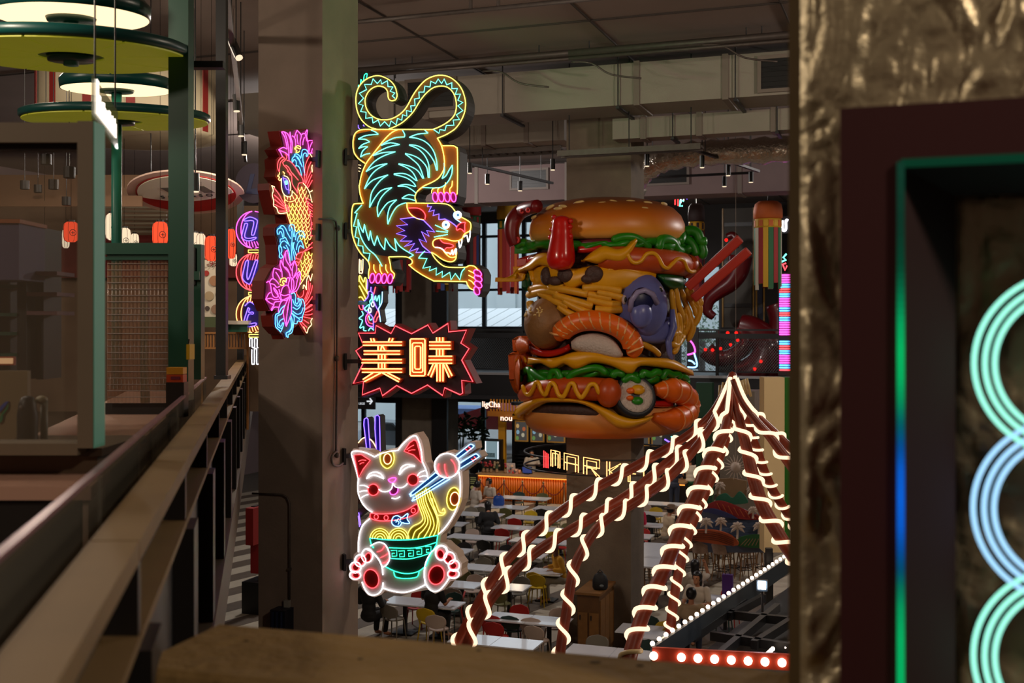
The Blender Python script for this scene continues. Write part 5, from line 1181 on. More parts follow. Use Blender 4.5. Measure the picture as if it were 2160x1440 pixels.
b = MB(); b.lathe(P(1545, 815, 16.4), [(0.06, -.05), (0.11, 0), (0.09, .1), (0.05, .2), (0, .22)], 12); b.build('peak_cap', M_pole, ride, True)
# bulb-lit frame
zb_ = FP(1376, 1378, 2.86).z
c0 = FP(1376, 1364, 2.96); c1 = c0 + Vector((3.3, -0.62, 0)); c2 = FP(1664, 1172, 2.96); c2 = c0 + (c2 - c0) * 1.25
M_beam = mat('beam_orange_red', (190, 62, 34), 0.5)
def beam(a, c, h, w, m, name): b = MB(); b.bar(a - UP * h / 2, c - UP * h / 2, w, h); return b.build(name, m, ride)
bf = beam(c0, c1, 0.2, 0.05, M_beam, 'front_beam'); bl = beam(c0, c2, 0.28, 0.05, mat('beam_dark', (52, 62, 70), 0.5), 'side_beam')
d_ = (c1 - c0).normalized(); nrm = Vector((d_.y, -d_.x, 0))
for i in range(12):
    p = c0 + d_ * (0.16 + i * 0.205 if i else 0.02) + nrm * 0.045 - UP * 0.1
    b = MB(); b.ball(p, 0.055, 12, 8); b.build('bulb', M_bulb, bf, True)
d_ = (c2 - c0).normalized(); LL = (c2 - c0).length
n = int(LL / 0.24)
for i in range(n):
    b = MB(); b.ball(c0 + d_ * (0.08 + i * 0.24) + UP * 0.02 - Vector((d_.y, -d_.x, 0)) * 0.03, 0.032, 10, 6); b.build('bulb', M_bulb, bl, True)
M_truss = mat('truss_black', (26, 28, 32), 0.45)
def tp(x, y): return FP(x, y, 2.7)
for (x0, y0, x1, y1) in ((1500, 1340, 1700, 1370), (1535, 1295, 1616, 1304), (1616, 1304, 1700, 1312), (1536, 1300, 1610, 1260), (1460, 1345, 1570, 1270), (1520, 1380, 1640, 1280), (1590, 1360, 1700, 1290)):
    b = MB(); b.bar(tp(x0, y0), tp(x1, y1), 0.09, 0.12); b.build('truss_bar', M_truss, ride)
a = FP(1622, 1180, 3.0); 
b = MB(); b.bar(Vector((a.x, a.y, 0)), Vector((a.x, a.y, 3.2)), 0.11, 0.11); b.build('mast', M_truss, ride)
# deck under the frame
b = MB(); pts = [c0 - UP * 0.55, c1 - UP * 0.55, c1 + (c2 - c0) - UP * 0.55, c2 - UP * 0.55]; b.prism(pts, UP * -0.05); b.build('dark_deck', mat('deck_dark', (24, 26, 30), 0.6), ride)
# string of small bulbs at right
for i in range(9):
    b = MB(); b.ball(tp(1612 + i * 3.6 if i < 6 else 1640 + i * 3, 1385 - i * 3.4), 0.03, 8, 6); b.build('small_bulb', M_bulb, ride, True)
fl = thing('floodlight', 'square white floodlight shining inside the canopy frame', 'floodlight', P(1608, 1246, 15.6))
b = MB(); b.box(P(1608, 1234, 15.65), (0.15, 0.08, 0.15), rz=-0.3); b.build('housing', M_black, fl)
b = MB(); b.box(P(1607, 1234, 15.60), (0.105, 0.03, 0.105), rz=-0.3); b.build('lamp_face', glow('flood_cool', (200, 230, 255), 70), fl)
b = MB(); b.bar(P(1608, 1240, 15.66), P(1608, 1290, 15.66), 0.03); b.build('stem', M_black, fl)
# ================================================================ food court furniture
M_top = mat('table_white', (236, 240, 250), 0.16, noise=0.03, scale=3, coat=0.6); M_ped = mat('table_black', (28, 28, 30), 0.5)
CH = {'yellow': (206, 172, 20), 'red': (176, 38, 34), 'dark green': (30, 58, 54), 'grey': (118, 112, 100), 'cream': (190, 170, 158), 'black': (30, 30, 32), 'olive': (104, 102, 60)}
def ordinal(n):
    return '%d%s' % (n, 'th' if 10 <= n % 100 <= 20 else {1: 'st', 2: 'nd', 3: 'rd'}.get(n % 10, 'th'))
def make_table(w=0.9, dpt=0.7):
    t = thing('cafe_table', 'x', 'table', (0, 0, 0), 'white tables in the food court')
    b = MB(); b.box((0, 0, 0.725), (w - 0.008, dpt, 0.03)); b.build('table_top', M_top, t)
    b = MB(); b.box((0, 0, 0.7), (w - 0.06, dpt - 0.06, 0.02)); b.build('apron', M_ped, t)
    b = MB(); b.box((0, 0, 0.37), (0.08, 0.08, 0.66)); b.build('pedestal', M_ped, t)
    b = MB(); b.box((0, 0, 0.02), (0.5, 0.42, 0.04)); b.build('base', M_ped, t)
    return t
def make_chair(colour):
    t = thing('cafe_chair', 'x', 'chair', (0, 0, 0), 'shell chairs in the food court'); m = mat('chair_' + colour.replace(' ', '_'), CH[colour], 0.45)
    b = MB(); b.lathe((0, 0.02, 0.44), [(0.17, 0), (0.215, 0.01), (0.22, 0.03), (0.19, 0.04), (0, 0.035)], 18, 1.0, 0.98); b.build('seat', m, t, True)
    vs = []; fs = []; N_, Mm = 16, 8
    for s_ in (0, 1):
        for j in range(Mm + 1):
            f = -1 + 2 * j / Mm; hw = 0.235 * math.sqrt(max(0.0, 1 - abs(f) ** 2.6))
            for i in range(N_ + 1):
                x = hw * (-1 + 2 * i / N_); y = -0.215 + 0.5 * x * x - f * 0.035 - s_ * 0.022
                vs.append((x, y, 0.665 + f * 0.165))
    k = (Mm + 1) * (N_ + 1)
    for j in range(Mm):
        for i in range(N_):
            a = j * (N_ + 1) + i; fs.append((a, a + 1, a + N_ + 2, a + N_ + 1)); fs.append((k + a, k + a + N_ + 1, k + a + N_ + 2, k + a + 1))
    for j in range(Mm):
        for i in (0, N_):
            a = j * (N_ + 1) + i; c = a + N_ + 1; fs.append((a, c, k + c, k + a) if i == 0 else (a, k + a, k + c, c))
    b = MB(); b.add(vs, fs); b.build('backrest', m, t, True)
    for sx in (-1, 1):
        b = MB(); b.tube([(sx * 0.16, 0.15, 0.44), (sx * 0.2, 0.2, 0)], [0.018, 0.013], 6); b.build('leg', m, t)
        b = MB(); b.tube([(sx * 0.17, -0.14, 0.45), (sx * 0.21, -0.22, 0)], [0.018, 0.013], 6); b.build('leg', m, t)
        b = MB(); b.tube([(sx * 0.17, -0.15, 0.44), (sx * 0.19, -0.2, 0.62)], 0.016, 6); b.build('back_post', m, t)
    return t
PROTO = {}
def chair(colour, x, y, rz, label):
    if colour not in PROTO: PROTO[colour] = make_chair(colour); o = PROTO[colour]
    else: o = copy_tree(PROTO[colour])
    o.location = (x, y, 0.012); o.rotation_euler = (0, 0, rz); o['label'] = label; return o
# (px, py of the table top, how many tables end to end, chairs near side, chairs far side)
TAB = [(1108, 1050, 2, '-,-', 'dark green,olive'), (1058, 1068, 2, 'grey,olive', '-,-'), (1155, 1071, 1, 'black', '-'), (1005, 1084, 2, 'black,black', 'grey,-'), (1128, 1092, 2, 'red,black', 'yellow,olive'),
       (1100, 1113, 2, 'red,red', '-,-'), (1182, 1118, 1, 'yellow', 'olive'), (955, 1104, 1, 'black', '-'), (1008, 1133, 2, 'olive,black', 'cream,-'), (1142, 1141, 2, 'grey,olive', 'dark green,red'), (960, 1161, 1, 'grey', 'black'),
       (1083, 1169, 2, 'grey,olive', 'black,grey'), (1030, 1198, 2, 'olive,cream', 'grey,-'), (1153, 1206, 1, 'yellow', '-'), (975, 1233, 1, 'grey', 'cream'), (1075, 1238, 1, 'olive', 'grey'),
       (1116, 1306, 2, 'red,cream', 'red,cream'), (1045, 1353, 2, '-,-', '-,-'), (893, 1271, 2, 'grey,yellow', 'red,dark green'), (1293, 1377, 2, '-,-', 'grey,dark green'), (1350, 1327, 1, '-', 'dark green'), (1392, 1340, 1, '-', 'yellow'),
       (1345, 1130, 1, 'grey', 'red'), (1376, 1083, 1, 'black', 'yellow'), (1370, 1107, 1, '-', '-'), (1400, 1062, 2, 'cream,cream', '-,-'), (1530, 1264, 1, 'dark green', 'red')]
tp0 = None; TABPOS = []
order = sorted(range(len(TAB)), key=lambda i: -TAB[i][1]); rank = {i: k + 1 for k, i in enumerate(order)}
for i, (x, y, n, nr, fr) in enumerate(TAB):
    c = FP(x, y, 0.74); nr = nr.split(','); fr = fr.split(',')
    side = 'right of' if x > 1290 else 'left of'
    for k in range(n):
        p = c + V * (k - (n - 1) / 2) * 0.905
        if tp0 is None: tp0 = make_table(); o = tp0
        else: o = copy_tree(tp0)
        o.location = (p.x, p.y, 0.012); o.rotation_euler = (0, 0, -A)
        wh = '' if n == 1 else (', left end of its row' if k == 0 else (', right end of its row' if k == n - 1 else ', middle of its row'))
        o['label'] = 'white table %s the column, %s row from the parapet%s' % (side, ordinal(rank[i]), wh.replace(' of its row', ''))
        TABPOS.append((i, k, p))
        for s_, cc, wd in ((-1, nr[k], 'near'), (1, fr[k], 'far')):
            if cc == '-': continue
            q = p + U * s_ * 0.56 + V * random.uniform(-.06, .06)
            chair(cc, q.x, q.y, -A + (0 if s_ < 0 else math.pi) + random.uniform(-.15, .15), '%s chair, %s side of the %s table row from the parapet%s' % (cc, wd, ordinal(rank[i]), wh.replace(' of its row', '')))
# chairs standing singly in the foreground
for (x, y, cc, rz, lb) in ((958, 1322, 'red', 1.9, 'red shell chair turned sideways beside the nearest left table'), (1122, 1378, 'cream', 0.2, 'cream shell chair with pierced back close to the parapet'), (1040, 1372, 'red', 0.1, 'red shell chair just above the parapet edge'),
                           (1082, 1374, 'dark green', 0.0, 'dark green shell chair just above the parapet edge'), (925, 1372, 'cream', 0.1, 'cream chair back peeking over the parapet'), (1137, 1272, 'yellow', -.3, 'yellow shell chair with cream seat, single at the front left of the column')):
    c = FP(x, y, 0.0); chair(cc, c.x, c.y, -A + rz, lb)
# tall bar table with stools
bt = thing('bar_table', 'long white bar table right of the burger column', 'table', FP(1375, 1160, 1.05) - UP * 1.05)
for k in range(3):
    c = FP(1368, 1172, 1.05) + U * (k - 0.8) * 1.05; b = MB(); b.box((c.x, c.y, 1.04), (1.0, 1.04, 0.04), rz=-A); b.build('table_top', M_top, bt)
    for s_ in (-1, 1):
        b = MB(); q = c + V * s_ * 0.4; b.box((q.x, q.y, 0.52), (0.05, 0.05, 1.0), rz=-A); b.build('leg', M_ped, bt)
M_oak = mat('oak_leg', (150, 110, 70), 0.5, noise=0.15, scale=12); M_shell = mat('stool_shell', (96, 92, 88), 0.5); M_rat = mat('rattan', (176, 146, 128), 0.6, noise=0.2, scale=30)
def make_stool(shell, nm):
    t = thing('bar_stool', 'x', 'stool', (0, 0, 0), nm)
    b = MB(); b.lathe((0, 0, 0.72), [(0.1, 0), (0.2, 0.02), (0.21, 0.05), (0, 0.04)], 14); b.build('seat', shell, t, True)
    vs = []; fs = []
    for s_ in (0, 1):
        for j in range(5):
            for i in range(9):
                a = math.pi * (1.12 + 0.76 * i / 8); r_ = 0.21 + 0.02 * s_; vs.append((r_ * math.cos(a), r_ * math.sin(a) - 0.03 * j, 0.75 + 0.09 * j * (1 - 0.35 * abs(i - 4) / 4)))
    for j in range(4):
        for i in range(8):
            a = j * 9 + i; fs.append((a, a + 1, a + 10, a + 9)); fs.append((45 + a, 45 + a + 9, 45 + a + 10, 45 + a + 1))
    b = MB(); b.add(vs, fs); b.build('backrest', shell, t, True)
    for sx in (-1, 1):
        for sy in (-1, 1):
            b = MB(); b.tube([(sx * .12, sy * .12, .73), (sx * .21, sy * .21, 0)], [.02, .014], 6); b.build('leg', M_oak, t)
    b = MB(); b.tube([(0.18 * sx, 0.18 * sy, 0.28) for sx, sy in ((-1, -1), (1, -1), (1, 1), (-1, 1))], 0.012, 5, True); b.build('foot_ring', M_dark, t)
    return t
s1 = make_stool(M_shell, 'grey stools along the bar table'); s2 = make_stool(M_rat, 'rattan stools below the island backdrop')
first = {}
def stool(pr, x, y, rz, lb):
    o = pr if pr.name not in first else copy_tree(pr); first[pr.name] = 1
    c = FP(x, y, 0); o.location = (c.x, c.y, 0.012); o.rotation_euler = (0, 0, rz); o['label'] = lb
for k, (x, y) in enumerate(((1322, 1290), (1334, 1272), (1346, 1257), (1357, 1243), (1368, 1231), (1379, 1220))):
    stool(s1, x, y, -A - 1.5 + 0.1 * k, 'grey shell bar stool with oak legs, %s along the bar table' % ordinal(k + 1))
for k, (x, y) in enumerate(((1455, 1216), (1478, 1222), (1500, 1214), (1522, 1224), (1545, 1216), (1570, 1222), (1592, 1214), (1612, 1220), (1486, 1196), (1532, 1198), (1580, 1196))):
    stool(s2, x, y, -A + random.uniform(-.8, .8), 'rattan stool with wooden legs, %s from the left below the backdrop' % ordinal(k + 1))
# wooden tray station in front of the column
st = thing('tray_station', 'brown wooden tray return cabinet at the foot of the burger column', 'cabinet', FP(1250, 1385, 0))
M_wd = mat('cabinet_oak', (128, 88, 44), 0.5, noise=0.18, scale=7); M_wd2 = mat('cabinet_oak_dark', (96, 64, 32), 0.5, noise=0.18, scale=7)
v0_, v1_ = vz(1206, 700, 22.9)[0], vz(1277, 700, 23.4)[0]
b = MB(); b.gbox(22.9, 24.1, v0_ + 0.12, v1_, 0.1, 1.42); b.build('body', M_wd2, st)
b = MB(); b.gbox(22.85, 24.12, v0_ + 0.08, v1_ + 0.04, 1.42, 1.47); b.build('top', M_wd, st)
for k in range(2):
    w_ = (v1_ - v0_ - 0.12) / 2; b = MB(); b.gbox(22.87, 22.9, v0_ + 0.13 + k * w_ + 0.02, v0_ + 0.11 + (k + 1) * w_, 0.15, 1.05); dr_ = b.build('door', M_wd, st)
    b = MB(); b.gbox(22.85, 22.87, v0_ + 0.13 + k * w_ + 0.05, v0_ + 0.13 + k * w_ + 0.07, 0.9, 1.0); b.build('handle', M_dark, dr_)
for k in range(3):
    b = MB(); b.gbox(22.95 + k * 0.38, 23.3 + k * 0.38, v1_ + 0.001, v1_ + 0.02, 0.2, 1.3); b.build('side_panel', M_wd, st)
bag = thing('backpack', 'dark backpack standing on the wooden tray station', 'bag', FP(1266, 1243, 1.47))
c = FP(1266, 1243, 1.47); b = MB(); b.lathe(c, [(0.12, 0), (0.15, 0.05), (0.15, 0.2), (0.11, 0.31), (0.05, 0.36), (0, 0.37)], 14, 1.1, 0.7); b.build('body', mat('bag_black', (22, 24, 30), 0.6), bag, True)
b = MB(); b.ball(c + Vector((0.02, -0.1, 0.1)), (0.05, 0.015, 0.03), 10, 6); b.build('badge', mat('badge_grey', (110, 120, 126), 0.5), bag, True)
b = MB(); b.tube([c + Vector((-.06, 0, .36)), c + Vector((0, 0, .42)), c + Vector((.06, 0, .36))], 0.012, 6); b.build('handle', M_black, bag)
# ================================================================ left mezzanine: balustrade and stalls
ra = math.radians(-12.3); RD = Vector((math.sin(ra), math.cos(ra), 0)); RN = Vector((math.cos(ra), -math.sin(ra), 0))
def rp(x0, t, z): return Vector((x0 + RD.x / RD.y * t, t, z))
def rbox(b, xa, xb, ta, tb, za, zb_):
    return b.hexa([rp(xa, ta, za), rp(xb, ta, za), rp(xb, tb, za), rp(xa, tb, za), rp(xa, ta, zb_), rp(xb, ta, zb_), rp(xb, tb, zb_), rp(xa, tb, zb_)])
b = MB(); rbox(b, -9.0, -0.30, 0.3, 34, 4.75, 5.2); struct(b.build('floor_mezzanine', mat('mezz_floor', (92, 80, 68), 0.5, noise=0.1, scale=2)))
M_bra = mat('rail_bronze', (122, 98, 62), 0.62, 0.0, noise=0.1, scale=3); M_brd = mat('rail_dark', (40, 36, 34), 0.45, 0.2)
hr = thing('mezzanine_railing', 'heavy bronze box railing receding along the left mezzanine edge', 'railing', rp(-0.4, 3, 5.2))
tb_ = [0.35, 1.3, 3.2, 5.1, 7.0, 8.9, 10.8, 12.7, 14.6, 16.5, 18.4, 20.3, 22.2, 24.1, 26]
for a, c in zip(tb_, tb_[1:]):
    b = MB(); rbox(b, -0.49, -0.35, a + 0.006, c - 0.006, 6.34, 6.4); b.build('top_rail', M_bra, hr)
    b = MB(); rbox(b, -0.47, -0.345, a + 0.006, c - 0.006, 6.11, 6.14); b.build('lower_flange', M_bra, hr)
    b = MB(); rbox(b, -0.46, -0.45, a + 0.05, c - 0.05, 6.14, 6.34); b.build('web_panel', M_brd, hr)
    b = MB(); rbox(b, -0.44, -0.40, a + 0.3, c - 0.02, 5.1, 6.11); b.build('lower_panel', M_black, hr)
for a in tb_[1:]:
    b = MB(); rbox(b, -0.46, -0.35, a - 0.03, a + 0.03, 6.14, 6.34); b.build('stub_post', M_brd, hr)
    b = MB(); rbox(b, -0.46, -0.31, a - 0.05, a + 0.25, 4.7, 6.105); b.build('post', M_brd, hr)
gl = thing('glass_balustrade', 'tinted glass balustrade panels behind the bronze railing', 'balustrade', rp(-0.6, 4, 5.2))
M_tint = mat('tinted_glass', (120, 116, 104), 0.05, alpha=0.45, spec=0.6); M_edge = mat('glass_cap', (150, 116, 130), 0.3, 0.5)
for a in [0.4 + 1.9 * k for k in range(6)]:
    b = MB(); rbox(b, -0.615, -0.6, a + 0.01, a + 1.88, 5.2, 6.47); b.build('pane', M_tint, gl)
    b = MB(); rbox(b, -0.622, -0.593, a, a + 1.9, 6.47, 6.485); b.build('cap_rail', M_edge, gl)
# service ledge and counter behind the glass
lg = thing('stall_counter', 'pinkish stall counter with ribbed tile front behind the glass', 'counter', rp(-1.1, 8, 5.2))
b = MB(); rbox(b, -1.5, -0.76, 5.0, 12.5, 6.24, 6.3); b.build('counter_top', mat('counter_pink', (190, 150, 130), 0.25), lg)
M_tile = mat('tile_cream', (186, 160, 140), 0.3)
for k in range(24):
    b = MB(); rbox(b, -0.80, -0.775, 5.02 + k * 0.31, 5.02 + k * 0.31 + 0.29, 5.25, 6.23); b.build('tile', M_tile, lg)
b = MB(); rbox(b, -1.45, -0.81, 5.02, 12.45, 5.2, 6.24); b.build('carcass', M_brd, lg)
# near stall window frame
M_fr = mat('frame_taupe', (112, 98, 80), 0.55, noise=0.05, scale=3); M_teal = mat('frame_teal', (104, 178, 160), 0.5)
fr = thing('stall_window_frame', 'tall taupe window frame with teal edge at the near left stall', 'window frame', P(190, 945, 5.3))
def fbox(px0, px1, py0, py1, d, dep, m, nm, par, rot=0.0):
    a, c = P(px0, py1, d), P(px1, py0, d); b = MB()
    X_ = Vector((math.cos(rot), math.sin(rot), 0)); Y_ = Vector((-X_.y, X_.x, 0)); w_ = c.x - a.x
    q = [a, a + X_ * w_, a + X_ * w_ + Y_ * dep, a + Y_ * dep]
    b.hexa([Vector((p.x, p.y, a.z)) for p in q] + [Vector((p.x, p.y, c.z)) for p in q]); return b.build(nm, m, par)
fbox(163, 196, 255, 945, 5.3, 0.14, M_fr, 'post', fr)
a = P(196, 945, 5.3); c = P(196, 255, 5.3)
b = MB(); b.box((a.x + .003, 5.372, (a.z + c.z) / 2), (.005, .138, c.z - a.z)); b.build('edge_trim', M_teal, fr)
fbox(-120, 163, 258, 300, 5.3, 0.19, M_fr, 'head_rail', fr); fbox(-120, 163, 300, 316, 5.34, 0.1, M_brd, 'inner_bead', fr)
fbox(-120, 163, 935, 960, 5.3, 0.19, M_fr, 'sill_rail', fr)
fbox(-120, 163, 316, 935, 5.38, 0.012, mat('stall_glass', (120, 108, 92), 0.12, alpha=0.24), 'pane', fr)
# dark green shopfront frame
M_gr = mat('shopfront_green', (24, 78, 60), 0.4, noise=0.05, scale=2)
gf = thing('green_shopfront', 'dark green shopfront post with cross bar and reeded glass', 'shopfront', P(376, 830, 9.0))
fbox(355, 397, -60, 845, 9.0, 0.16, M_gr, 'post', gf); fbox(215, 355, 512, 536, 9.05, 0.1, M_gr, 'cross_bar', gf); fbox(215, 355, 541, 548, 9.07, 0.06, M_gr, 'bead', gf)
fbox(396, 424, 515, 800, 9.9, 0.12, M_gr, 'door_stile', gf); fbox(402, 412, 522, 600, 9.88, 0.02, M_black, 'slot', gf); fbox(400, 420, 572, 590, 9.86, 0.04, M_gr, 'latch', gf)
fbox(398, 470, 128, 142, 9.4, 0.1, M_black, 'beam', gf)
M_reed = mat('reeded_glass', (170, 130, 104), 0.2, alpha=0.42)
for k in range(16):        # reeded glass: vertical ribs
    x = 226 + k * 8.1; a = P(x + 4, 850, 9.1); c = P(x + 4, 548, 9.1); b = MB(); b.tube([a, c], 0.0155, 8); b.build('glass_rib', M_reed, gf, True)
for k in range(22):
    y = 556 + k * 13.4; b = MB(); b.tube([P(226, y, 9.08), P(354, y, 9.08)], 0.003, 5); b.build('glass_wire', mat('glass_wire', (90, 66, 50), 0.4), gf)
fbox(296, 312, 548, 850, 9.6, 0.06, M_gr, 'inner_post', gf)
fbox(226, 354, 536, 541, 9.07, 0.05, M_gr, 'bead', gf)
fbox(222, 356, 850, 930, 9.15, 0.05, M_brd, 'stall_riser', gf)
# boxes on the ledge
bx = thing('snack_box', 'small yellow and red carton pair on the stall ledge', 'carton', P(368, 806, 8.6))
fbox(351, 386, 790, 806, 8.6, 0.1, mat('carton_red', (196, 70, 24), 0.5), 'carton', bx); fbox(351, 386, 775, 789, 8.6, 0.1, mat('carton_yellow', (216, 150, 30), 0.5), 'carton', bx); fbox(360, 380, 794, 800, 8.597, 0.002, mat('carton_print', (120, 40, 60), 0.5), 'print', bx); fbox(350, 388, 806, 880, 8.6, .12, M_brd, 'stand', bx)
ex = thing('yellow_hook', 'yellow hanging tag beside the green post', 'tag', P(396, 760, 8.9)); fbox(393, 400, 726, 758, 8.9, 0.14, mat('tag_yellow', (214, 170, 20), 0.5), 'tag_plate', ex); b = MB(); b.tube([P(397, 726, 8.92), P(399, 715, 8.92)], .006, 5); b.build('cord', M_black, ex)
# lamp trees with round light discs
M_disc = glow('disc_lamp', (255, 222, 170), 1.9); M_rim = mat('disc_rim_green', (10, 70, 66), 0.35); M_und = mat('disc_underside_glow', (176, 176, 50), 0.5, noise=0.08, scale=2, emit=(150, 150, 30), es=0.3)  # faint underside glow is painted in for light reaching it from below
def lamp_tree(px, pyl, pyg, d, rl_, rg, zbot, lab):
    c1 = P(px, pyl, d); c2 = P(px + 5, pyg, d); TX, TY, TZ = Vector((1, 0, 0)), Vector((0, math.cos(.072), math.sin(.072))), Vector((0, -math.sin(.072), math.cos(.072))); AX = (TX, TY, TZ); t = thing('disc_lamp_tree', lab, 'lamp', (c1.x, c1.y, min(zbot, c2.z)))
    b = MB(); b.lathe(c1, [(0, 0.0), (rl_ - .015, 0.0), (rl_ - .01, 0.004), (0, .004)], 48, ax=AX); b.build('light_disc', M_disc, t, True)
    b = MB(); b.lathe(c1, [(rl_ - .01, 0.005), (rl_, 0), (rl_ + .01, 0.1), (rl_ - .02, .14), (0, .14)], 48, ax=AX); b.build('disc_hood', M_rim, t, True)
    b = MB(); b.lathe(c1 - UP * 0.02, [(0, -0.01), (rl_ * .30, -.01), (rl_ * .32, .02), (0, .02)], 32, ax=AX); b.build('hub_plate', mat('hub_grey', (60, 80, 74), 0.5), t, True)
    b = MB(); b.lathe(Vector((c1.x, c1.y, c2.z)), [(0.1, 0.0), (rg - .02, 0.0), (rg, .02), (rg, .075), (rg - .03, .09), (0.05, .09)], 56, ax=AX); gd = b.build('green_disc', [M_rim], t, True)
    n = 8
    for k in range(n):
        a0, a1 = 2 * math.pi * k / n + .012, 2 * math.pi * (k + 1) / n - .012; pts = [Vector((c1.x, c1.y, c2.z - .004)) + TX * r_ * math.cos(a) + TY * r_ * math.sin(a) for r_, aa in ((rg * .27, 0), (rg - .03, 1)) for a in ([a0 + (a1 - a0) * i / 8 for i in range(9)] if not aa else [a1 - (a1 - a0) * i / 8 for i in range(9)])]
        b = MB(); b.prism(pts, UP * -0.012); b.build('underside_panel', M_und, gd)
    b = MB(); b.lathe(Vector((c1.x, c1.y, c2.z - .05)), [(0, 0), (rg * .19, 0), (rg * .2, .05), (0, .05)], 32, ax=AX); b.build('hub', M_rim, t, True)
    b = MB(); b.cyl(Vector((c1.x, c1.y, zbot)), Vector((c1.x, c1.y, c1.z + .1)), 0.058, 16); b.build('pole', mat('lamp_pole_teal', (40, 128, 112), 0.4), t, True)
    b = MB(); b.cyl(Vector((c1.x, c1.y, c1.z + .1)), Vector((c1.x, c1.y, 12)), 0.03, 10); b.build('stem', M_black, t)
lamp_tree(150, 38, 116, 9.0, 0.6, 0.92, P(160, 122, 9).z - .06, 'large double disc lamp, lit above and green below, at the top left corner')
lamp_tree(246, 190, 254, 13.0, 0.61, 1.04, 6.3, 'smaller double disc lamp on a tall green post behind the first')
# edge-lit acrylic name plate
ac = thing('hanging_name_plate', 'edge-lit clear name plate with glowing white lettering hung beside the disc lamps', 'sign', rp(-0.975, 7, 8.2))
b = MB(); rbox(b, -0.985, -0.975, 6.5, 7.6, 8.19, 8.44); b.build('plate', mat('acrylic_green', (130, 150, 90), 0.1, alpha=0.55), ac)
M_wl = glow('white_letters', (255, 240, 225), 2.2)
t = 6.6; rr_ = random.Random(5)
while t < 7.45:
    w_ = rr_.uniform(.015, .03); h_ = rr_.uniform(.09, .13) if t > 6.68 else .2
    b = MB(); rbox(b, -0.973, -0.966, t, t + w_, 8.24, 8.24 + h_); b.build('letter', M_wl, ac); t += w_ + rr_.uniform(.012, .025)
for q in (6.6, 7.5):
    b = MB(); b.tube([rp(-.98, q, 8.44), rp(-.98, q, 9.4)], .006, 5); b.build('wire', M_black, ac)
# black posts and spotlight track
for (px0, px1, y0, y1, d, lab) in ((455, 476, -60, 800, 11.5, 'tall black steel post left of the koi sign'), (500, 512, 420, 895, 21, 'shorter black steel post behind the LOVE lanterns')):
    o = thing('steel_post', lab, 'post', P((px0 + px1) / 2, y1, d)); fbox(px0, px1, y0, y1, d, .1, M_black, 'shaft', o); fbox(px0 - 4, px1 + 4, y1 - 8, y1, d - .02, .14, M_dark, 'foot_plate', o)
tk = thing('light_track', 'long light track over the left railing with spotlights', 'track', rp(-0.39, 14, 10.4))
b = MB(); rbox(b, -0.42, -0.36, 11.0, 24, 10.48, 10.56); b.build('track_bar', M_pipe, tk)
for (px, py, d, rx_, w_) in ((488, 96, 14.2, .5, 'nearest, aimed forward'), (498, 212, 17.5, 0.05, 'second, straight down'), (508, 268, 19.6, 0.02, 'third'), (515, 310, 21.5, .02, 'farthest'), (412, 378, 16.0, 0.02, 'beside the green post')):
    s_ = thing('track_spotlight', 'black spotlight on the left track, ' + w_, 'spotlight', P(px, py, d), 'left track spotlights')
    a = P(px, py - 12, d); c = a + Vector((rx_ * .25, -rx_ * .25, -.25)); b = MB(); b.cyl(a, c, .055, 12); b.build('housing', M_black, s_); dd = (c - a).normalized(); b = MB(); b.cyl(c - dd * .004, c + dd * .012, .047, 12); b.build('lens', M_lens, s_)
    b = MB(); b.tube([a, (a.x, a.y, 12.6)], .01, 5); b.build('stem', M_black, s_)
# drum shade and round signboard further back
dm = thing('drum_canopy', 'cream hanging drum with red vertical stripes behind the lamps', 'canopy', P(275, 292, 20)); c = P(275, 292, 20); zt_ = P(275, 150, 20).z
b = MB(); b.lathe(c, [(1.3, 0), (1.55, .03), (1.55, zt_ - c.z), (1.4, zt_ - c.z + .05), (0, zt_ - c.z + .05)], 48); b.build('drum', mat('drum_cream', (176, 164, 138), 0.6), dm, True)
for k in range(14):
    a = 2 * math.pi * k / 14 + .1; p = c + Vector((math.cos(a) * 1.555, math.sin(a) * 1.555, (zt_ - c.z) / 2)); b = MB(); b.box(p, (.02, .14, zt_ - c.z - .06), rz=a); b.build('red_stripe', mat('stripe_red', (120, 26, 22), 0.6), dm)
rs = thing('round_signboard', 'tilted round red and white signboard hanging above the lanterns', 'sign', P(393, 440, 19.5)); c = P(393, 408, 19.5)
Zs = Vector((0.06, -0.27, -1)).normalized(); Xs = Vector((1, 0, -.11)); Xs = (Xs - Zs * Xs.dot(Zs)).normalized(); Ys = Zs.cross(Xs)
if Ys.y < 0: Ys = -Ys
def sdisc(r0, r1, h, m, nm, a0=0, a1=360, n=40):
    pts = [c + Zs * h + (Xs * math.cos(math.radians(a0 + (a1 - a0) * i / n)) + Ys * math.sin(math.radians(a0 + (a1 - a0) * i / n))) * r1 for i in range(n + (0 if a1 - a0 == 360 else 1))]
    b = MB(); b.prism(pts, Zs * -0.03); return b.build(nm, m, rs)
sdisc(0, .97, 0, mat('board_rim', (214, 184, 170), 0.5), 'rim'); sdisc(0, .83, .012, mat('board_red', (170, 22, 22), 0.5), 'red_field')
pts = []
for i in range(31):
    a = math.radians(180 + 180 * i / 30); pts.append(c + Zs * .022 + Xs * math.cos(a) * .8 + Ys * math.sin(a) * .8)
for i in range(21):
    f = 1 - 2 * i / 20; pts.append(c + Zs * .022 + Xs * f * .8 + Ys * (.30 * (1 - f * f)))
b = MB(); b.prism(pts, Zs * -0.01); b.build('white_field', mat('board_white', (232, 232, 210), 0.5), rs)
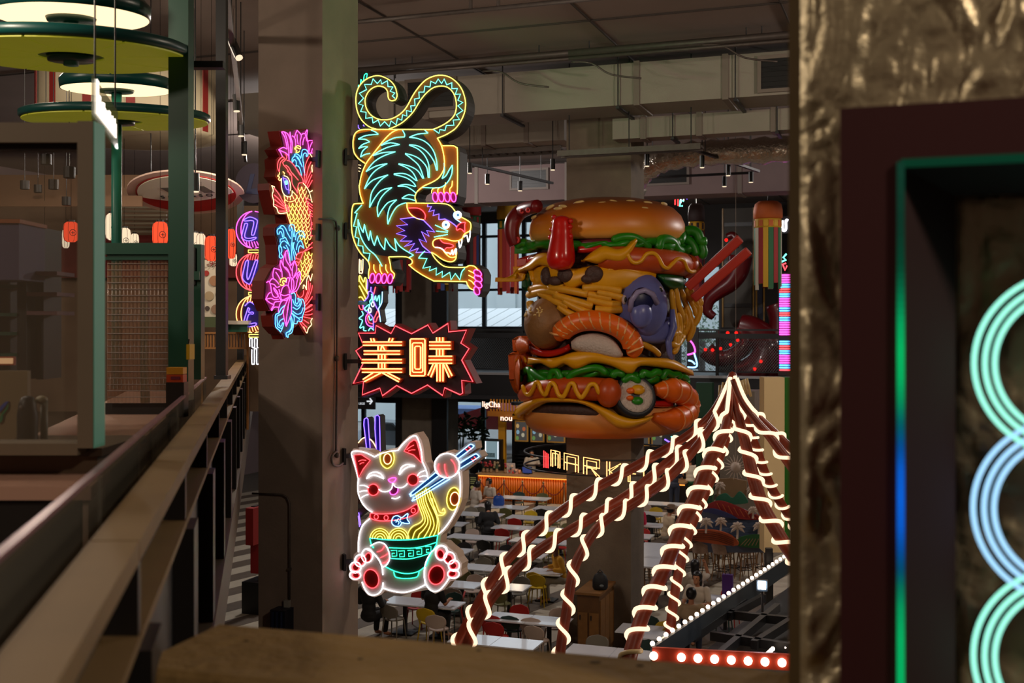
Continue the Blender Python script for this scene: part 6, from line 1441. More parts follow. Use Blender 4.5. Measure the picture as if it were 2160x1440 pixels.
def text_on(txt, o_, X_, Y_, size, m, nm, par, ext=0.004):
    cu = bpy.data.curves.new(nm, 'FONT'); cu.body = txt; cu.size = size; cu.extrude = ext; cu.align_x = 'CENTER'; cu.resolution_u = 3
    ob = bpy.data.objects.new(nm, cu); TMP.collection.objects.link(ob); TMP.view_layers[0].update(); dg = TMP.view_layers[0].depsgraph; me = bpy.data.meshes.new_from_object(ob.evaluated_get(dg)); bpy.data.objects.remove(ob)
    Z_ = X_.cross(Y_); M4 = Matrix((X_, Y_, Z_)).transposed().to_4x4(); M4.translation = o_ - root_loc(par); me.transform(M4); me.materials.clear(); me.materials.append(m)
    o = bpy.data.objects.new(nm, me); COL.objects.link(o); o.parent = par; return o
text_on('S O S   & S O', c + Zs * .03 + Ys * .1, Xs, -Ys, .16, M_black, 'lettering', rs)
for sx in (-.25, .3):
    pts = [c + Zs * .026 + Xs * (sx + dx) + Ys * dy for dx, dy in ((-.1, -.35), (.08, -.35), (.2, -.05), (.02, -.05))]; b = MB(); b.prism(pts, Zs * -.006); b.build('emblem_stroke', mat('emblem_grey', (110, 108, 96), 0.5), rs)
for sx in (-.6, .6):
    p = c + Xs * sx; b = MB(); b.tube([p, (p.x, p.y, 13.5)], .01, 5); b.build('cord', M_black, rs)
# paper lanterns
M_lr = glow('lantern_red', (255, 84, 50), 1.25); M_lw = glow('lantern_white', (255, 228, 190), 1.15)
for (x, y, w_, h_, d, col, lab) in ((237, 478, 28, 56, 18, 'w', 'white paper lantern right of the taupe frame'), (150, 489, 31, 42, 18.5, 'r', 'red paper lantern seen through the near stall glass'), (94, 518, 30, 52, 19, 'w', 'white paper lantern low behind the near stall glass'), (139, 503, 16, 40, 21, 'w', 'white paper lantern half hidden by the red one behind the glass'),
                                   (262, 506, 28, 50, 20, 'w', 'white paper lantern behind the tall green lamp post'), (284, 510, 18, 34, 22, 'w', 'small far white paper lantern right of the lamp post'), (338, 493, 32, 50, 17, 'r', 'red paper lantern just left of the thick green post'), (410, 516, 30, 50, 20, 'w', 'white paper lantern right of the thick green post'), (424, 520, 20, 54, 19, 'w', 'narrow white paper lantern overlapping another beside the green post'),
                                   (446, 524, 28, 52, 18, 'r', 'bright red paper lantern left of the black post'), (467, 530, 24, 50, 20, 'r', 'red paper lantern behind the black post'), (487, 514, 20, 62, 18, 'r', 'tall red paper lantern left of the LOVE sign'), (492, 548, 16, 26, 20, 'w', 'white paper lantern under the tall red one')):
    c = P(x, y, d); r_ = w_ / 2 / F * d; hh = h_ / F * d; L_ = thing('paper_lantern', lab, 'lantern', c - UP * hh / 2, 'paper lanterns')
    b = MB(); b.lathe(c - UP * hh / 2, [(r_ * .55, 0), (r_ * .9, hh * .08), (r_, hh * .25), (r_, hh * .75), (r_ * .9, hh * .92), (r_ * .55, hh)], 20); b.build('shade', M_lr if col == 'r' else M_lw, L_, True)
    for k in range(8):
        a = 2 * math.pi * k / 8; b = MB(); b.tube([c + Vector((math.cos(a) * r_ * s_, math.sin(a) * r_ * s_, z_ * hh)) for s_, z_ in ((.58, -.5), (.92, -.42), (1.01, -.25), (1.01, .25), (.92, .42), (.58, .5))], .0035, 4); b.build('rib', mat('lantern_rib', (90, 20, 16), 0.6), L_)
    b = MB(); b.cyl(c + UP * hh * .5, c + UP * (hh * .5 + .03), r_ * .5, 12); b.build('cap', M_black, L_); b = MB(); b.tube([c + UP * hh * .5, (c.x, c.y, 12.6)], .0035, 4); b.build('cord', mat('cord_matt', (14, 13, 13), 1.0, spec=0.0), L_)
    pc = c + Vector((r_ * .55, -r_ * .84, -.02)); n_ = Vector((.55, -.84, 0)).normalized(); sX = n_.cross(UP); 
    b = MB(); b.tube([pc + n_ * .006 + (sX * math.cos(a) + UP * math.sin(a)) * r_ * .42 for a in [2 * math.pi * j / 14 for j in range(14)]], .005, 4, True); b.build('crest', M_black, L_)
    b = MB(); b.bar(pc + n_ * .006 - sX * r_ * .25, pc + n_ * .006 + sX * r_ * .25, .008, .008); b.build('crest', M_black, L_); b = MB(); b.bar(pc + n_ * .006 - UP * r_ * .25, pc + n_ * .006 + UP * r_ * .25, .008, .008); b.build('crest', M_black, L_)
# back wall of the stalls, fascia, poster, slat screen, white bench
b = MB(); b.box((-10.2, 24.5, 7.4), (12.6, .3, 4.4)); struct(b.build('wall_stall', mat('stall_wall', (128, 104, 84), 0.8, noise=0.08, scale=2)))
b = MB(); b.box((-10.2, 24.2, 8.5), (12.6, .2, .9)); struct(b.build('trim_6', mat('fascia_red', (120, 26, 22), 0.6)))
ps = thing('menu_poster', 'white menu poster with printed bowls of noodles behind the black post', 'poster', P(447, 690, 19)); fbox(429, 466, 548, 690, 19, .02, mat('poster_paper', (196, 186, 168), 0.7), 'sheet', ps)
fbox(429, 466, 668, 690, 18.99, .008, mat('poster_green', (70, 80, 50), 0.7), 'footer', ps)
for (x, y, r_, col) in ((452, 592, 11, (150, 110, 80)), (441, 624, 10, (160, 140, 110)), (455, 652, 10, (140, 110, 90)), (435, 576, 6, (150, 40, 36)), (461, 618, 6, (60, 50, 50)), (437, 650, 5, (70, 56, 50))):
    c = P(x, y, 18.985); b = MB(); b.prism([c + Vector((math.cos(a) * r_ / F * 19, 0, math.sin(a) * r_ / F * 19)) for a in [2 * math.pi * j / 16 for j in range(16)]], (0, .008, 0)); b.build('printed_bowl', mat('print_%d' % (x + y), col, 0.7), ps)
text_on('-99', P(447, 562, 18.97), Vector((1, 0, 0)), UP, .14, mat('print_red', (120, 20, 20), 0.7), 'lettering', ps)
sl_ = thing('slat_screen', 'low wooden slat screen on the far left mezzanine', 'screen', P(470, 738, 20))
for x_ in (424, 520): fbox(x_, x_ + 4, 704, 906, 20.02, .04, mat('slat_wood', (150, 100, 50), 0.6), 'leg', sl_)
for k in range(16): fbox(424 + k * 6.2, 427.5 + k * 6.2, 704, 733, 20, .04, mat('slat_wood', (150, 100, 50), 0.6), 'slat', sl_)
fbox(422, 524, 700, 704, 19.98, .06, mat('slat_wood', (150, 100, 50), 0.6), 'top_bar', sl_); fbox(422, 524, 732, 736, 19.98, .06, mat('slat_wood', (150, 100, 50), 0.6), 'bottom_bar', sl_)
bn = thing('white_counter', 'white-topped counter beyond the black post', 'counter', P(490, 705, 19.6)); fbox(474, 524, 676, 684, 19.4, .5, mat('white_top', (200, 190, 180), 0.4), 'counter_top', bn); fbox(476, 522, 684, 700, 19.45, .4, M_gr, 'front', bn)
# furniture behind the near stall glass
M_shelf = mat('shelf_pink', (120, 84, 92), 0.6)
sh_ = thing('drinks_shelf', 'dark shelving unit with pinkish shelves inside the near stall', 'shelf', P(60, 800, 7.5))
fbox(36, 56, 480, 800, 7.5, .3, M_brd, 'upright', sh_); fbox(76, 92, 480, 800, 7.6, .3, M_brd, 'upright', sh_); fbox(-20, 0, 480, 800, 7.5, .3, M_brd, 'upright', sh_)
for y in (572, 616, 656): fbox(56, 120, y, y + 8, 7.45, .3, M_shelf, 'shelf_board', sh_)
for y in (600, 660, 700, 745): fbox(-40, 40, y, y + 7, 7.5, .3, M_gr, 'shelf_board', sh_)
pb_ = thing('purple_cabinet', 'grey-violet wall cabinet high inside the near stall', 'cabinet', P(15, 592, 7.2)); fbox(-60, 40, 470, 590, 7.2, .4, mat('cab_violet', (92, 84, 116), 0.6), 'body', pb_); fbox(-60, 42, 462, 470, 7.18, .42, mat('cab_orange', (170, 90, 30), 0.5), 'light_strip', pb_)
k2 = thing('menu_screen', 'small glowing orange menu screen inside the near stall', 'screen', P(12, 780, 6.6)); fbox(-20, 29, 752, 770, 6.6, .03, mat('screen_case', (150, 60, 20), 0.5), 'frame', k2); fbox(-20, 26, 755, 767, 6.59, .012, glow('screen_warm', (255, 196, 140), 0.7), 'display', k2)
br = thing('promo_board', 'beige promotion board with blue and green swirls at the far left', 'board', P(25, 1050, 5.9)); fbox(-60, 58, 782, 1050, 5.9, .04, mat('board_beige', (150, 130, 96), 0.6), 'board', br)
for (pts_, col) in (('0,870 8,862 16,852 20,846 12,848 2,858', (50, 80, 190)), ('0,884 10,872 18,862 20,850 14,862 4,874', (40, 150, 90)), ('0,893 6,888 9,876 3,880', (30, 140, 90))):
    b = MB(); b.prism([P(x - 2, y, 5.89) for x, y in pl(pts_)], (0, .008, 0)); b.build('swirl_print', mat('swirl_%d' % col[0], col, 0.5), br)
bo = thing('pump_bottle', 'tall black bottle with pump head on the near stall counter', 'bottle', P(58, 960, 5.7)); c = P(58, 960, 5.7)
b = MB(); b.lathe(c, [(.045, 0), (.05, .02), (.05, .2), (.042, .26), (.03, .29), (.02, .295), (0, .3)], 16); b.build('body', M_black, bo, True); b = MB(); b.ball(c + Vector((-.012, -.046, .24)), .012, 8, 6); b.build('highlight_bead', M_pipe, bo, True)  # pale bead on the shoulder imitates a highlight
wp = thing('dispenser_tube', 'pale cup dispenser tube beside the black bottle', 'dispenser', P(93, 960, 5.75)); c = P(93, 960, 5.75); b = MB(); b.cyl(c, c + UP * .28, .018, 12); b.build('tube', mat('disp_grey', (120, 124, 110), 0.5), wp, True); b = MB(); b.ball(c + UP * .28 - Vector((.012, 0, 0)), (.03, .03, .022), 12, 8); b.build('cap', mat('disp_cap', (150, 140, 110), 0.5), wp, True)
cn = thing('near_counter', 'dim brown counter under the near stall window', 'counter', P(90, 1010, 5.6)); fbox(-60, 205, 962, 1080, 5.45, .6, mat('counter_brown', (92, 74, 56), 0.6), 'body', cn); fbox(-60, 215, 945, 962, 5.42, .65, mat('counter_dark', (60, 46, 34), 0.4), 'counter_top', cn)
# ceiling of the stalls: timber slats with downlights
so = thing('slatted_ceiling', 'brown timber slatted ceiling over the left stalls', 'ceiling panel', P(120, 380, 20))
for k in range(12):
    y = 372 + k * 5.5; a = P(-60, y, 21 - k * .2); c = P(300, y, 21 - k * .2); b = MB(); b.bar(a, c, .05, .05); b.build('slat', mat('slat_brown', (104, 74, 48), 0.6), so)
for k in range(9):
    x = 215 + k * 12; a = P(300 + (k % 2), 420 + k * 6, 22); b = MB(); b.bar(P(225, 420 + k * 8.5, 22), P(352, 420 + k * 8.5, 22), .04, .04); b.build('slat', mat('slat_grey', (120, 110, 92), 0.6), so)
for (x, y, d, n_) in ((52, 398, 17, 'left'), (140, 432, 17, 'right'), (97, 346, 14, 'top'), (80, 405, 19, 'middle'), (146, 374, 13, 'high right'), (113, 398, 15, 'centre')):
    o = thing('downlight', 'small bright downlight in the stall ceiling, ' + n_, 'downlight', P(x, y, d), 'stall downlights'); c = P(x, y, d); b = MB(); b.lathe(c, [(0, -.01), (.045, -.01), (.05, .02), (0, .02)], 16); b.build('lens', M_lens, o); b = MB(); b.lathe(c, [(.05, -.012), (.065, -.005), (.065, .12), (0, .12)], 16); b.build('can', M_black, o); b = MB(); b.tube([c + UP * .1, (c.x, c.y, 12.6)], .006, 4); b.build('rod', M_black, o)

# lamps added to brighten the left stalls
for (x, y, z, e_, lb) in ((-6.4, 15.5, 10.8, 330, 'added flat round fill lamp above the drum canopy'), (-3.55, 18.0, 9.8, 260, 'added flat round fill lamp above the lantern row'), (-4.2, 7.2, 9.9, 130, 'added flat round fill lamp over the near counter')):
    t = thing('stall_fill_lamp', lb, 'lamp', (x, y, z)); b = MB(); b.lathe((x, y, z + .02), [(.24, 0), (.26, .02), (.26, .1), (0, .1)], 20); b.build('can', M_black, t); b = MB(); b.tube([(x, y, z + .1), (x, y, 12.6)], .012, 5); b.build('rod', M_black, t)
    ld = bpy.data.lights.new('stall_fill_lamp_light', 'POINT'); ld.shadow_soft_size = .12; ld.energy = e_; ld.color = (1, .84, .66); lo = bpy.data.objects.new('stall_fill_lamp_light', ld); lo.location = (x, y, z - .2); COL.objects.link(lo)
# ================================================================ right foreground: foil-wrapped pillar with neon frame
from mathutils import noise as mnoise
M_foil2 = mat('gold_foil', (184, 170, 138), 0.40, 0.6, noise=0.15, scale=5, bump=0.3, bscale=12)
UF = 3.18
def fz(px, py, u=UF): p = GP(px, py, u); return p.dot(V), p.z
vA, _ = fz(1688, 700); vB = vA + 1.35; zA, zB = 5.0, 8.4
def foil_sheet(v0_, v1_, z0_, z1_, u_, amp, nv, nz, seed, name, parent=None, mtl=None):
    vs = []; fs = []
    for j in range(nz + 1):
        for i in range(nv + 1):
            v_ = v0_ + (v1_ - v0_) * i / nv; z_ = z0_ + (z1_ - z0_) * j / nz
            q = Vector((v_ * 4 + seed, z_ * 2.0, seed)); q = q + Vector((mnoise.noise(q * 1.7), mnoise.noise(q * 1.7 + Vector((5, 3, 1))), 0)) * .6; h = abs(mnoise.noise(q)) * 1.2 + abs(mnoise.noise(q * 2.6)) * .7 + abs(mnoise.noise(q * 6)) * .4 + abs(mnoise.noise(q * 11)) * .15
            e = min(1, min(i, nv - i) / 2); vs.append(G(u_ - h * amp * e, v_, z_))
    for j in range(nz):
        for i in range(nv):
            a = j * (nv + 1) + i; fs.append((a, a + 1, a + nv + 2, a + nv + 1))
    b = MB(); b.add(vs, fs); return b
fp_ = bpy.data.objects.new('wall_foil_pillar', None); COL.objects.link(fp_); fp_['kind'] = 'structure'; fp_.location = G(UF, vA + .6, 5.0)
b = foil_sheet(vA, vB, zA, zB, UF, 0.05, 110, 260, 3.1, 'x'); b.build('foil_wrap', M_foil2, fp_, True)
b = MB(); b.gbox(UF + .002, UF + .5, vA + .002, vB, 4.6, 12.6); b.build('pillar_core', M_conc2, fp_)
vP0, _ = fz(1661, 700); 
b = MB(); b.gbox(UF + .03, UF + .3, vP0, vA + .004, 4.6, 12.6); b.build('corner_post', mat('post_olive', (122, 104, 70), 0.7, noise=.1, scale=4), fp_)
# picture-frame neon box
UFr = 2.86
nf = thing('ring_neon_frame', 'dark red box frame with colour-changing edge light and glowing ring neon', 'neon sign', G(UFr, fz(1950, 700, UFr)[0], 5.4))
M_maroon = mat('frame_maroon', (62, 12, 15), 0.75, noise=.06, scale=2)
vo, zo = fz(1772, 215, UFr); vi, zi = fz(1892, 342, UFr); zo = GP(1772, 228, UFr).z; zi = GP(1892, 342, UFr).z
vE = vo + 1.3; zBm = 5.2
def quad3(a, c, d_, e): return [a, c, d_, e]
b = MB(); b.gbox(UFr, UFr + .05, vo, vi, zBm, zo); b.build('side_board', M_maroon, nf)
b = MB(); b.gbox(UFr, UFr + .05, vi, vE, zi, zo); b.build('top_board', M_maroon, nf)
b = MB(); b.gbox(UFr + .05, UF - .05, vo + .01, vo + .04, zBm, zo - .01); b.build('outer_side', M_maroon, nf)
b = MB(); b.gbox(UFr + .05, UF - .05, vo + .01, vE, zo - .04, zo - .01); b.build('outer_top', M_maroon, nf)
dv = (2008 - 1908) / F * 2.95; dz = (402 - 345) / F * 2.95
b = MB(); b.hexa([G(UFr + .01, vi + .012, zBm), G(UFr + .16, vi + dv + .012, zBm), G(UFr + .18, vi + dv, zBm), G(UFr + .03, vi, zBm), G(UFr + .01, vi + .012, zi), G(UFr + .16, vi + dv + .012, zi - dz), G(UFr + .18, vi + dv, zi - dz), G(UFr + .03, vi, zi)]); b.build('inner_bevel', mat('bevel_maroon', (40, 6, 9), .8), nf)
b = MB(); b.hexa([G(UFr + .01, vi, zi - .01), G(UFr + .01, vE, zi - .01), G(UFr + .16, vE, zi - dz), G(UFr + .16, vi + dv, zi - dz), G(UFr + .02, vi, zi), G(UFr + .02, vE, zi), G(UFr + .18, vE, zi - dz + .01), G(UFr + .18, vi + dv, zi - dz + .01)]); b.build('inner_bevel', mat('bevel_maroon', (40, 6, 9), .8), nf)
bk = foil_sheet(vi + dv, vE, zBm, zi - dz, UFr + .26, .03, 70, 200, 9.7, 'x'); bk.build('foil_back', M_foil2, nf, True)
# edge light: addressable strip in coloured segments
vl = fz(1900, 700, UFr - .008)[0]
stops = [(342, (50, 120, 92), .25), (480, (40, 110, 84), .25), (560, (20, 110, 76), .4), (620, (10, 150, 96), .6), (680, (10, 190, 110), .8), (740, (10, 205, 110), .9), (800, (10, 200, 110), .85), (850, (10, 170, 110), .75), (895, (8, 120, 130), .65), (940, (10, 90, 170), .8), (990, (14, 100, 220), .95), (1050, (14, 104, 230), 1.0), (1110, (14, 100, 220), .95), (1160, (10, 90, 180), .8), (1200, (8, 100, 140), .65), (1235, (10, 140, 110), .7), (1280, (10, 180, 110), .8), (1340, (10, 196, 110), .9), (1470, (10, 200, 110), .9)]
for (y0, ca, s0_), (y1, cb_, s1_) in zip(stops, stops[1:]):
    for k in range(4):
        f = (k + .5) / 4; col = tuple(p + (q - p) * f for p, q in zip(ca, cb_)); ya, yb = y0 + (y1 - y0) * k / 4, y0 + (y1 - y0) * (k + 1) / 4
        z1_, z0_ = GP(1900, ya, UFr).z, GP(1900, yb, UFr).z
        b = MB(); b.gbox(UFr - .010, UFr + .012, vl - .009, vl + .009, z0_, z1_); b.build('edge_light_segment', glow('edge_%d_%d' % (y0, k), col, (s0_ + (s1_ - s0_) * f) * .9), nf)
b = MB(); b.gbox(UFr - .010, UFr + .012, vl, vE, zi - .012, zi + .006); b.build('edge_light_top', glow('edge_top', (36, 120, 84), .2), nf)
RC = {'g': glow('ring_green', (160, 255, 226), 1.3), 'b': glow('ring_blue', (165, 218, 255), 1.3)}
UR = UFr + .17
for (cy, cxx, col, R3) in ((768, 2266, 'g', (181, 161, 143)), (1080, 2266, 'b', (181, 161, 143)), (1400, 2272, 'g', (181, 161, 143))):
    c = GP(cxx, cy, UR); s_ = (c - Vector((0, 0, CZ))).length / F * .97
    for R_ in R3:
        pts = [c + (V * math.cos(a) + UP * math.sin(a)) * R_ * s_ for a in [2 * math.pi * j / 72 for j in range(72)]]
        b = MB(); b.tube(pts, .0066, 8, True, up=-U); b.build('neon_ring', RC[col], nf, True)
        b = MB(); b.tube([p + U * .012 for p in pts], .010, 6, True, up=-U); b.build('ring_channel', M_black, nf, True)
# ================================================================ far side of the hall
# hanging streamer columns
SC_ = {'r': (150, 30, 26), 'y': (196, 150, 30), 'g': (40, 96, 56), 'o': (190, 90, 30), 'b': (40, 56, 110), 'w': (190, 180, 160), 'm': (120, 30, 60), 'k': (50, 34, 34)}
def streamer(px, y0, y1, wpx, u, cols, lab, n=16):
    d = (GP(px, 500, u)).y; c = GP(px, y0, u); zb_ = GP(px, y1, u).z; R_ = wpx / 2 / F * d; H_ = c.z - zb_
    t = thing('festival_streamer', lab, 'streamer', (c.x, c.y, zb_), 'festival streamers hanging at the far side')
    m0 = mat('paper_' + cols[0], SC_[cols[0]], 0.7); m1 = mat('paper_' + cols[1], SC_[cols[1]], 0.7)
    b = MB(); b.lathe(Vector((c.x, c.y, c.z - H_ * .2)), [(R_ * .85, 0), (R_ * 1.05, .05), (R_ * 1.05, H_ * .1), (R_ * .95, H_ * .17), (R_ * .7, H_ * .2), (0, H_ * .2)], 18); b.build('crown', m0, t, True)
    b = MB(); b.lathe(Vector((c.x, c.y, c.z - H_ * .3)), [(R_ * .9, 0), (R_ * .96, 0), (R_ * .96, H_ * .1), (R_ * .9, H_ * .1)], 18); b.build('ring_band', m1, t, True)
    for k in range(n):
        a = 2 * math.pi * k / n; q = Vector((c.x + math.cos(a) * R_ * .95, c.y + math.sin(a) * R_ * .95, 0)); col = cols[2 + k % (len(cols) - 2)]
        b = MB(); b.box((q.x, q.y, c.z - H_ * .25), (.02, R_ * .3, H_ * .07), rz=a); b.build('patch', mat('paper_' + cols[(k % 2)], SC_[cols[k % 2]], .7), t)
        b = MB(); zt_ = c.z - H_ * .3; L_ = H_ * (.66 + .04 * math.sin(k * 2.3)); b.box((q.x, q.y, zt_ - L_ / 2), (.015, R_ * .36, L_), rz=a + .1 * math.sin(k)); b.build('ribbon', mat('paper_' + col, SC_[col], .7), t)
    b = MB(); b.tube([c, (c.x, c.y, 12.6)], .012, 4); b.build('cord', M_black, t)
for s_ in ((1072, 425, 622, 46, 42, 'ygrror', 'yellow-crowned streamer column with red ribbons left of the burger'), (935, 425, 616, 44, 41, 'kykrbyk', 'dark streamer column with striped ribbons behind the tiger paw'), (995, 420, 600, 38, 44, 'rgkmkrb', 'dim red and green streamer column beside the tiger jaw'), (848, 440, 618, 40, 43, 'rkrkr', 'dark red streamer column behind the tiger forepaws'),
           (805, 450, 622, 30, 43, 'mrkrr', 'short red streamer column right of the dragon head'), (1469, 430, 620, 34, 40, 'kyrmkr', 'dim streamer column behind the burger lettuce'), (1620, 425, 612, 58, 39, 'oygrgwry', 'orange and yellow striped streamer column at the right')):
    streamer(*s_)
# giant red octopus behind the balcony
oc = thing('octopus_balloon', 'giant glossy dark red octopus tentacles behind the balcony railing', 'inflatable', GP(1560, 800, 47)); M_oct = mat('octopus_red', (84, 8, 14), 0.3, noise=.15, scale=2, coat=.6)
def otent(txt, u_, r0, r1, nm='tentacle'):
    p = smooth_pts(pl(txt), 6); q = [GP(x, y, u_) for x, y in p]; k = len(q); b = MB(); b.tube(q, [r0 + (r1 - r0) * i / (k - 1) for i in range(k)], 14); return b.build(nm, M_oct, oc, True)
otent('1506,668 1492,655 1496,632 1515,614 1540,596 1556,572 1562,540', 46.8, .16, .5); otent('1534,500 1545,496 1552,506 1548,520', 47.2, .14, .2)
otent('1490,738 1505,752 1530,756 1555,744 1572,726 1570,706 1556,692', 46.5, .38, .25); otent('1560,690 1590,700 1620,730 1612,765 1585,790 1560,800', 46.8, .55, .8); otent('1600,800 1640,740 1650,680 1640,640', 47, .6, .5)
M_ored = glow('octopus_glint', (255, 30, 24), 1.8)  # glowing beads stand in for red light reflected on the tentacles
for (x, y) in ((1488, 737), (1503, 738), (1520, 735), (1541, 727), (1556, 717), (1553, 702), (1535, 702), (1532, 506), (1592, 778), (1605, 762)):
    p = GP(x, y, 46.0); b = MB(); b.ball(p, .07, 10, 6); b.build('red_glint', M_ored, oc, True)
# striped neon tower
tw = thing('striped_neon_tower', 'tall neon tower of stacked pink, blue and red bars beside the foil pillar', 'neon sign', GP(1650, 790, 40)); vt0, vt1 = vz(1641, 700, 40)[0], vz(1690, 700, 40)[0]
b = MB(); b.gbox(40.02, 40.3, vt0, vt1, GP(1650, 792, 40).z, GP(1650, 575, 40).z); b.build('tower_board', M_cabd, tw)
yy = 580; k = 0; seq = 'mmbrbmmbrbmm'
while yy < 785:
    if not (705 < yy < 716):
        z_ = GP(1650, yy, 40).z; b = MB(); b.tube([G(40, vt0 + .05, z_), G(40, vt1, z_)], .028, 6); b.build('neon_bar', NM[seq[(k // 2) % len(seq)]], tw, True)
    yy += 5.0; k += 1
b = MB(); b.tube([GP(x, y, 39.9) for x, y in ((1659, 535), (1652, 543), (1658, 548), (1648, 552))], .03, 6); b.build('neon_tube', NM['c'], tw); b = MB(); b.tube([GP(x, y, 39.9) for x, y in ((1658, 555), (1651, 557), (1656, 570), (1660, 560))], .03, 6); b.build('neon_tube', NM['r'], tw)
# small neons around
nb = thing('cup_neon_sign', 'purple and blue neon cup outline right of the burger', 'neon sign', GP(1462, 775, 43.5)); 
for col, t in (('m', '1454,716 1462,726 1466,738 1464,744 1450,748'), ('k', '1464,744 1470,772 1450,774'), ('p', '1456,704 1456,694'), ('k', '1452,760 1460,762 1466,768')):
    b = MB(); b.tube([GP(x, y, 43.5) for x, y in smooth_pts(pl(t), 4)], .03, 6); b.build('neon_tube', NM[col], nb, True)
b = MB(); b.gbox(43.55, 43.65, vz(1449, 700, 43.55)[0], vz(1473, 700, 43.55)[0], GP(1462, 778, 43.5).z, GP(1462, 690, 43.5).z); b.build('backing', M_black, nb)
ng = thing('arrow_neon_sign', 'small drop-line neon in red, white and blue above the burger bun', 'neon sign', GP(1438, 436, 42))
for i, (x, y1, col) in enumerate(((1424, 432, 'd'), (1430, 434, 'd'), (1436, 428, 'w'), (1442, 424, 'w'), (1449, 420, 'p'), (1455, 416, 'p'), (1461, 414, 'p'))):
    b = MB(); b.tube([GP(x, 407, 42), GP(x, y1, 42)], .022, 5); b.build('neon_tube', NM[col], ng)
b = MB(); b.tube([GP(x, y, 41.9) for x, y in ((1442, 424), (1435, 422), (1434, 435), (1440, 434))], .03, 5); b.build('neon_tube', NM['c'], ng); b = MB(); b.gbox(42.05, 42.2, vz(1421, 700, 42)[0], vz(1464, 700, 42)[0], GP(1438, 408, 42).z, GP(1438, 404, 42).z); b.build('rail', M_black, ng)
ns = thing('fruit_neon_sign', 'small red and green neon fruit shapes between burger and canopy', 'neon sign', GP(1478, 880, 43.0))
for col, t in (('r', '1466,858 1470,856 1474,872 1478,858 1482,856'), ('c', '1486,862 1490,866'), ('c', '1490,860 1484,868'), ('c', '1460,880 1466,878 1470,884'), ('p', '1402,926 1412,932 1418,936'), ('c', '1416,920 1420,928'), ('c', '1426,918 1422,928')):
    b = MB(); b.tube([GP(x, y, 43.0) for x, y in pl(t)], .028, 5); b.build('neon_tube', NM[col], ns)
b = MB(); b.gbox(43.05, 43.15, vz(1396, 700, 43)[0], vz(1494, 700, 43)[0], GP(1450, 940, 43).z, GP(1450, 852, 43).z); b.build('backing', M_black, ns)
# shopfront panels of the upper far gallery
for (x0, x1, y0, y1, m_, lab) in ((1525, 1590, 440, 690, mat('shop_grey', (70, 66, 60), .7), 'grey shop facade with dark transoms behind the octopus'), (1596, 1612, 430, 790, mat('shop_navy', (30, 36, 60), .6), 'navy steel door post right of the grey facade')):
    o = thing('gallery_panel', lab, 'panel', GP((x0 + x1) / 2, y1, 49)); b = MB(); b.gbox(49, 49.3, vz(x0, 700, 49)[0], vz(x1, 700, 49)[0], GP(x0, y1, 49).z, GP(x0, y0, 49).z); b.build('board', m_, o)
    for yy in (470, 550, 640):
        b = MB(); b.gbox(48.95, 49, vz(x0 + 3, 700, 49)[0], vz(x1 - 3, 700, 49)[0], GP(x0, yy + 8, 49).z, GP(x0, yy, 49).z); b.build('transom', M_black, o)
    for xx in (x0, x1):
        b = MB(); b.gbox(48.9, 49, vz(xx - 1.5, 700, 49)[0], vz(xx + 1.5, 700, 49)[0], GP(x0, y1, 49).z, GP(x0, y0, 49).z); b.build('brass_edge', mat('brass', (140, 100, 20), .4), o)
us = thing('letter_neon_sign', 'white neon letter U near the foil pillar', 'neon sign', GP(1655, 490, 41))
b = MB(); b.tube([GP(x, y, 41) for x, y in smooth_pts([(1650, 465), (1650, 482), (1654, 486), (1658, 482), (1658, 465), (1663, 465)], 3)], .05, 6); b.build('neon_tube', NM['w'], us, True); b = MB(); b.gbox(41.1, 41.2, vz(1645, 700, 41)[0], vz(1672, 700, 41)[0], GP(1650, 492, 41).z, GP(1650, 455, 41).z); b.build('backing', M_black, us)
# cream pillar board with green side
cb = thing('cream_sign_board', 'tall cream board with green side on a black post by the foil pillar', 'board', P(1630, 1160, 21))
a, c = P(1612, 1165, 21), P(1655, 796, 21)
b = MB(); b.box(((a.x + c.x) / 2, 21.2, (a.z + c.z) / 2), (c.x - a.x, .4, c.z - a.z), rz=0); b.build('board', mat('board_cream', (240, 214, 164), 0.6), cb)
b = MB(); b.box((c.x + .06, 21.25, (a.z + c.z) / 2), (.11, .4, c.z - a.z)); b.build('green_side', mat('board_green', (36, 120, 24), 0.5), cb)
b = MB(); b.box(((a.x + c.x) / 2 - .06, 21.2, a.z / 2), (.14, .14, a.z)); b.build('post', M_truss, cb)
# island backdrop with palms
ib = thing('island_backdrop', 'layered cut-out backdrop of striped hills and palm trees right of the column', 'backdrop', GP(1530, 1160, 31))
def cut(txt, u_, m_, nm, sm=True):
    p = smooth_pts(pl(txt), 4, True) if sm else pl(txt); b = MB(); b.prism([GP(x, y, u_) for x, y in p], U * .06); return b.build(nm, m_, ib)
HC = lambda n_, c_: mat('hill_' + n_, c_, .6, noise=.1, scale=4)
cut('1512,1010 1545,1008 1575,1014 1575,1060 1512,1060', 31.9, HC('sand', (150, 120, 86)), 'hill_board', False)
h1 = cut('1480,1066 1520,1056 1560,1070 1612,1090 1612,1165 1450,1165', 31.6, HC('slate', (92, 98, 116)), 'hill_board', False)
h2 = cut('1484,1074 1500,1060 1520,1056 1552,1066 1590,1084 1612,1092 1612,1096 1560,1094 1520,1080', 31.4, HC('red', (150, 36, 36)), 'hill_board')
for k in range(8):
    b = MB(); x = 1512 + k * 12; b.bar(GP(x, 1060 + k * 3.4, 31.38), GP(x + 10, 1080 + k * 2.4, 31.38), .03, .02); b.build('stripe', HC('orange', (190, 90, 50)), h2)
cut('1478,1078 1500,1072 1530,1080 1556,1094 1530,1090 1500,1082', 31.3, HC('navy', (46, 52, 100)), 'hill_board')
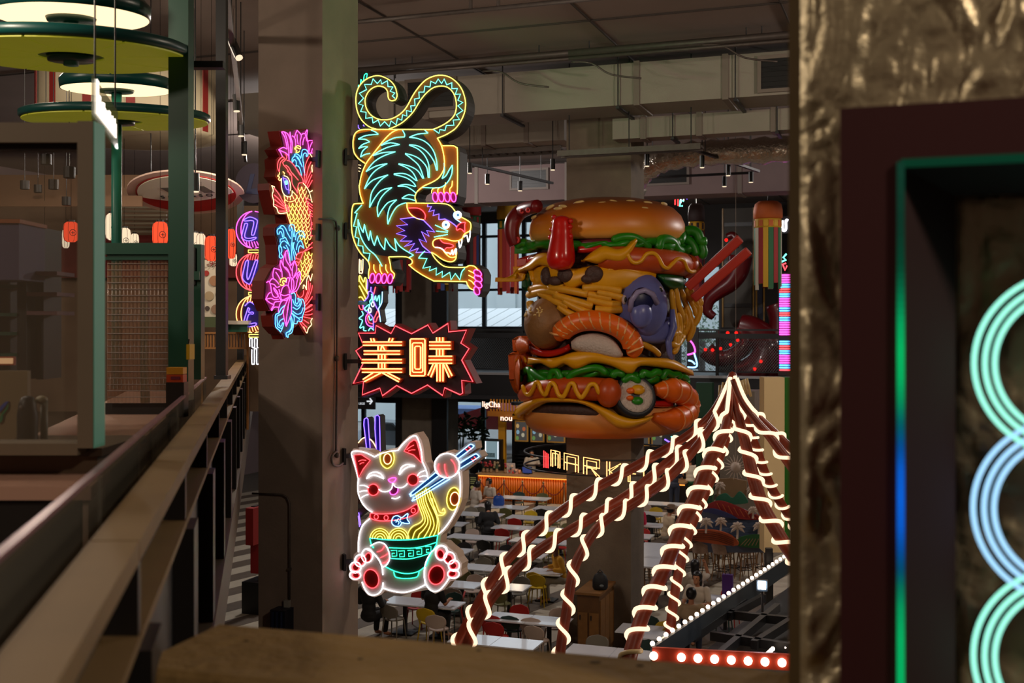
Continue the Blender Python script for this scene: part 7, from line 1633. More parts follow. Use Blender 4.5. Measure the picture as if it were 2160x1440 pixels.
h3 = cut('1438,1126 1470,1117 1510,1118 1545,1130 1556,1150 1500,1146 1450,1136', 31.0, HC('orange', (190, 90, 50)), 'hill_board')
for k in range(5):
    b = MB(); b.tube([GP(x, y + k * 4, 30.98) for x, y in smooth_pts([(1446, 1124), (1480, 1120), (1515, 1124), (1548, 1136)], 3)], .012, 4); b.build('stripe', HC('brown', (110, 50, 30)), h3)
h4 = cut('1552,1138 1580,1128 1612,1130 1612,1154 1560,1152', 31.1, HC('green', (40, 96, 48)), 'hill_board')
for k in range(6):
    b = MB(); b.bar(GP(1562 + k * 8, 1150, 31.08), GP(1576 + k * 6, 1136, 31.08), .02, .02); b.build('stripe', HC('sand', (150, 120, 86)), h4)
for k in range(7):
    b = MB(); b.bar(GP(1490 + k * 2, 1098 + k * 5, 31.55), GP(1610, 1100 + k * 5, 31.55), .02, .06); b.build('wave_stripe', HC('blue', (84, 104, 140)), h1)
cut('1512,1048 1530,1040 1545,1050 1560,1036 1575,1052 1572,1062 1515,1062', 31.5, HC('teal', (40, 110, 84)), 'hill_board')
M_palm = mat('palm_cream', (206, 186, 170), .6)
for (x, y, s_, u_) in ((1489, 1100, 1, 30.9), (1555, 1110, 1.1, 30.9), (1600, 1108, .9, 31.2), (1588, 1074, .8, 31.25), (1520, 1098, .9, 31.2), (1585, 1030, .8, 31.7), (1518, 1022, .8, 31.7)):
    b = MB(); b.tube([GP(x, y + 24 * s_, u_), GP(x + 1, y, u_)], .03, 5); pm = b.build('palm_trunk', M_palm, ib)
    for k in range(7):
        a = math.pi * (-.15 + 1.3 * k / 6); q = [GP(x + 1 + math.cos(a) * r_ * s_, y - math.sin(a) * r_ * s_ + (r_ ** 2) * .025, u_ - .02) for r_ in (0, 5, 10, 15)]
        b = MB(); b.tube(q, [.03, .05, .04, .005], 5); b.build('palm_frond', M_palm, pm)
sn = thing('sunburst_ornament', 'pale spiky sunburst ornament hanging over the island backdrop', 'ornament', GP(1552, 990, 30)); c = GP(1552, 985, 30)
b = MB(); b.ball(c, .14, 12, 8); b.build('core', M_palm, sn, True)
for k in range(18):
    a = 2 * math.pi * k / 18; b = MB(); b.tube([c + (V * math.cos(a) + UP * math.sin(a)) * .12, c + (V * math.cos(a) + UP * math.sin(a)) * .33], [.022, .004], 5); b.build('ray', M_palm, sn)
b = MB(); b.tube([c, (c.x, c.y, 12.6)], .004, 4); b.build('cord', M_palm, sn)
# concrete column behind the canopy
b = MB(); b.gbox(36, 37.2, vz(1518, 700, 36)[0], vz(1592, 700, 36)[0], 0, 5.0); struct(b.build('trim_7', M_conc2))
b = MB(); b.gbox(41, 41.4, vz(1468, 700, 41)[0], vz(1502, 700, 41)[0], 0, 5.0); struct(b.build('trim_8', mat('post_darkgreen', (18, 58, 34), .5)))
# ---------------------------------------------------------------- orange drink stall
SUu = 43.0
stl = thing('drink_stall_counter', 'orange corrugated counter of the drink stall at the far side', 'counter', GP(1100, 1066, SUu)); zc = GP(1100, 1000, SUu).z
va0, va1 = vz(1008, 700, SUu)[0], vz(1445, 700, SUu)[0]
b = MB(); b.gbox(SUu + .06, SUu + 1, va0, va1, 0, zc - .1); b.build('carcass', M_brd, stl)
b = MB(); b.gbox(SUu - .1, SUu + 1.05, va0 - .05, va1, zc - .1, zc - .03); b.build('counter_top', mat('counter_tan', (170, 130, 90), .4), stl)
M_cor = mat('corrugated_orange', (216, 112, 24), .4); n = int((va1 - va0) / .1)
for k in range(n):
    if 62 < k < 84: continue
    b = MB(); b.tube([G(SUu + .03, va0 + .05 + k * .1, .02), G(SUu + .03, va0 + .05 + k * .1, zc - .1)], .05, 6); b.build('corrugation', M_cor, stl, True)
b = MB(); b.gbox(SUu - .08, SUu - .04, va0, va1, zc - .14, zc - .1); b.build('light_strip', glow('strip_orange', (255, 150, 60), 2.2), stl)
M_brass = mat('stanchion_brass', (150, 130, 100), .3, .7); M_rope = mat('rope_red', (120, 20, 20), .7)
SX_ = [1013, 1063, 1102, 1146, 1190]
for k, x in enumerate(SX_):
    c = FP(x, 1062, 0); c = G(SUu - .9, GP(x, 1060, SUu - .9).dot(V), 0); o = thing('stanchion', 'brass rope stanchion, %s from the left at the orange counter' % ordinal(k + 1), 'stanchion', c, 'stanchions')
    b = MB(); b.lathe(c, [(.16, 0), (.16, .02), (.03, .04), (.025, .9), (.04, .93), (.04, .98), (.02, 1.0), (0, 1.03)], 12); b.build('post', M_brass, o, True)
    if k < 4:
        c2 = G(SUu - .9, GP(SX_[k + 1], 1060, SUu - .9).dot(V), 0); b = MB(); b.tube([c.lerp(c2, f) + UP * (.9 - 1.6 * f * (1 - f)) for f in [i / 10 for i in range(11)]], .02, 6); b.build('rope', M_rope, o, True)
# stall back: posts, menu boards, dark interior, fringe, glowing letters
bkw = thing('stall_backboard', 'dark back wall of the drink stall with yellow posts', 'wall unit', GP(1150, 1000, 46)); b = MB(); b.gbox(46.6, 46.8, vz(1070, 700, 46)[0], vz(1460, 700, 46)[0], 0, GP(1150, 880, 46).z); b.build('panel', M_black, bkw)
for x in (1058, 1350, 1405):
    b = MB(); b.gbox(44.5, 44.7, vz(x - 7, 700, 44.5)[0], vz(x + 7, 700, 44.5)[0], 0, GP(1100, 872, 44.5).z); b.build('yellow_post', mat('post_yellow', (196, 140, 20), .5), bkw)
for k in range(6):
    y = 958 + k * 7; b = MB(); b.gbox(46.3, 46.6, vz(1085, 700, 46.3)[0], vz(1140, 700, 46.3)[0], GP(1100, y + 2, 46.3).z, GP(1100, y, 46.3).z); b.build('shelf', M_dark, bkw)
for k, (x0, x1) in enumerate(((1086, 1114), (1119, 1148), (1153, 1192), (1340, 1370), (1374, 1400))):
    o = thing('menu_board', 'gold-framed menu board with drink pictures, %s from the left' % ordinal(k + 1), 'menu board', GP((x0 + x1) / 2, 932, 44), 'menu boards'); 
    b = MB(); b.gbox(44.0, 44.06, vz(x0, 700, 44)[0], vz(x1, 700, 44)[0], GP(1130, 932, 44).z, GP(1130, 888, 44).z); b.build('frame', mat('frame_gold', (170, 130, 60), .4), o)
    b = MB(); b.gbox(43.98, 44.0, vz(x0 + 3, 700, 44)[0], vz(x1 - 3, 700, 44)[0], GP(1130, 929, 44).z, GP(1130, 891, 44).z); b.build('panel', glow('menu_dark', (96, 92, 88), .5), o)
    for j in range(5):
        b = MB(); p = GP(x0 + 7 + (j % 2) * 12 + random.uniform(-2, 2), 898 + j * 6.4, 43.97); b.ball(p, (.07, .01, .09), 8, 6, (V, U, UP)); b.build('drink_picture', glow('drink_%d' % j, ((220, 180, 120), (200, 110, 70), (150, 190, 210), (210, 200, 170), (120, 160, 90))[j], .6), o)
fr2 = thing('gold_fringe', 'gold slatted awning fringe over the drink stall', 'awning', GP(1065, 885, 43.6))
for k in range(26):
    x = 1034 + k * 6.4; b = MB(); b.gbox(43.6, 43.66, vz(x, 700, 43.6)[0], vz(x + 2.6, 700, 43.6)[0], GP(1100, 872, 43.6).z, GP(1100, 843, 43.6).z); b.build('slat', mat('slat_gold', (196, 130, 30), .4), fr2)
b = MB(); b.gbox(43.5, 43.75, vz(1030, 700, 43.6)[0], vz(1200, 700, 43.6)[0], GP(1100, 879, 43.6).z, GP(1100, 868, 43.6).z); b.build('awning_band', mat('band_gold', (160, 100, 30), .4), fr2)
ls = thing('stall_letter_sign', 'glowing white stall letters by the window, ending in Cha', 'sign', GP(1036, 860, 43.3)); text_on('ligCha', GP(1036, 858, 43.3), V, UP, .32, glow('letters_warm', (255, 214, 190), 2.0), 'lettering', ls, .02)
b = MB(); b.gbox(43.33, 43.36, vz(1024, 700, 43.3)[0], vz(1048, 700, 43.3)[0], GP(1036, 862, 43.3).z, GP(1036, 860, 43.3).z); b.build('rail', M_black, ls)
ls = thing('stall_name_sign', 'small glowing white letters nou under the gold fringe', 'sign', GP(1068, 888, 43.2)); text_on('nou', GP(1068, 887, 43.2), V, UP, .34, glow('letters_warm', (255, 214, 190), 2.0), 'lettering', ls, .02); b = MB(); b.gbox(43.23, 43.26, vz(1058, 700, 43.2)[0], vz(1078, 700, 43.2)[0], GP(1068, 890, 43.2).z, GP(1068, 888, 43.2).z); b.build('rail', M_black, ls)
fg = thing('drink_fridge', 'lit glass drink fridge by the stall window', 'fridge', GP(1037, 975, 44)); va_, vb_ = vz(1022, 700, 44)[0], vz(1053, 700, 44)[0]; z0_, z1_ = GP(1037, 970, 44).z, GP(1037, 928, 44).z
b = MB(); b.gbox(44.02, 44.6, va_, vb_, z0_, z1_); b.build('cabinet', M_black, fg); b = MB(); b.gbox(44.0, 44.02, va_ + .05, vb_ - .05, z0_ + .05, z1_ - .05); b.build('lit_front', glow('fridge_light', (170, 200, 210), .5), fg)
for s_ in (va_ + .04, vb_ - .06):
    b = MB(); b.gbox(43.96, 44, s_, s_ + .03, z0_ + .05, z1_ - .05); b.build('light_tube', glow('fridge_tube', (235, 245, 255), 1.6), fg)
for k in range(8):
    p = G(43.97, va_ + .1 + k * .05, z0_ + .12); b = MB(); b.cyl(p, p + UP * .18, .02, 6); b.build('bottle', mat('fridge_bottle', (60, 90, 96), .4), fg)
b = MB(); b.gbox(44.0, 44.7, va_ - .05, vb_ + .05, 0, z0_); b.build('stand', M_brd, fg)
# things on the counter
def on_counter(x): return G(SUu + .35, GP(x, 1000, SUu + .35).dot(V), zc - .03)
c = on_counter(1112); tbt = thing('tablet_till', 'tablet till on the orange counter in front of the cashier', 'tablet', c); b = MB(); b.box(c + UP * .16, (.42, .03, .3), ax=(V, (U + UP * .3).normalized(), (UP - U * .3).normalized())); b.build('case', M_black, tbt); b = MB(); b.box(c + UP * .17 - U * .02, (.38, .02, .25), ax=(V, (U + UP * .3).normalized(), (UP - U * .3).normalized())); b.build('screen', glow('tablet_screen', (70, 84, 150), .6), tbt); b = MB(); b.box(c + UP * .02, (.2, .2, .04), rz=-A); b.build('stand', M_black, tbt)
for k, (x, col, hh) in enumerate(((1020, (150, 40, 50), .3), (1028, (170, 60, 60), .34), (1036, (140, 30, 40), .28), (1066, (160, 50, 60), .3), (1048, (150, 130, 100), .3))):
    c = on_counter(x); o = thing('flower_vase', 'vase of dark red flowers on the orange counter, %s from the left' % ordinal(k + 1), 'vase', c, 'flower vases'); b = MB(); b.lathe(c, [(.06, 0), (.08, .06), (.05, .14), (.06, .16)], 10); b.build('vase', mat('vase_tan', (150, 120, 90), .5), o, True)
    for j in range(7):
        q = c + Vector((random.uniform(-.13, .13), random.uniform(-.1, .1), hh + random.uniform(-.08, .12))); b = MB(); b.ball(q, .05, 8, 5); b.build('bloom', mat('bloom_%d' % k, col, .6), o, True); b = MB(); b.tube([c + UP * .15, q], .006, 4); b.build('stem', M_lett2, o)
for k, (x, w_, hh, col, lab) in enumerate(((1078, .36, .42, (190, 180, 180), 'leaning printed drink card on the orange counter'), (1096, .12, .16, (220, 150, 110), 'paper cup on the orange counter'), (1086, .3, .2, (200, 150, 140), 'pink sample tray on the orange counter'))):
    c = on_counter(x); o = thing(('drink_card', 'paper_cup', 'sample_tray')[k], lab, ('card', 'cup', 'tray')[k], c)
    if k == 1: b = MB(); b.lathe(c, [(.045, 0), (.06, hh), (0, hh)], 12); b.build('cup', mat('cup_peach', col, .5), o, True)
    else:
        b = MB(); b.box(c + UP * hh / 2, (w_, .04, hh), ax=(V, (U + UP * .2).normalized(), (UP - U * .2).normalized())); b.build('board', mat('card_%d' % k, col, .6, noise=.5, scale=20), o)
        for j in range(3):
            b = MB(); b.ball(c + UP * (.1 + .1 * j) * (hh / .42) - U * .05 + V * (.06 * (j - 1)), (.05, .01, .05), 8, 5, (V, U, UP)); b.build('picture', mat('card_pic_%d' % j, ((190, 60, 60), (80, 90, 100), (230, 190, 160))[j], .5), o)
pst = thing('menu_stand', 'black menu stand with ice cream picture left of the orange counter', 'menu stand', GP(1000, 1066, SUu - .3)); a0_, a1_ = vz(990, 700, SUu - .3)[0], vz(1007, 700, SUu - .3)[0]
b = MB(); b.gbox(SUu - .3, SUu - .2, a0_, a1_, .05, GP(1000, 1000, SUu - .3).z); b.build('board', M_black, pst)
for (x, y, r_, col) in ((1000, 1032, .11, (210, 170, 190)), (996, 1028, .08, (190, 190, 120)), (1001, 1042, .1, (190, 110, 110))):
    b = MB(); b.ball(GP(x, y, SUu - .31), (r_, .01, r_), 10, 6, (V, U, UP)); b.build('ice_cream_print', mat('ice_%d' % x, col, .5), pst)
for j in range(4):
    b = MB(); b.gbox(SUu - .31, SUu - .3, a0_ + .05, a1_ - .06, GP(1000, 1006 + j * 4, SUu).z, GP(1000, 1004 + j * 4, SUu).z); b.build('text_line', mat('menu_text', (150, 160, 110), .5), pst)
# MARKET neon ring on the column
mk2 = thing('market_neon_sign', 'curved neon MARKET letters ringing the burger column', 'neon sign', GP(1262, 1012, UBC - .6))
Rm_ = 1.9; zm0, zm1 = GP(1262, 1009, 22.8).z, GP(1262, 972, 22.8).z; hM = zm1 - zm0
LET = {'M': [[(0, 0), (0, 1), (.5, 1), (1, 1), (1, 0)], [(.5, 1), (.5, .1)]], 'A': [[(0, 0), (0, 1), (1, 1), (1, 0)], [(0, .45), (1, .45)]], 'R': [[(0, 0), (0, 1), (1, 1), (1, .5), (0, .5)], [(.35, .5), (1, 0)]], 'K': [[(0, 0), (0, 1)], [(1, 1), (.1, .5), (1, 0)]], 'E': [[(1, 1), (0, 1), (0, 0), (1, 0)], [(0, .5), (.8, .5)]], 'T': [[(0, 1), (1, 1)], [(.5, 1), (.5, 0)]]}
ztilt = lambda px: -(px - 1262) * .0016
for ch, xa, xb in (('M', 1162, 1181), ('A', 1190, 1220), ('R', 1231, 1265), ('K', 1280, 1310), ('E', 1325, 1345), ('T', 1352, 1364)):
    for ln in LET[ch]:
        for inset in (0, .2):
            pts = []
            for (f, g) in ln:
                f2 = f * (1 - 2 * inset) + inset; g2 = g * (1 - inset * .8) if len(ln) > 2 else g
                px_ = xa + (xb - xa) * f2; p = cylpt(px_, 990, Rm_); pts.append(Vector((p.x, p.y, zm0 + hM * (.02 + .96 * g2) + ztilt(px_))))
            b = MB(); b.tube(pts, .0105, 6); b.build('letter_' + ch.lower(), NM['o'], mk2, True)
for (xa, n_) in ((1147, 4),):
    for k in range(n_):
        px_ = 1147 + k * 3.2; p = cylpt(px_, 990, Rm_); b = MB(); b.tube([Vector((p.x, p.y, zm0 + .02 + .1)), Vector((p.x, p.y, zm1 + .12 - k * .02))], .009, 6); b.build('red_letter_edge', NM['d'], mk2, True)
for zz_ in (zm0 + .02, zm1 - .03):
    b = MB(); b.tube([Vector((BCx + math.cos(a) * (Rm_ - .06), BCy + math.sin(a) * (Rm_ - .06), zz_)) for a in [2 * math.pi * j / 40 for j in range(40)]], .022, 6, True); b.build('ring_rail', M_dark, mk2, True)
for k in range(6):
    a = 2 * math.pi * k / 6; b = MB(); b.bar(Vector((BCx + math.cos(a) * .6, BCy + math.sin(a) * .6, zm0 + .02)), Vector((BCx + math.cos(a) * (Rm_ - .06), BCy + math.sin(a) * (Rm_ - .06), zm0 + .02)), .03, .03); b.build('bracket_arm', M_dark, mk2)
# direction sign, car, plants beyond the lower windows
ds = thing('direction_sign', 'black hanging direction sign with white arrow behind the sign column', 'sign', GP(775, 862, 40)); b = MB(); b.gbox(40, 40.1, vz(740, 700, 40)[0], vz(790, 700, 40)[0], GP(775, 863, 40).z, GP(775, 838, 40).z); b.build('board', M_black, ds)
M_sw = glow('sign_white', (235, 240, 245), 1.0); q = [GP(774, 846, 39.98), GP(785, 846, 39.98)]; b = MB(); b.tube(q, .03, 5); b.build('arrow', M_sw, ds); b = MB(); b.tube([GP(780, 840, 39.98), GP(785, 846, 39.98), GP(780, 852, 39.98)], .03, 5); b.build('arrow', M_sw, ds); text_on('LEGE', GP(763, 853, 39.97), V, UP, .12, M_sw, 'lettering', ds)
car = thing('parked_car', 'silver-grey parked car with red tail lamp outside the lower window', 'car', GP(808, 905, 56)); c = GP(815, 905, 58); c = Vector((c.x, c.y, 0)); M_car = mat('car_grey', (150, 156, 164), .25, .5)
b = MB(); prof_ = [(-2.1, .45), (-2.1, 1.0), (-1.9, 1.15), (-1.3, 1.25), (-.8, 1.72), (.6, 1.75), (1.3, 1.2), (2.0, 1.05), (2.1, .5)]; b.prism([c + V * (-x) + UP * z_ - U * .85 for x, z_ in prof_], U * 1.7); b.build('body', M_car, car)
for x in (-1.3, 1.3):
    for s_ in (-.86, .7): b = MB(); b.cyl(c + V * x + UP * .35 + U * s_, c + V * x + UP * .35 + U * (s_ + .16), .34, 16); b.build('wheel', M_black, car)
b = MB(); b.box(c - V * 2.1 + UP * .95 - U * .6, (.06, .3, .35), rz=-A); b.build('tail_lamp', glow('tail_red', (255, 40, 50), 1.5), car); b = MB(); b.prism([c + V * (-x) + UP * z_ - U * .87 for x, z_ in ((-1.15, 1.28), (-.75, 1.64), (.5, 1.66), (1.05, 1.25))], U * .02); b.build('side_glass', M_black, car)
tk_ = thing('red_stall_tent', 'red and blue market tent outside the lower window', 'tent', GP(1030, 960, 58)); c = GP(1030, 905, 58); b = MB(); b.prism([c + V * x + UP * z_ for x, z_ in ((-2.5, 0), (2.5, 0), (2.5, .5), (0, 1.3), (-2.5, .5))], U * 3); b.build('canopy', mat('tent_red', (190, 40, 44), .6), tk_)
for s_ in (-2.3, 2.3): b = MB(); q = c + V * s_; b.tube([q, (q.x, q.y, 0)], .04, 6); b.build('pole', M_pipe, tk_)
tk_ = thing('blue_stall_tent', 'pale blue market tent outside the lower window', 'tent', GP(1000, 890, 62)); c = GP(1000, 895, 62); b = MB(); b.prism([c + V * x + UP * z_ for x, z_ in ((-3.5, 0), (3.5, 0), (2.5, .9), (-2.5, .9))], U * 3); b.build('canopy', mat('tent_blue', (110, 140, 196), .6), tk_)
for s_ in (-3.2, 3.2): b = MB(); q = c + V * s_; b.tube([q, (q.x, q.y, 0)], .04, 6); b.build('pole', M_pipe, tk_)
M_leaf = mat('leaf_green', (38, 74, 40), .5, noise=.2, scale=8)
for k, (x, y, s_) in enumerate(((948, 880, 1.0), (974, 872, 1.0), (1000, 886, .8), (1020, 880, .8))):
    c = GP(x, 960, 51.0); c.z = 0; tp_ = GP(x, y, 51).z; t = thing('window_plant', 'tall leafy plant inside the lower window, %s from the left' % ordinal(k + 1), 'plant', c, 'plants at the lower window')
    b = MB(); b.lathe(c, [(.2, 0), (.28, .5), (.26, .52), (0, .5)], 12); b.build('pot', M_brd, t, True); rr2 = random.Random(k)
    for j in range(6):
        e = c + Vector((rr2.uniform(-.3, .3), rr2.uniform(-.3, .3), tp_ * rr2.uniform(.75, 1.1))); b = MB(); pth = [c + UP * .5, c.lerp(e, .6) + Vector((0, 0, .4)), e]; b.tube(pth, .018, 4); b.build('stem', M_lett2, t)
        for i in range(7):
            q = pth[1].lerp(e, i / 6) + Vector((rr2.uniform(-.16, .16), rr2.uniform(-.1, .1), rr2.uniform(-.3, .2))); X_ = Vector((rr2.uniform(-1, 1), rr2.uniform(-.4, .4), rr2.uniform(-.6, .4))).normalized(); Z_ = X_.orthogonal().normalized(); b = MB(); b.ball(q, (.17, .075, .012), 8, 4, (X_, Z_.cross(X_), Z_)); b.build('leaf', M_leaf, t, True)
tr = thing('street_tree', 'green tree outside between the balcony and the canopy', 'tree', GP(1480, 800, 60)); c = GP(1480, 700, 60)
b = MB(); b.cyl((c.x, c.y, 0), (c.x, c.y, c.z), .2, 8); b.build('trunk', M_brd, tr)
rr2 = random.Random(11); b = MB()
for i in range(900):
    q = c + Vector((rr2.gauss(0, 1.6), rr2.gauss(0, 1.0), rr2.gauss(0, 1.3))); X_ = Vector((rr2.uniform(-1, 1), rr2.uniform(-1, 1), rr2.uniform(-1, 1))).normalized(); Y_ = X_.orthogonal().normalized(); b.add([q - X_ * .14, q + Y_ * .06, q + X_ * .14, q - Y_ * .06], [(0, 1, 2, 3)])
stuff(b.build('foliage', mat('street_leaf', (70, 104, 76), .6), tr))
# dark stall on the ground floor under the left mezzanine
rs2 = thing('red_market_stall', 'red draped market stall glimpsed left of the sign column foot', 'stall', GP(528, 1230, 24)); c = GP(528, 1180, 24)
for (x0, x1, y0, y1, col) in ((518, 534, 1072, 1150, (150, 30, 26)), (524, 544, 1110, 1180, (120, 20, 24)), (514, 536, 1150, 1215, (160, 36, 40)), (536, 546, 1170, 1225, (150, 90, 60)), (520, 528, 1070, 1110, (40, 20, 20))):
    b = MB(); b.gbox(24 + (x0 % 7) * .1, 24.5 + (x0 % 7) * .1, vz(x0, 700, 24)[0], vz(x1, 700, 24)[0], GP(528, y1, 24).z, GP(528, y0, 24).z); b.build('drape', mat('drape_%d' % x0, col, .7), rs2)
b = MB(); b.gbox(24, 25, vz(510, 700, 24)[0], vz(546, 700, 24)[0], 0, GP(528, 1228, 24).z); b.build('base', M_black, rs2)
# ================================================================ people
def remesh(mb, name, vox, m, parent, smooth_it=6):
    me = bpy.data.meshes.new(name); me.from_pydata([tuple(p) for p in mb.v], [], mb.f); o = bpy.data.objects.new(name, me); TMP.collection.objects.link(o)
    r = o.modifiers.new('r', 'REMESH'); r.mode = 'VOXEL'; r.voxel_size = vox; s_ = o.modifiers.new('s', 'SMOOTH'); s_.iterations = smooth_it; s_.factor = .5
    TMP.view_layers[0].update(); dg = TMP.view_layers[0].depsgraph; me2 = bpy.data.meshes.new_from_object(o.evaluated_get(dg)); bpy.data.objects.remove(o); bpy.data.meshes.remove(me)
    me2.name = name; me2.materials.clear(); me2.materials.append(m); me2.polygons.foreach_set('use_smooth', [True] * len(me2.polygons))
    o2 = bpy.data.objects.new(name, me2); COL.objects.link(o2); o2.parent = parent; return o2
def limb(b, pts, rr):
    for a, c, r0, r1 in zip(pts, pts[1:], rr, rr[1:]):
        b.tube([a, c], [r0, r1], 10)
    for p, r_ in zip(pts, rr): b.ball(p, r_, 10, 6)
V3 = Vector
def person(loc, rz, pose, label, skin, hair, top, bottom, sleeve='short', hairlen='short', hat=None, turn=0.0, lean=0.0, armL=None, armR=None, scale=1.14):
    """pose: 'sit' or 'stand'; faces +Y locally"""
    t = thing('person', label, 'person', loc); t.rotation_euler = (0, 0, rz); t.scale = (scale,) * 3
    hip = .50 if pose == 'sit' else .92
    def L(y, z): return V3((0, math.sin(lean) * (z - hip) + y, hip + math.cos(lean) * (z - hip)))
    sh = hip + .50; nk = hip + .56; hd = hip + .70
    pel = V3((0, 0, hip)); chest = L(0, hip + .34); neck = L(0.01, nk); head = L(.04, hd)
    b = MB(); b.ball(pel, (.155, .115, .12), 14, 8); b.ball(L(0, hip + .17), (.135, .10, .15), 14, 8); b.ball(chest, (.165, .115, .17), 14, 8); b.ball(L(0, sh - .03), (.17, .085, .07), 14, 8)
    limb(b, [L(0, sh), neck, L(.02, nk + .06)], [.06, .052, .05])
    b.ball(head, (.078, .095, .115), 14, 10); b.ball(head + V3((0, .075, -.075)), (.045, .035, .04), 10, 6)
    ct, st_ = math.cos(turn), math.sin(turn)
    def rot(p): q = p - head; return head + V3((q.x * ct - q.y * st_, q.x * st_ + q.y * ct, q.z))
    b.ball(rot(head + V3((0, .102, -.012))), (.014, .02, .022), 8, 6)
    for s_ in (-1, 1): b.ball(rot(head + V3((s_ * .08, -.005, -.01))), (.012, .022, .03), 8, 6)
    shirt = MB(); shirt.ball(pel + V3((0, 0, .03)), (.172, .132, .11), 14, 8); shirt.ball(L(0, hip + .17), (.152, .118, .16), 14, 8); shirt.ball(chest, (.182, .132, .178), 14, 8); shirt.ball(L(0, sh - .03), (.186, .1, .075), 14, 8)
    trs = MB(); trs.ball(pel - V3((0, 0, .02)), (.172, .13, .12), 14, 8)
    arms = {-1: armL or [(-.27, .06, hip + .22), (-.18, .28, hip + .24)], 1: armR or [(.27, .06, hip + .22), (.18, .28, hip + .24)]}
    for s_ in (-1, 1):
        s0 = L(0, sh - .02) + V3((s_ * .185, 0, 0)); el, wr = [V3(q) for q in arms[s_]]
        limb(b, [s0, el, wr], [.058, .044, .032])
        dd = (wr - el).normalized(); side = dd.cross(UP); side = side.normalized() if side.length > .1 else V3((1, 0, 0))
        pm = wr + dd * .05; b.ball(pm, (.04, .045, .026), 10, 6)
        for k in range(4):
            f0 = pm + side * (.028 - k * .019) + dd * .03; f1 = f0 + dd * (.035, .042, .04, .03)[k] - UP * .012; limb(b, [f0, f1, f1 + dd * .02 - UP * .02], [.0105, .0095, .0085])
        th = wr + dd * .02 + side * .035 * s_; limb(b, [th, th + dd * .03 + side * .02 * s_, th + dd * .06 + side * .015 * s_], [.012, .011, .009])
        e1 = s0.lerp(el, .75) if sleeve == 'short' else el
        limb(shirt, [s0, e1] + ([wr.lerp(el, .12)] if sleeve == 'long' else []), [.076, .062, .05][:2 + (sleeve == 'long')])
        h0 = pel + V3((s_ * .09, 0, -.02))
        if pose == 'sit': kn, an, to = V3((s_ * .11, .42, hip - .01)), V3((s_ * .11, .38, .09)), V3((s_ * .12, .52, .035))
        else: kn, an, to = V3((s_ * .095, .02, .5)), V3((s_ * .1, -.01, .09)), V3((s_ * .11, .13, .035))
        limb(b, [h0, kn, an, to], [.085, .06, .042, .036]); limb(trs, [h0, kn, an + UP * .05], [.1, .074, .058])
    remesh(b, 'body', .014, skin, t, 3); remesh(shirt, 'shirt', .016, top, t); remesh(trs, 'trousers', .016, bottom, t)
    h = MB(); h.ball(head + V3((0, -.018, .026)), (.102, .114, .12), 14, 10)
    if hairlen == 'long': h.ball(head + V3((0, -.06, -.08)), (.09, .06, .16), 12, 8); h.ball(head + V3((0, -.07, -.2)), (.08, .045, .12), 12, 8)
    o = remesh(h, 'hair', .014, hair, t)
    for v_ in o.data.vertices:      # keep the face open
        q = v_.co - head
        if q.y > .045 and q.z < .06: v_.co.y = head.y + .03 + (v_.co.y - head.y - .03) * .1
    for s_ in (-1, 1):
        e = MB(); e.ball(rot(head + V3((s_ * .03, .088, .012))), (.012, .008, .007), 8, 6); e.v = [p for p in e.v]; oe = e.build('eye', M_black, None, True); oe.location = (0, 0, 0); oe.data.transform(Matrix.Translation(Vector(((min(p.x for p in e.v) + max(p.x for p in e.v)) / 2, (min(p.y for p in e.v) + max(p.y for p in e.v)) / 2, min(p.z for p in e.v))))); oe.parent = t
    mm = MB(); mm.ball(rot(head + V3((0, .098, -.055))), (.022, .006, .006), 8, 6); oe = mm.build('mouth', mat('lip', (130, 60, 54), .5), None, True); bs = Vector(oe.location); oe.location = (0, 0, 0); oe.data.transform(Matrix.Translation(bs)); oe.parent = t
    if hat:
        hm = MB(); hm.lathe(head + UP * .05, [(.17, -.005), (.17, .008), (.1, .012), (.095, .09), (.06, .11), (0, .112)], 20, 1, 1.1); oh = hm.build('hat', hat, None, True); bs = Vector(oh.location); oh.location = (0, 0, 0); oh.data.transform(Matrix.Translation(bs)); oh.parent = t
    return t
SK = mat('skin', (178, 122, 90), .5); HB = mat('hair_black', (20, 18, 20), .4); WS = mat('cloth_white', (196, 184, 170), .8); BS = mat('cloth_black', (22, 22, 24), .8); DN = mat('cloth_denim', (36, 44, 66), .8); YS = mat('cloth_mustard', (196, 140, 24), .8); KH = mat('cloth_khaki', (150, 140, 124), .8); PK = mat('cloth_pink', (204, 30, 76), .6); BE = mat('cloth_beige', (170, 146, 116), .8)
def at_seat(px, py): c = FP(px, py, 0.55); return (c.x, c.y, .012)
GR = -A
person(at_seat(908, 1302), GR - .25, 'sit', 'person in black T-shirt seated on the yellow chair at the near left table', SK, HB, BS, BS, armL=[(-.26, .1, .8), (-.05, .3, .92)], armR=[(.27, .12, .75), (.2, .34, .78)], lean=.15)
person(at_seat(1000, 1072), GR - .6, 'sit', 'person in white shirt with black hair, back turned, seated before the orange counter', SK, HB, WS, DN, lean=.15, hairlen='short')
person(at_seat(1036, 1064), GR + 2.6, 'sit', 'person in white shirt with blue-black cap of hair, facing the table by the orange counter', SK, HB, WS, KH, lean=.1)
person(at_seat(1032, 1122), GR + .5, 'sit', 'person all in black hunched over a table behind the lucky cat chopsticks', SK, HB, BS, BS, sleeve='long', hairlen='long', lean=.35)
person(at_seat(1186, 1222), GR + 2.2, 'sit', 'person in mustard yellow shirt eating beside the burger column', SK, mat('hair_brown', (90, 48, 30), .5), YS, KH, sleeve='long', hairlen='long', lean=.25)
person(at_seat(1405, 1132), GR - 1.0, 'sit', 'person in cream shirt and brown bucket hat seated right of the column', SK, HB, mat('cloth_cream', (206, 182, 150), .8), KH, hat=mat('hat_brown', (110, 84, 62), .8), lean=.15)
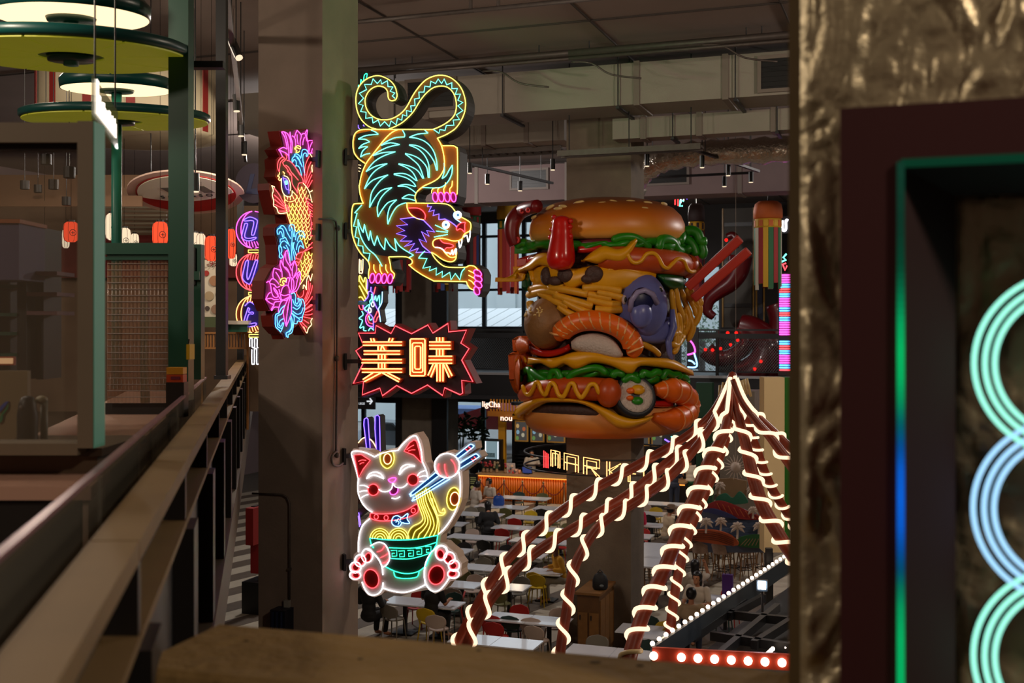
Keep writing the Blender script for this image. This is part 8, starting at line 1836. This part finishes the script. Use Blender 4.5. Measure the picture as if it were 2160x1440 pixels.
c = G(SUu - .55, GP(1422, 1060, SUu - .55).dot(V), 0); person((c.x, c.y, .012), GR, 'stand', 'standing person in dark blue dress with long hair at the counter behind the canopy', SK, HB, DN, DN, hairlen='long', armL=[(-.24, .05, 1.15), (-.15, .25, 1.2)], armR=[(.24, .05, 1.15), (.15, .25, 1.2)])
c = FP(1456, 1072, 0); person((c.x, c.y, .012), GR + .3, 'stand', 'standing person in white T-shirt beside the dark green post', SK, HB, WS, mat('cloth_green', (40, 84, 50), .8), armL=[(-.26, .02, 1.15), (-.22, .2, 1.1)], armR=[(.26, .02, 1.15), (.22, .2, 1.1)])
c = G(SUu + 1.5, GP(1122, 1000, SUu + 1.5).dot(V), 0); person((c.x, c.y, .012), GR + math.pi + .3, 'stand', 'cashier in cream shirt bending over the orange counter', SK, HB, WS, BS, lean=.25, armL=[(-.27, .1, 1.15), (-.15, .35, 1.2)], armR=[(.27, .1, 1.15), (.15, .35, 1.2)])
person(at_seat(1466, 1268), GR + .2, 'sit', 'person with long black hair raising a hand, farthest of the three by the canopy', SK, HB, WS, DN, hairlen='long', armR=[(.28, .12, 1.0), (.2, .05, 1.25)])
person(at_seat(1472, 1296), GR + 2.9, 'sit', 'person in cream T-shirt facing the camera in the middle of the three by the canopy', SK, HB, WS, DN, hairlen='long')
person(at_seat(1458, 1338), GR + .1, 'sit', 'person in speckled beige shirt seen from behind, nearest of the three by the canopy', SK, HB, BE, DN)
person(at_seat(1345, 1124), GR + .8, 'sit', 'person in bright pink jacket seated just right of the burger column', SK, HB, PK, PK, sleeve='long')
person(at_seat(778, 1300), GR - .2, 'sit', 'person in dark clothes seated behind the lucky cat foot', SK, HB, BS, BS, sleeve='long')
bgs = thing('blue_shopping_bag', 'bright blue bag standing on the table by the orange counter', 'bag', FP(1052, 1068, .75)); c = FP(1052, 1066, .745)
b = MB(); b.lathe(c, [(.14, 0), (.17, .05), (.16, .25), (.12, .34), (0, .35)], 12, 1.2, .7); b.build('body', mat('bag_blue', (14, 66, 150), .5), bgs, True); b = MB(); b.tube([c + Vector((-.08, 0, .34)), c + Vector((0, 0, .44)), c + Vector((.08, 0, .34))], .014, 6); b.build('handle', mat('bag_blue', (14, 66, 150), .5), bgs, True)
bgs = thing('purple_gift_bag', 'purple paper bag on the table behind the canopy bulbs', 'bag', FP(1534, 1250, .75)); c = FP(1535, 1262, .755); b = MB(); b.box(c + UP * .28, (.24, .14, .56), rz=GR); b.build('body', mat('bag_purple', (70, 24, 110), .6), bgs); b = MB(); b.tube([c + Vector((-.06, 0, .56)), c + Vector((0, 0, .68)), c + Vector((.06, 0, .56))], .008, 5); b.build('handle', M_black, bgs)
bpy.data.scenes.remove(TMP)
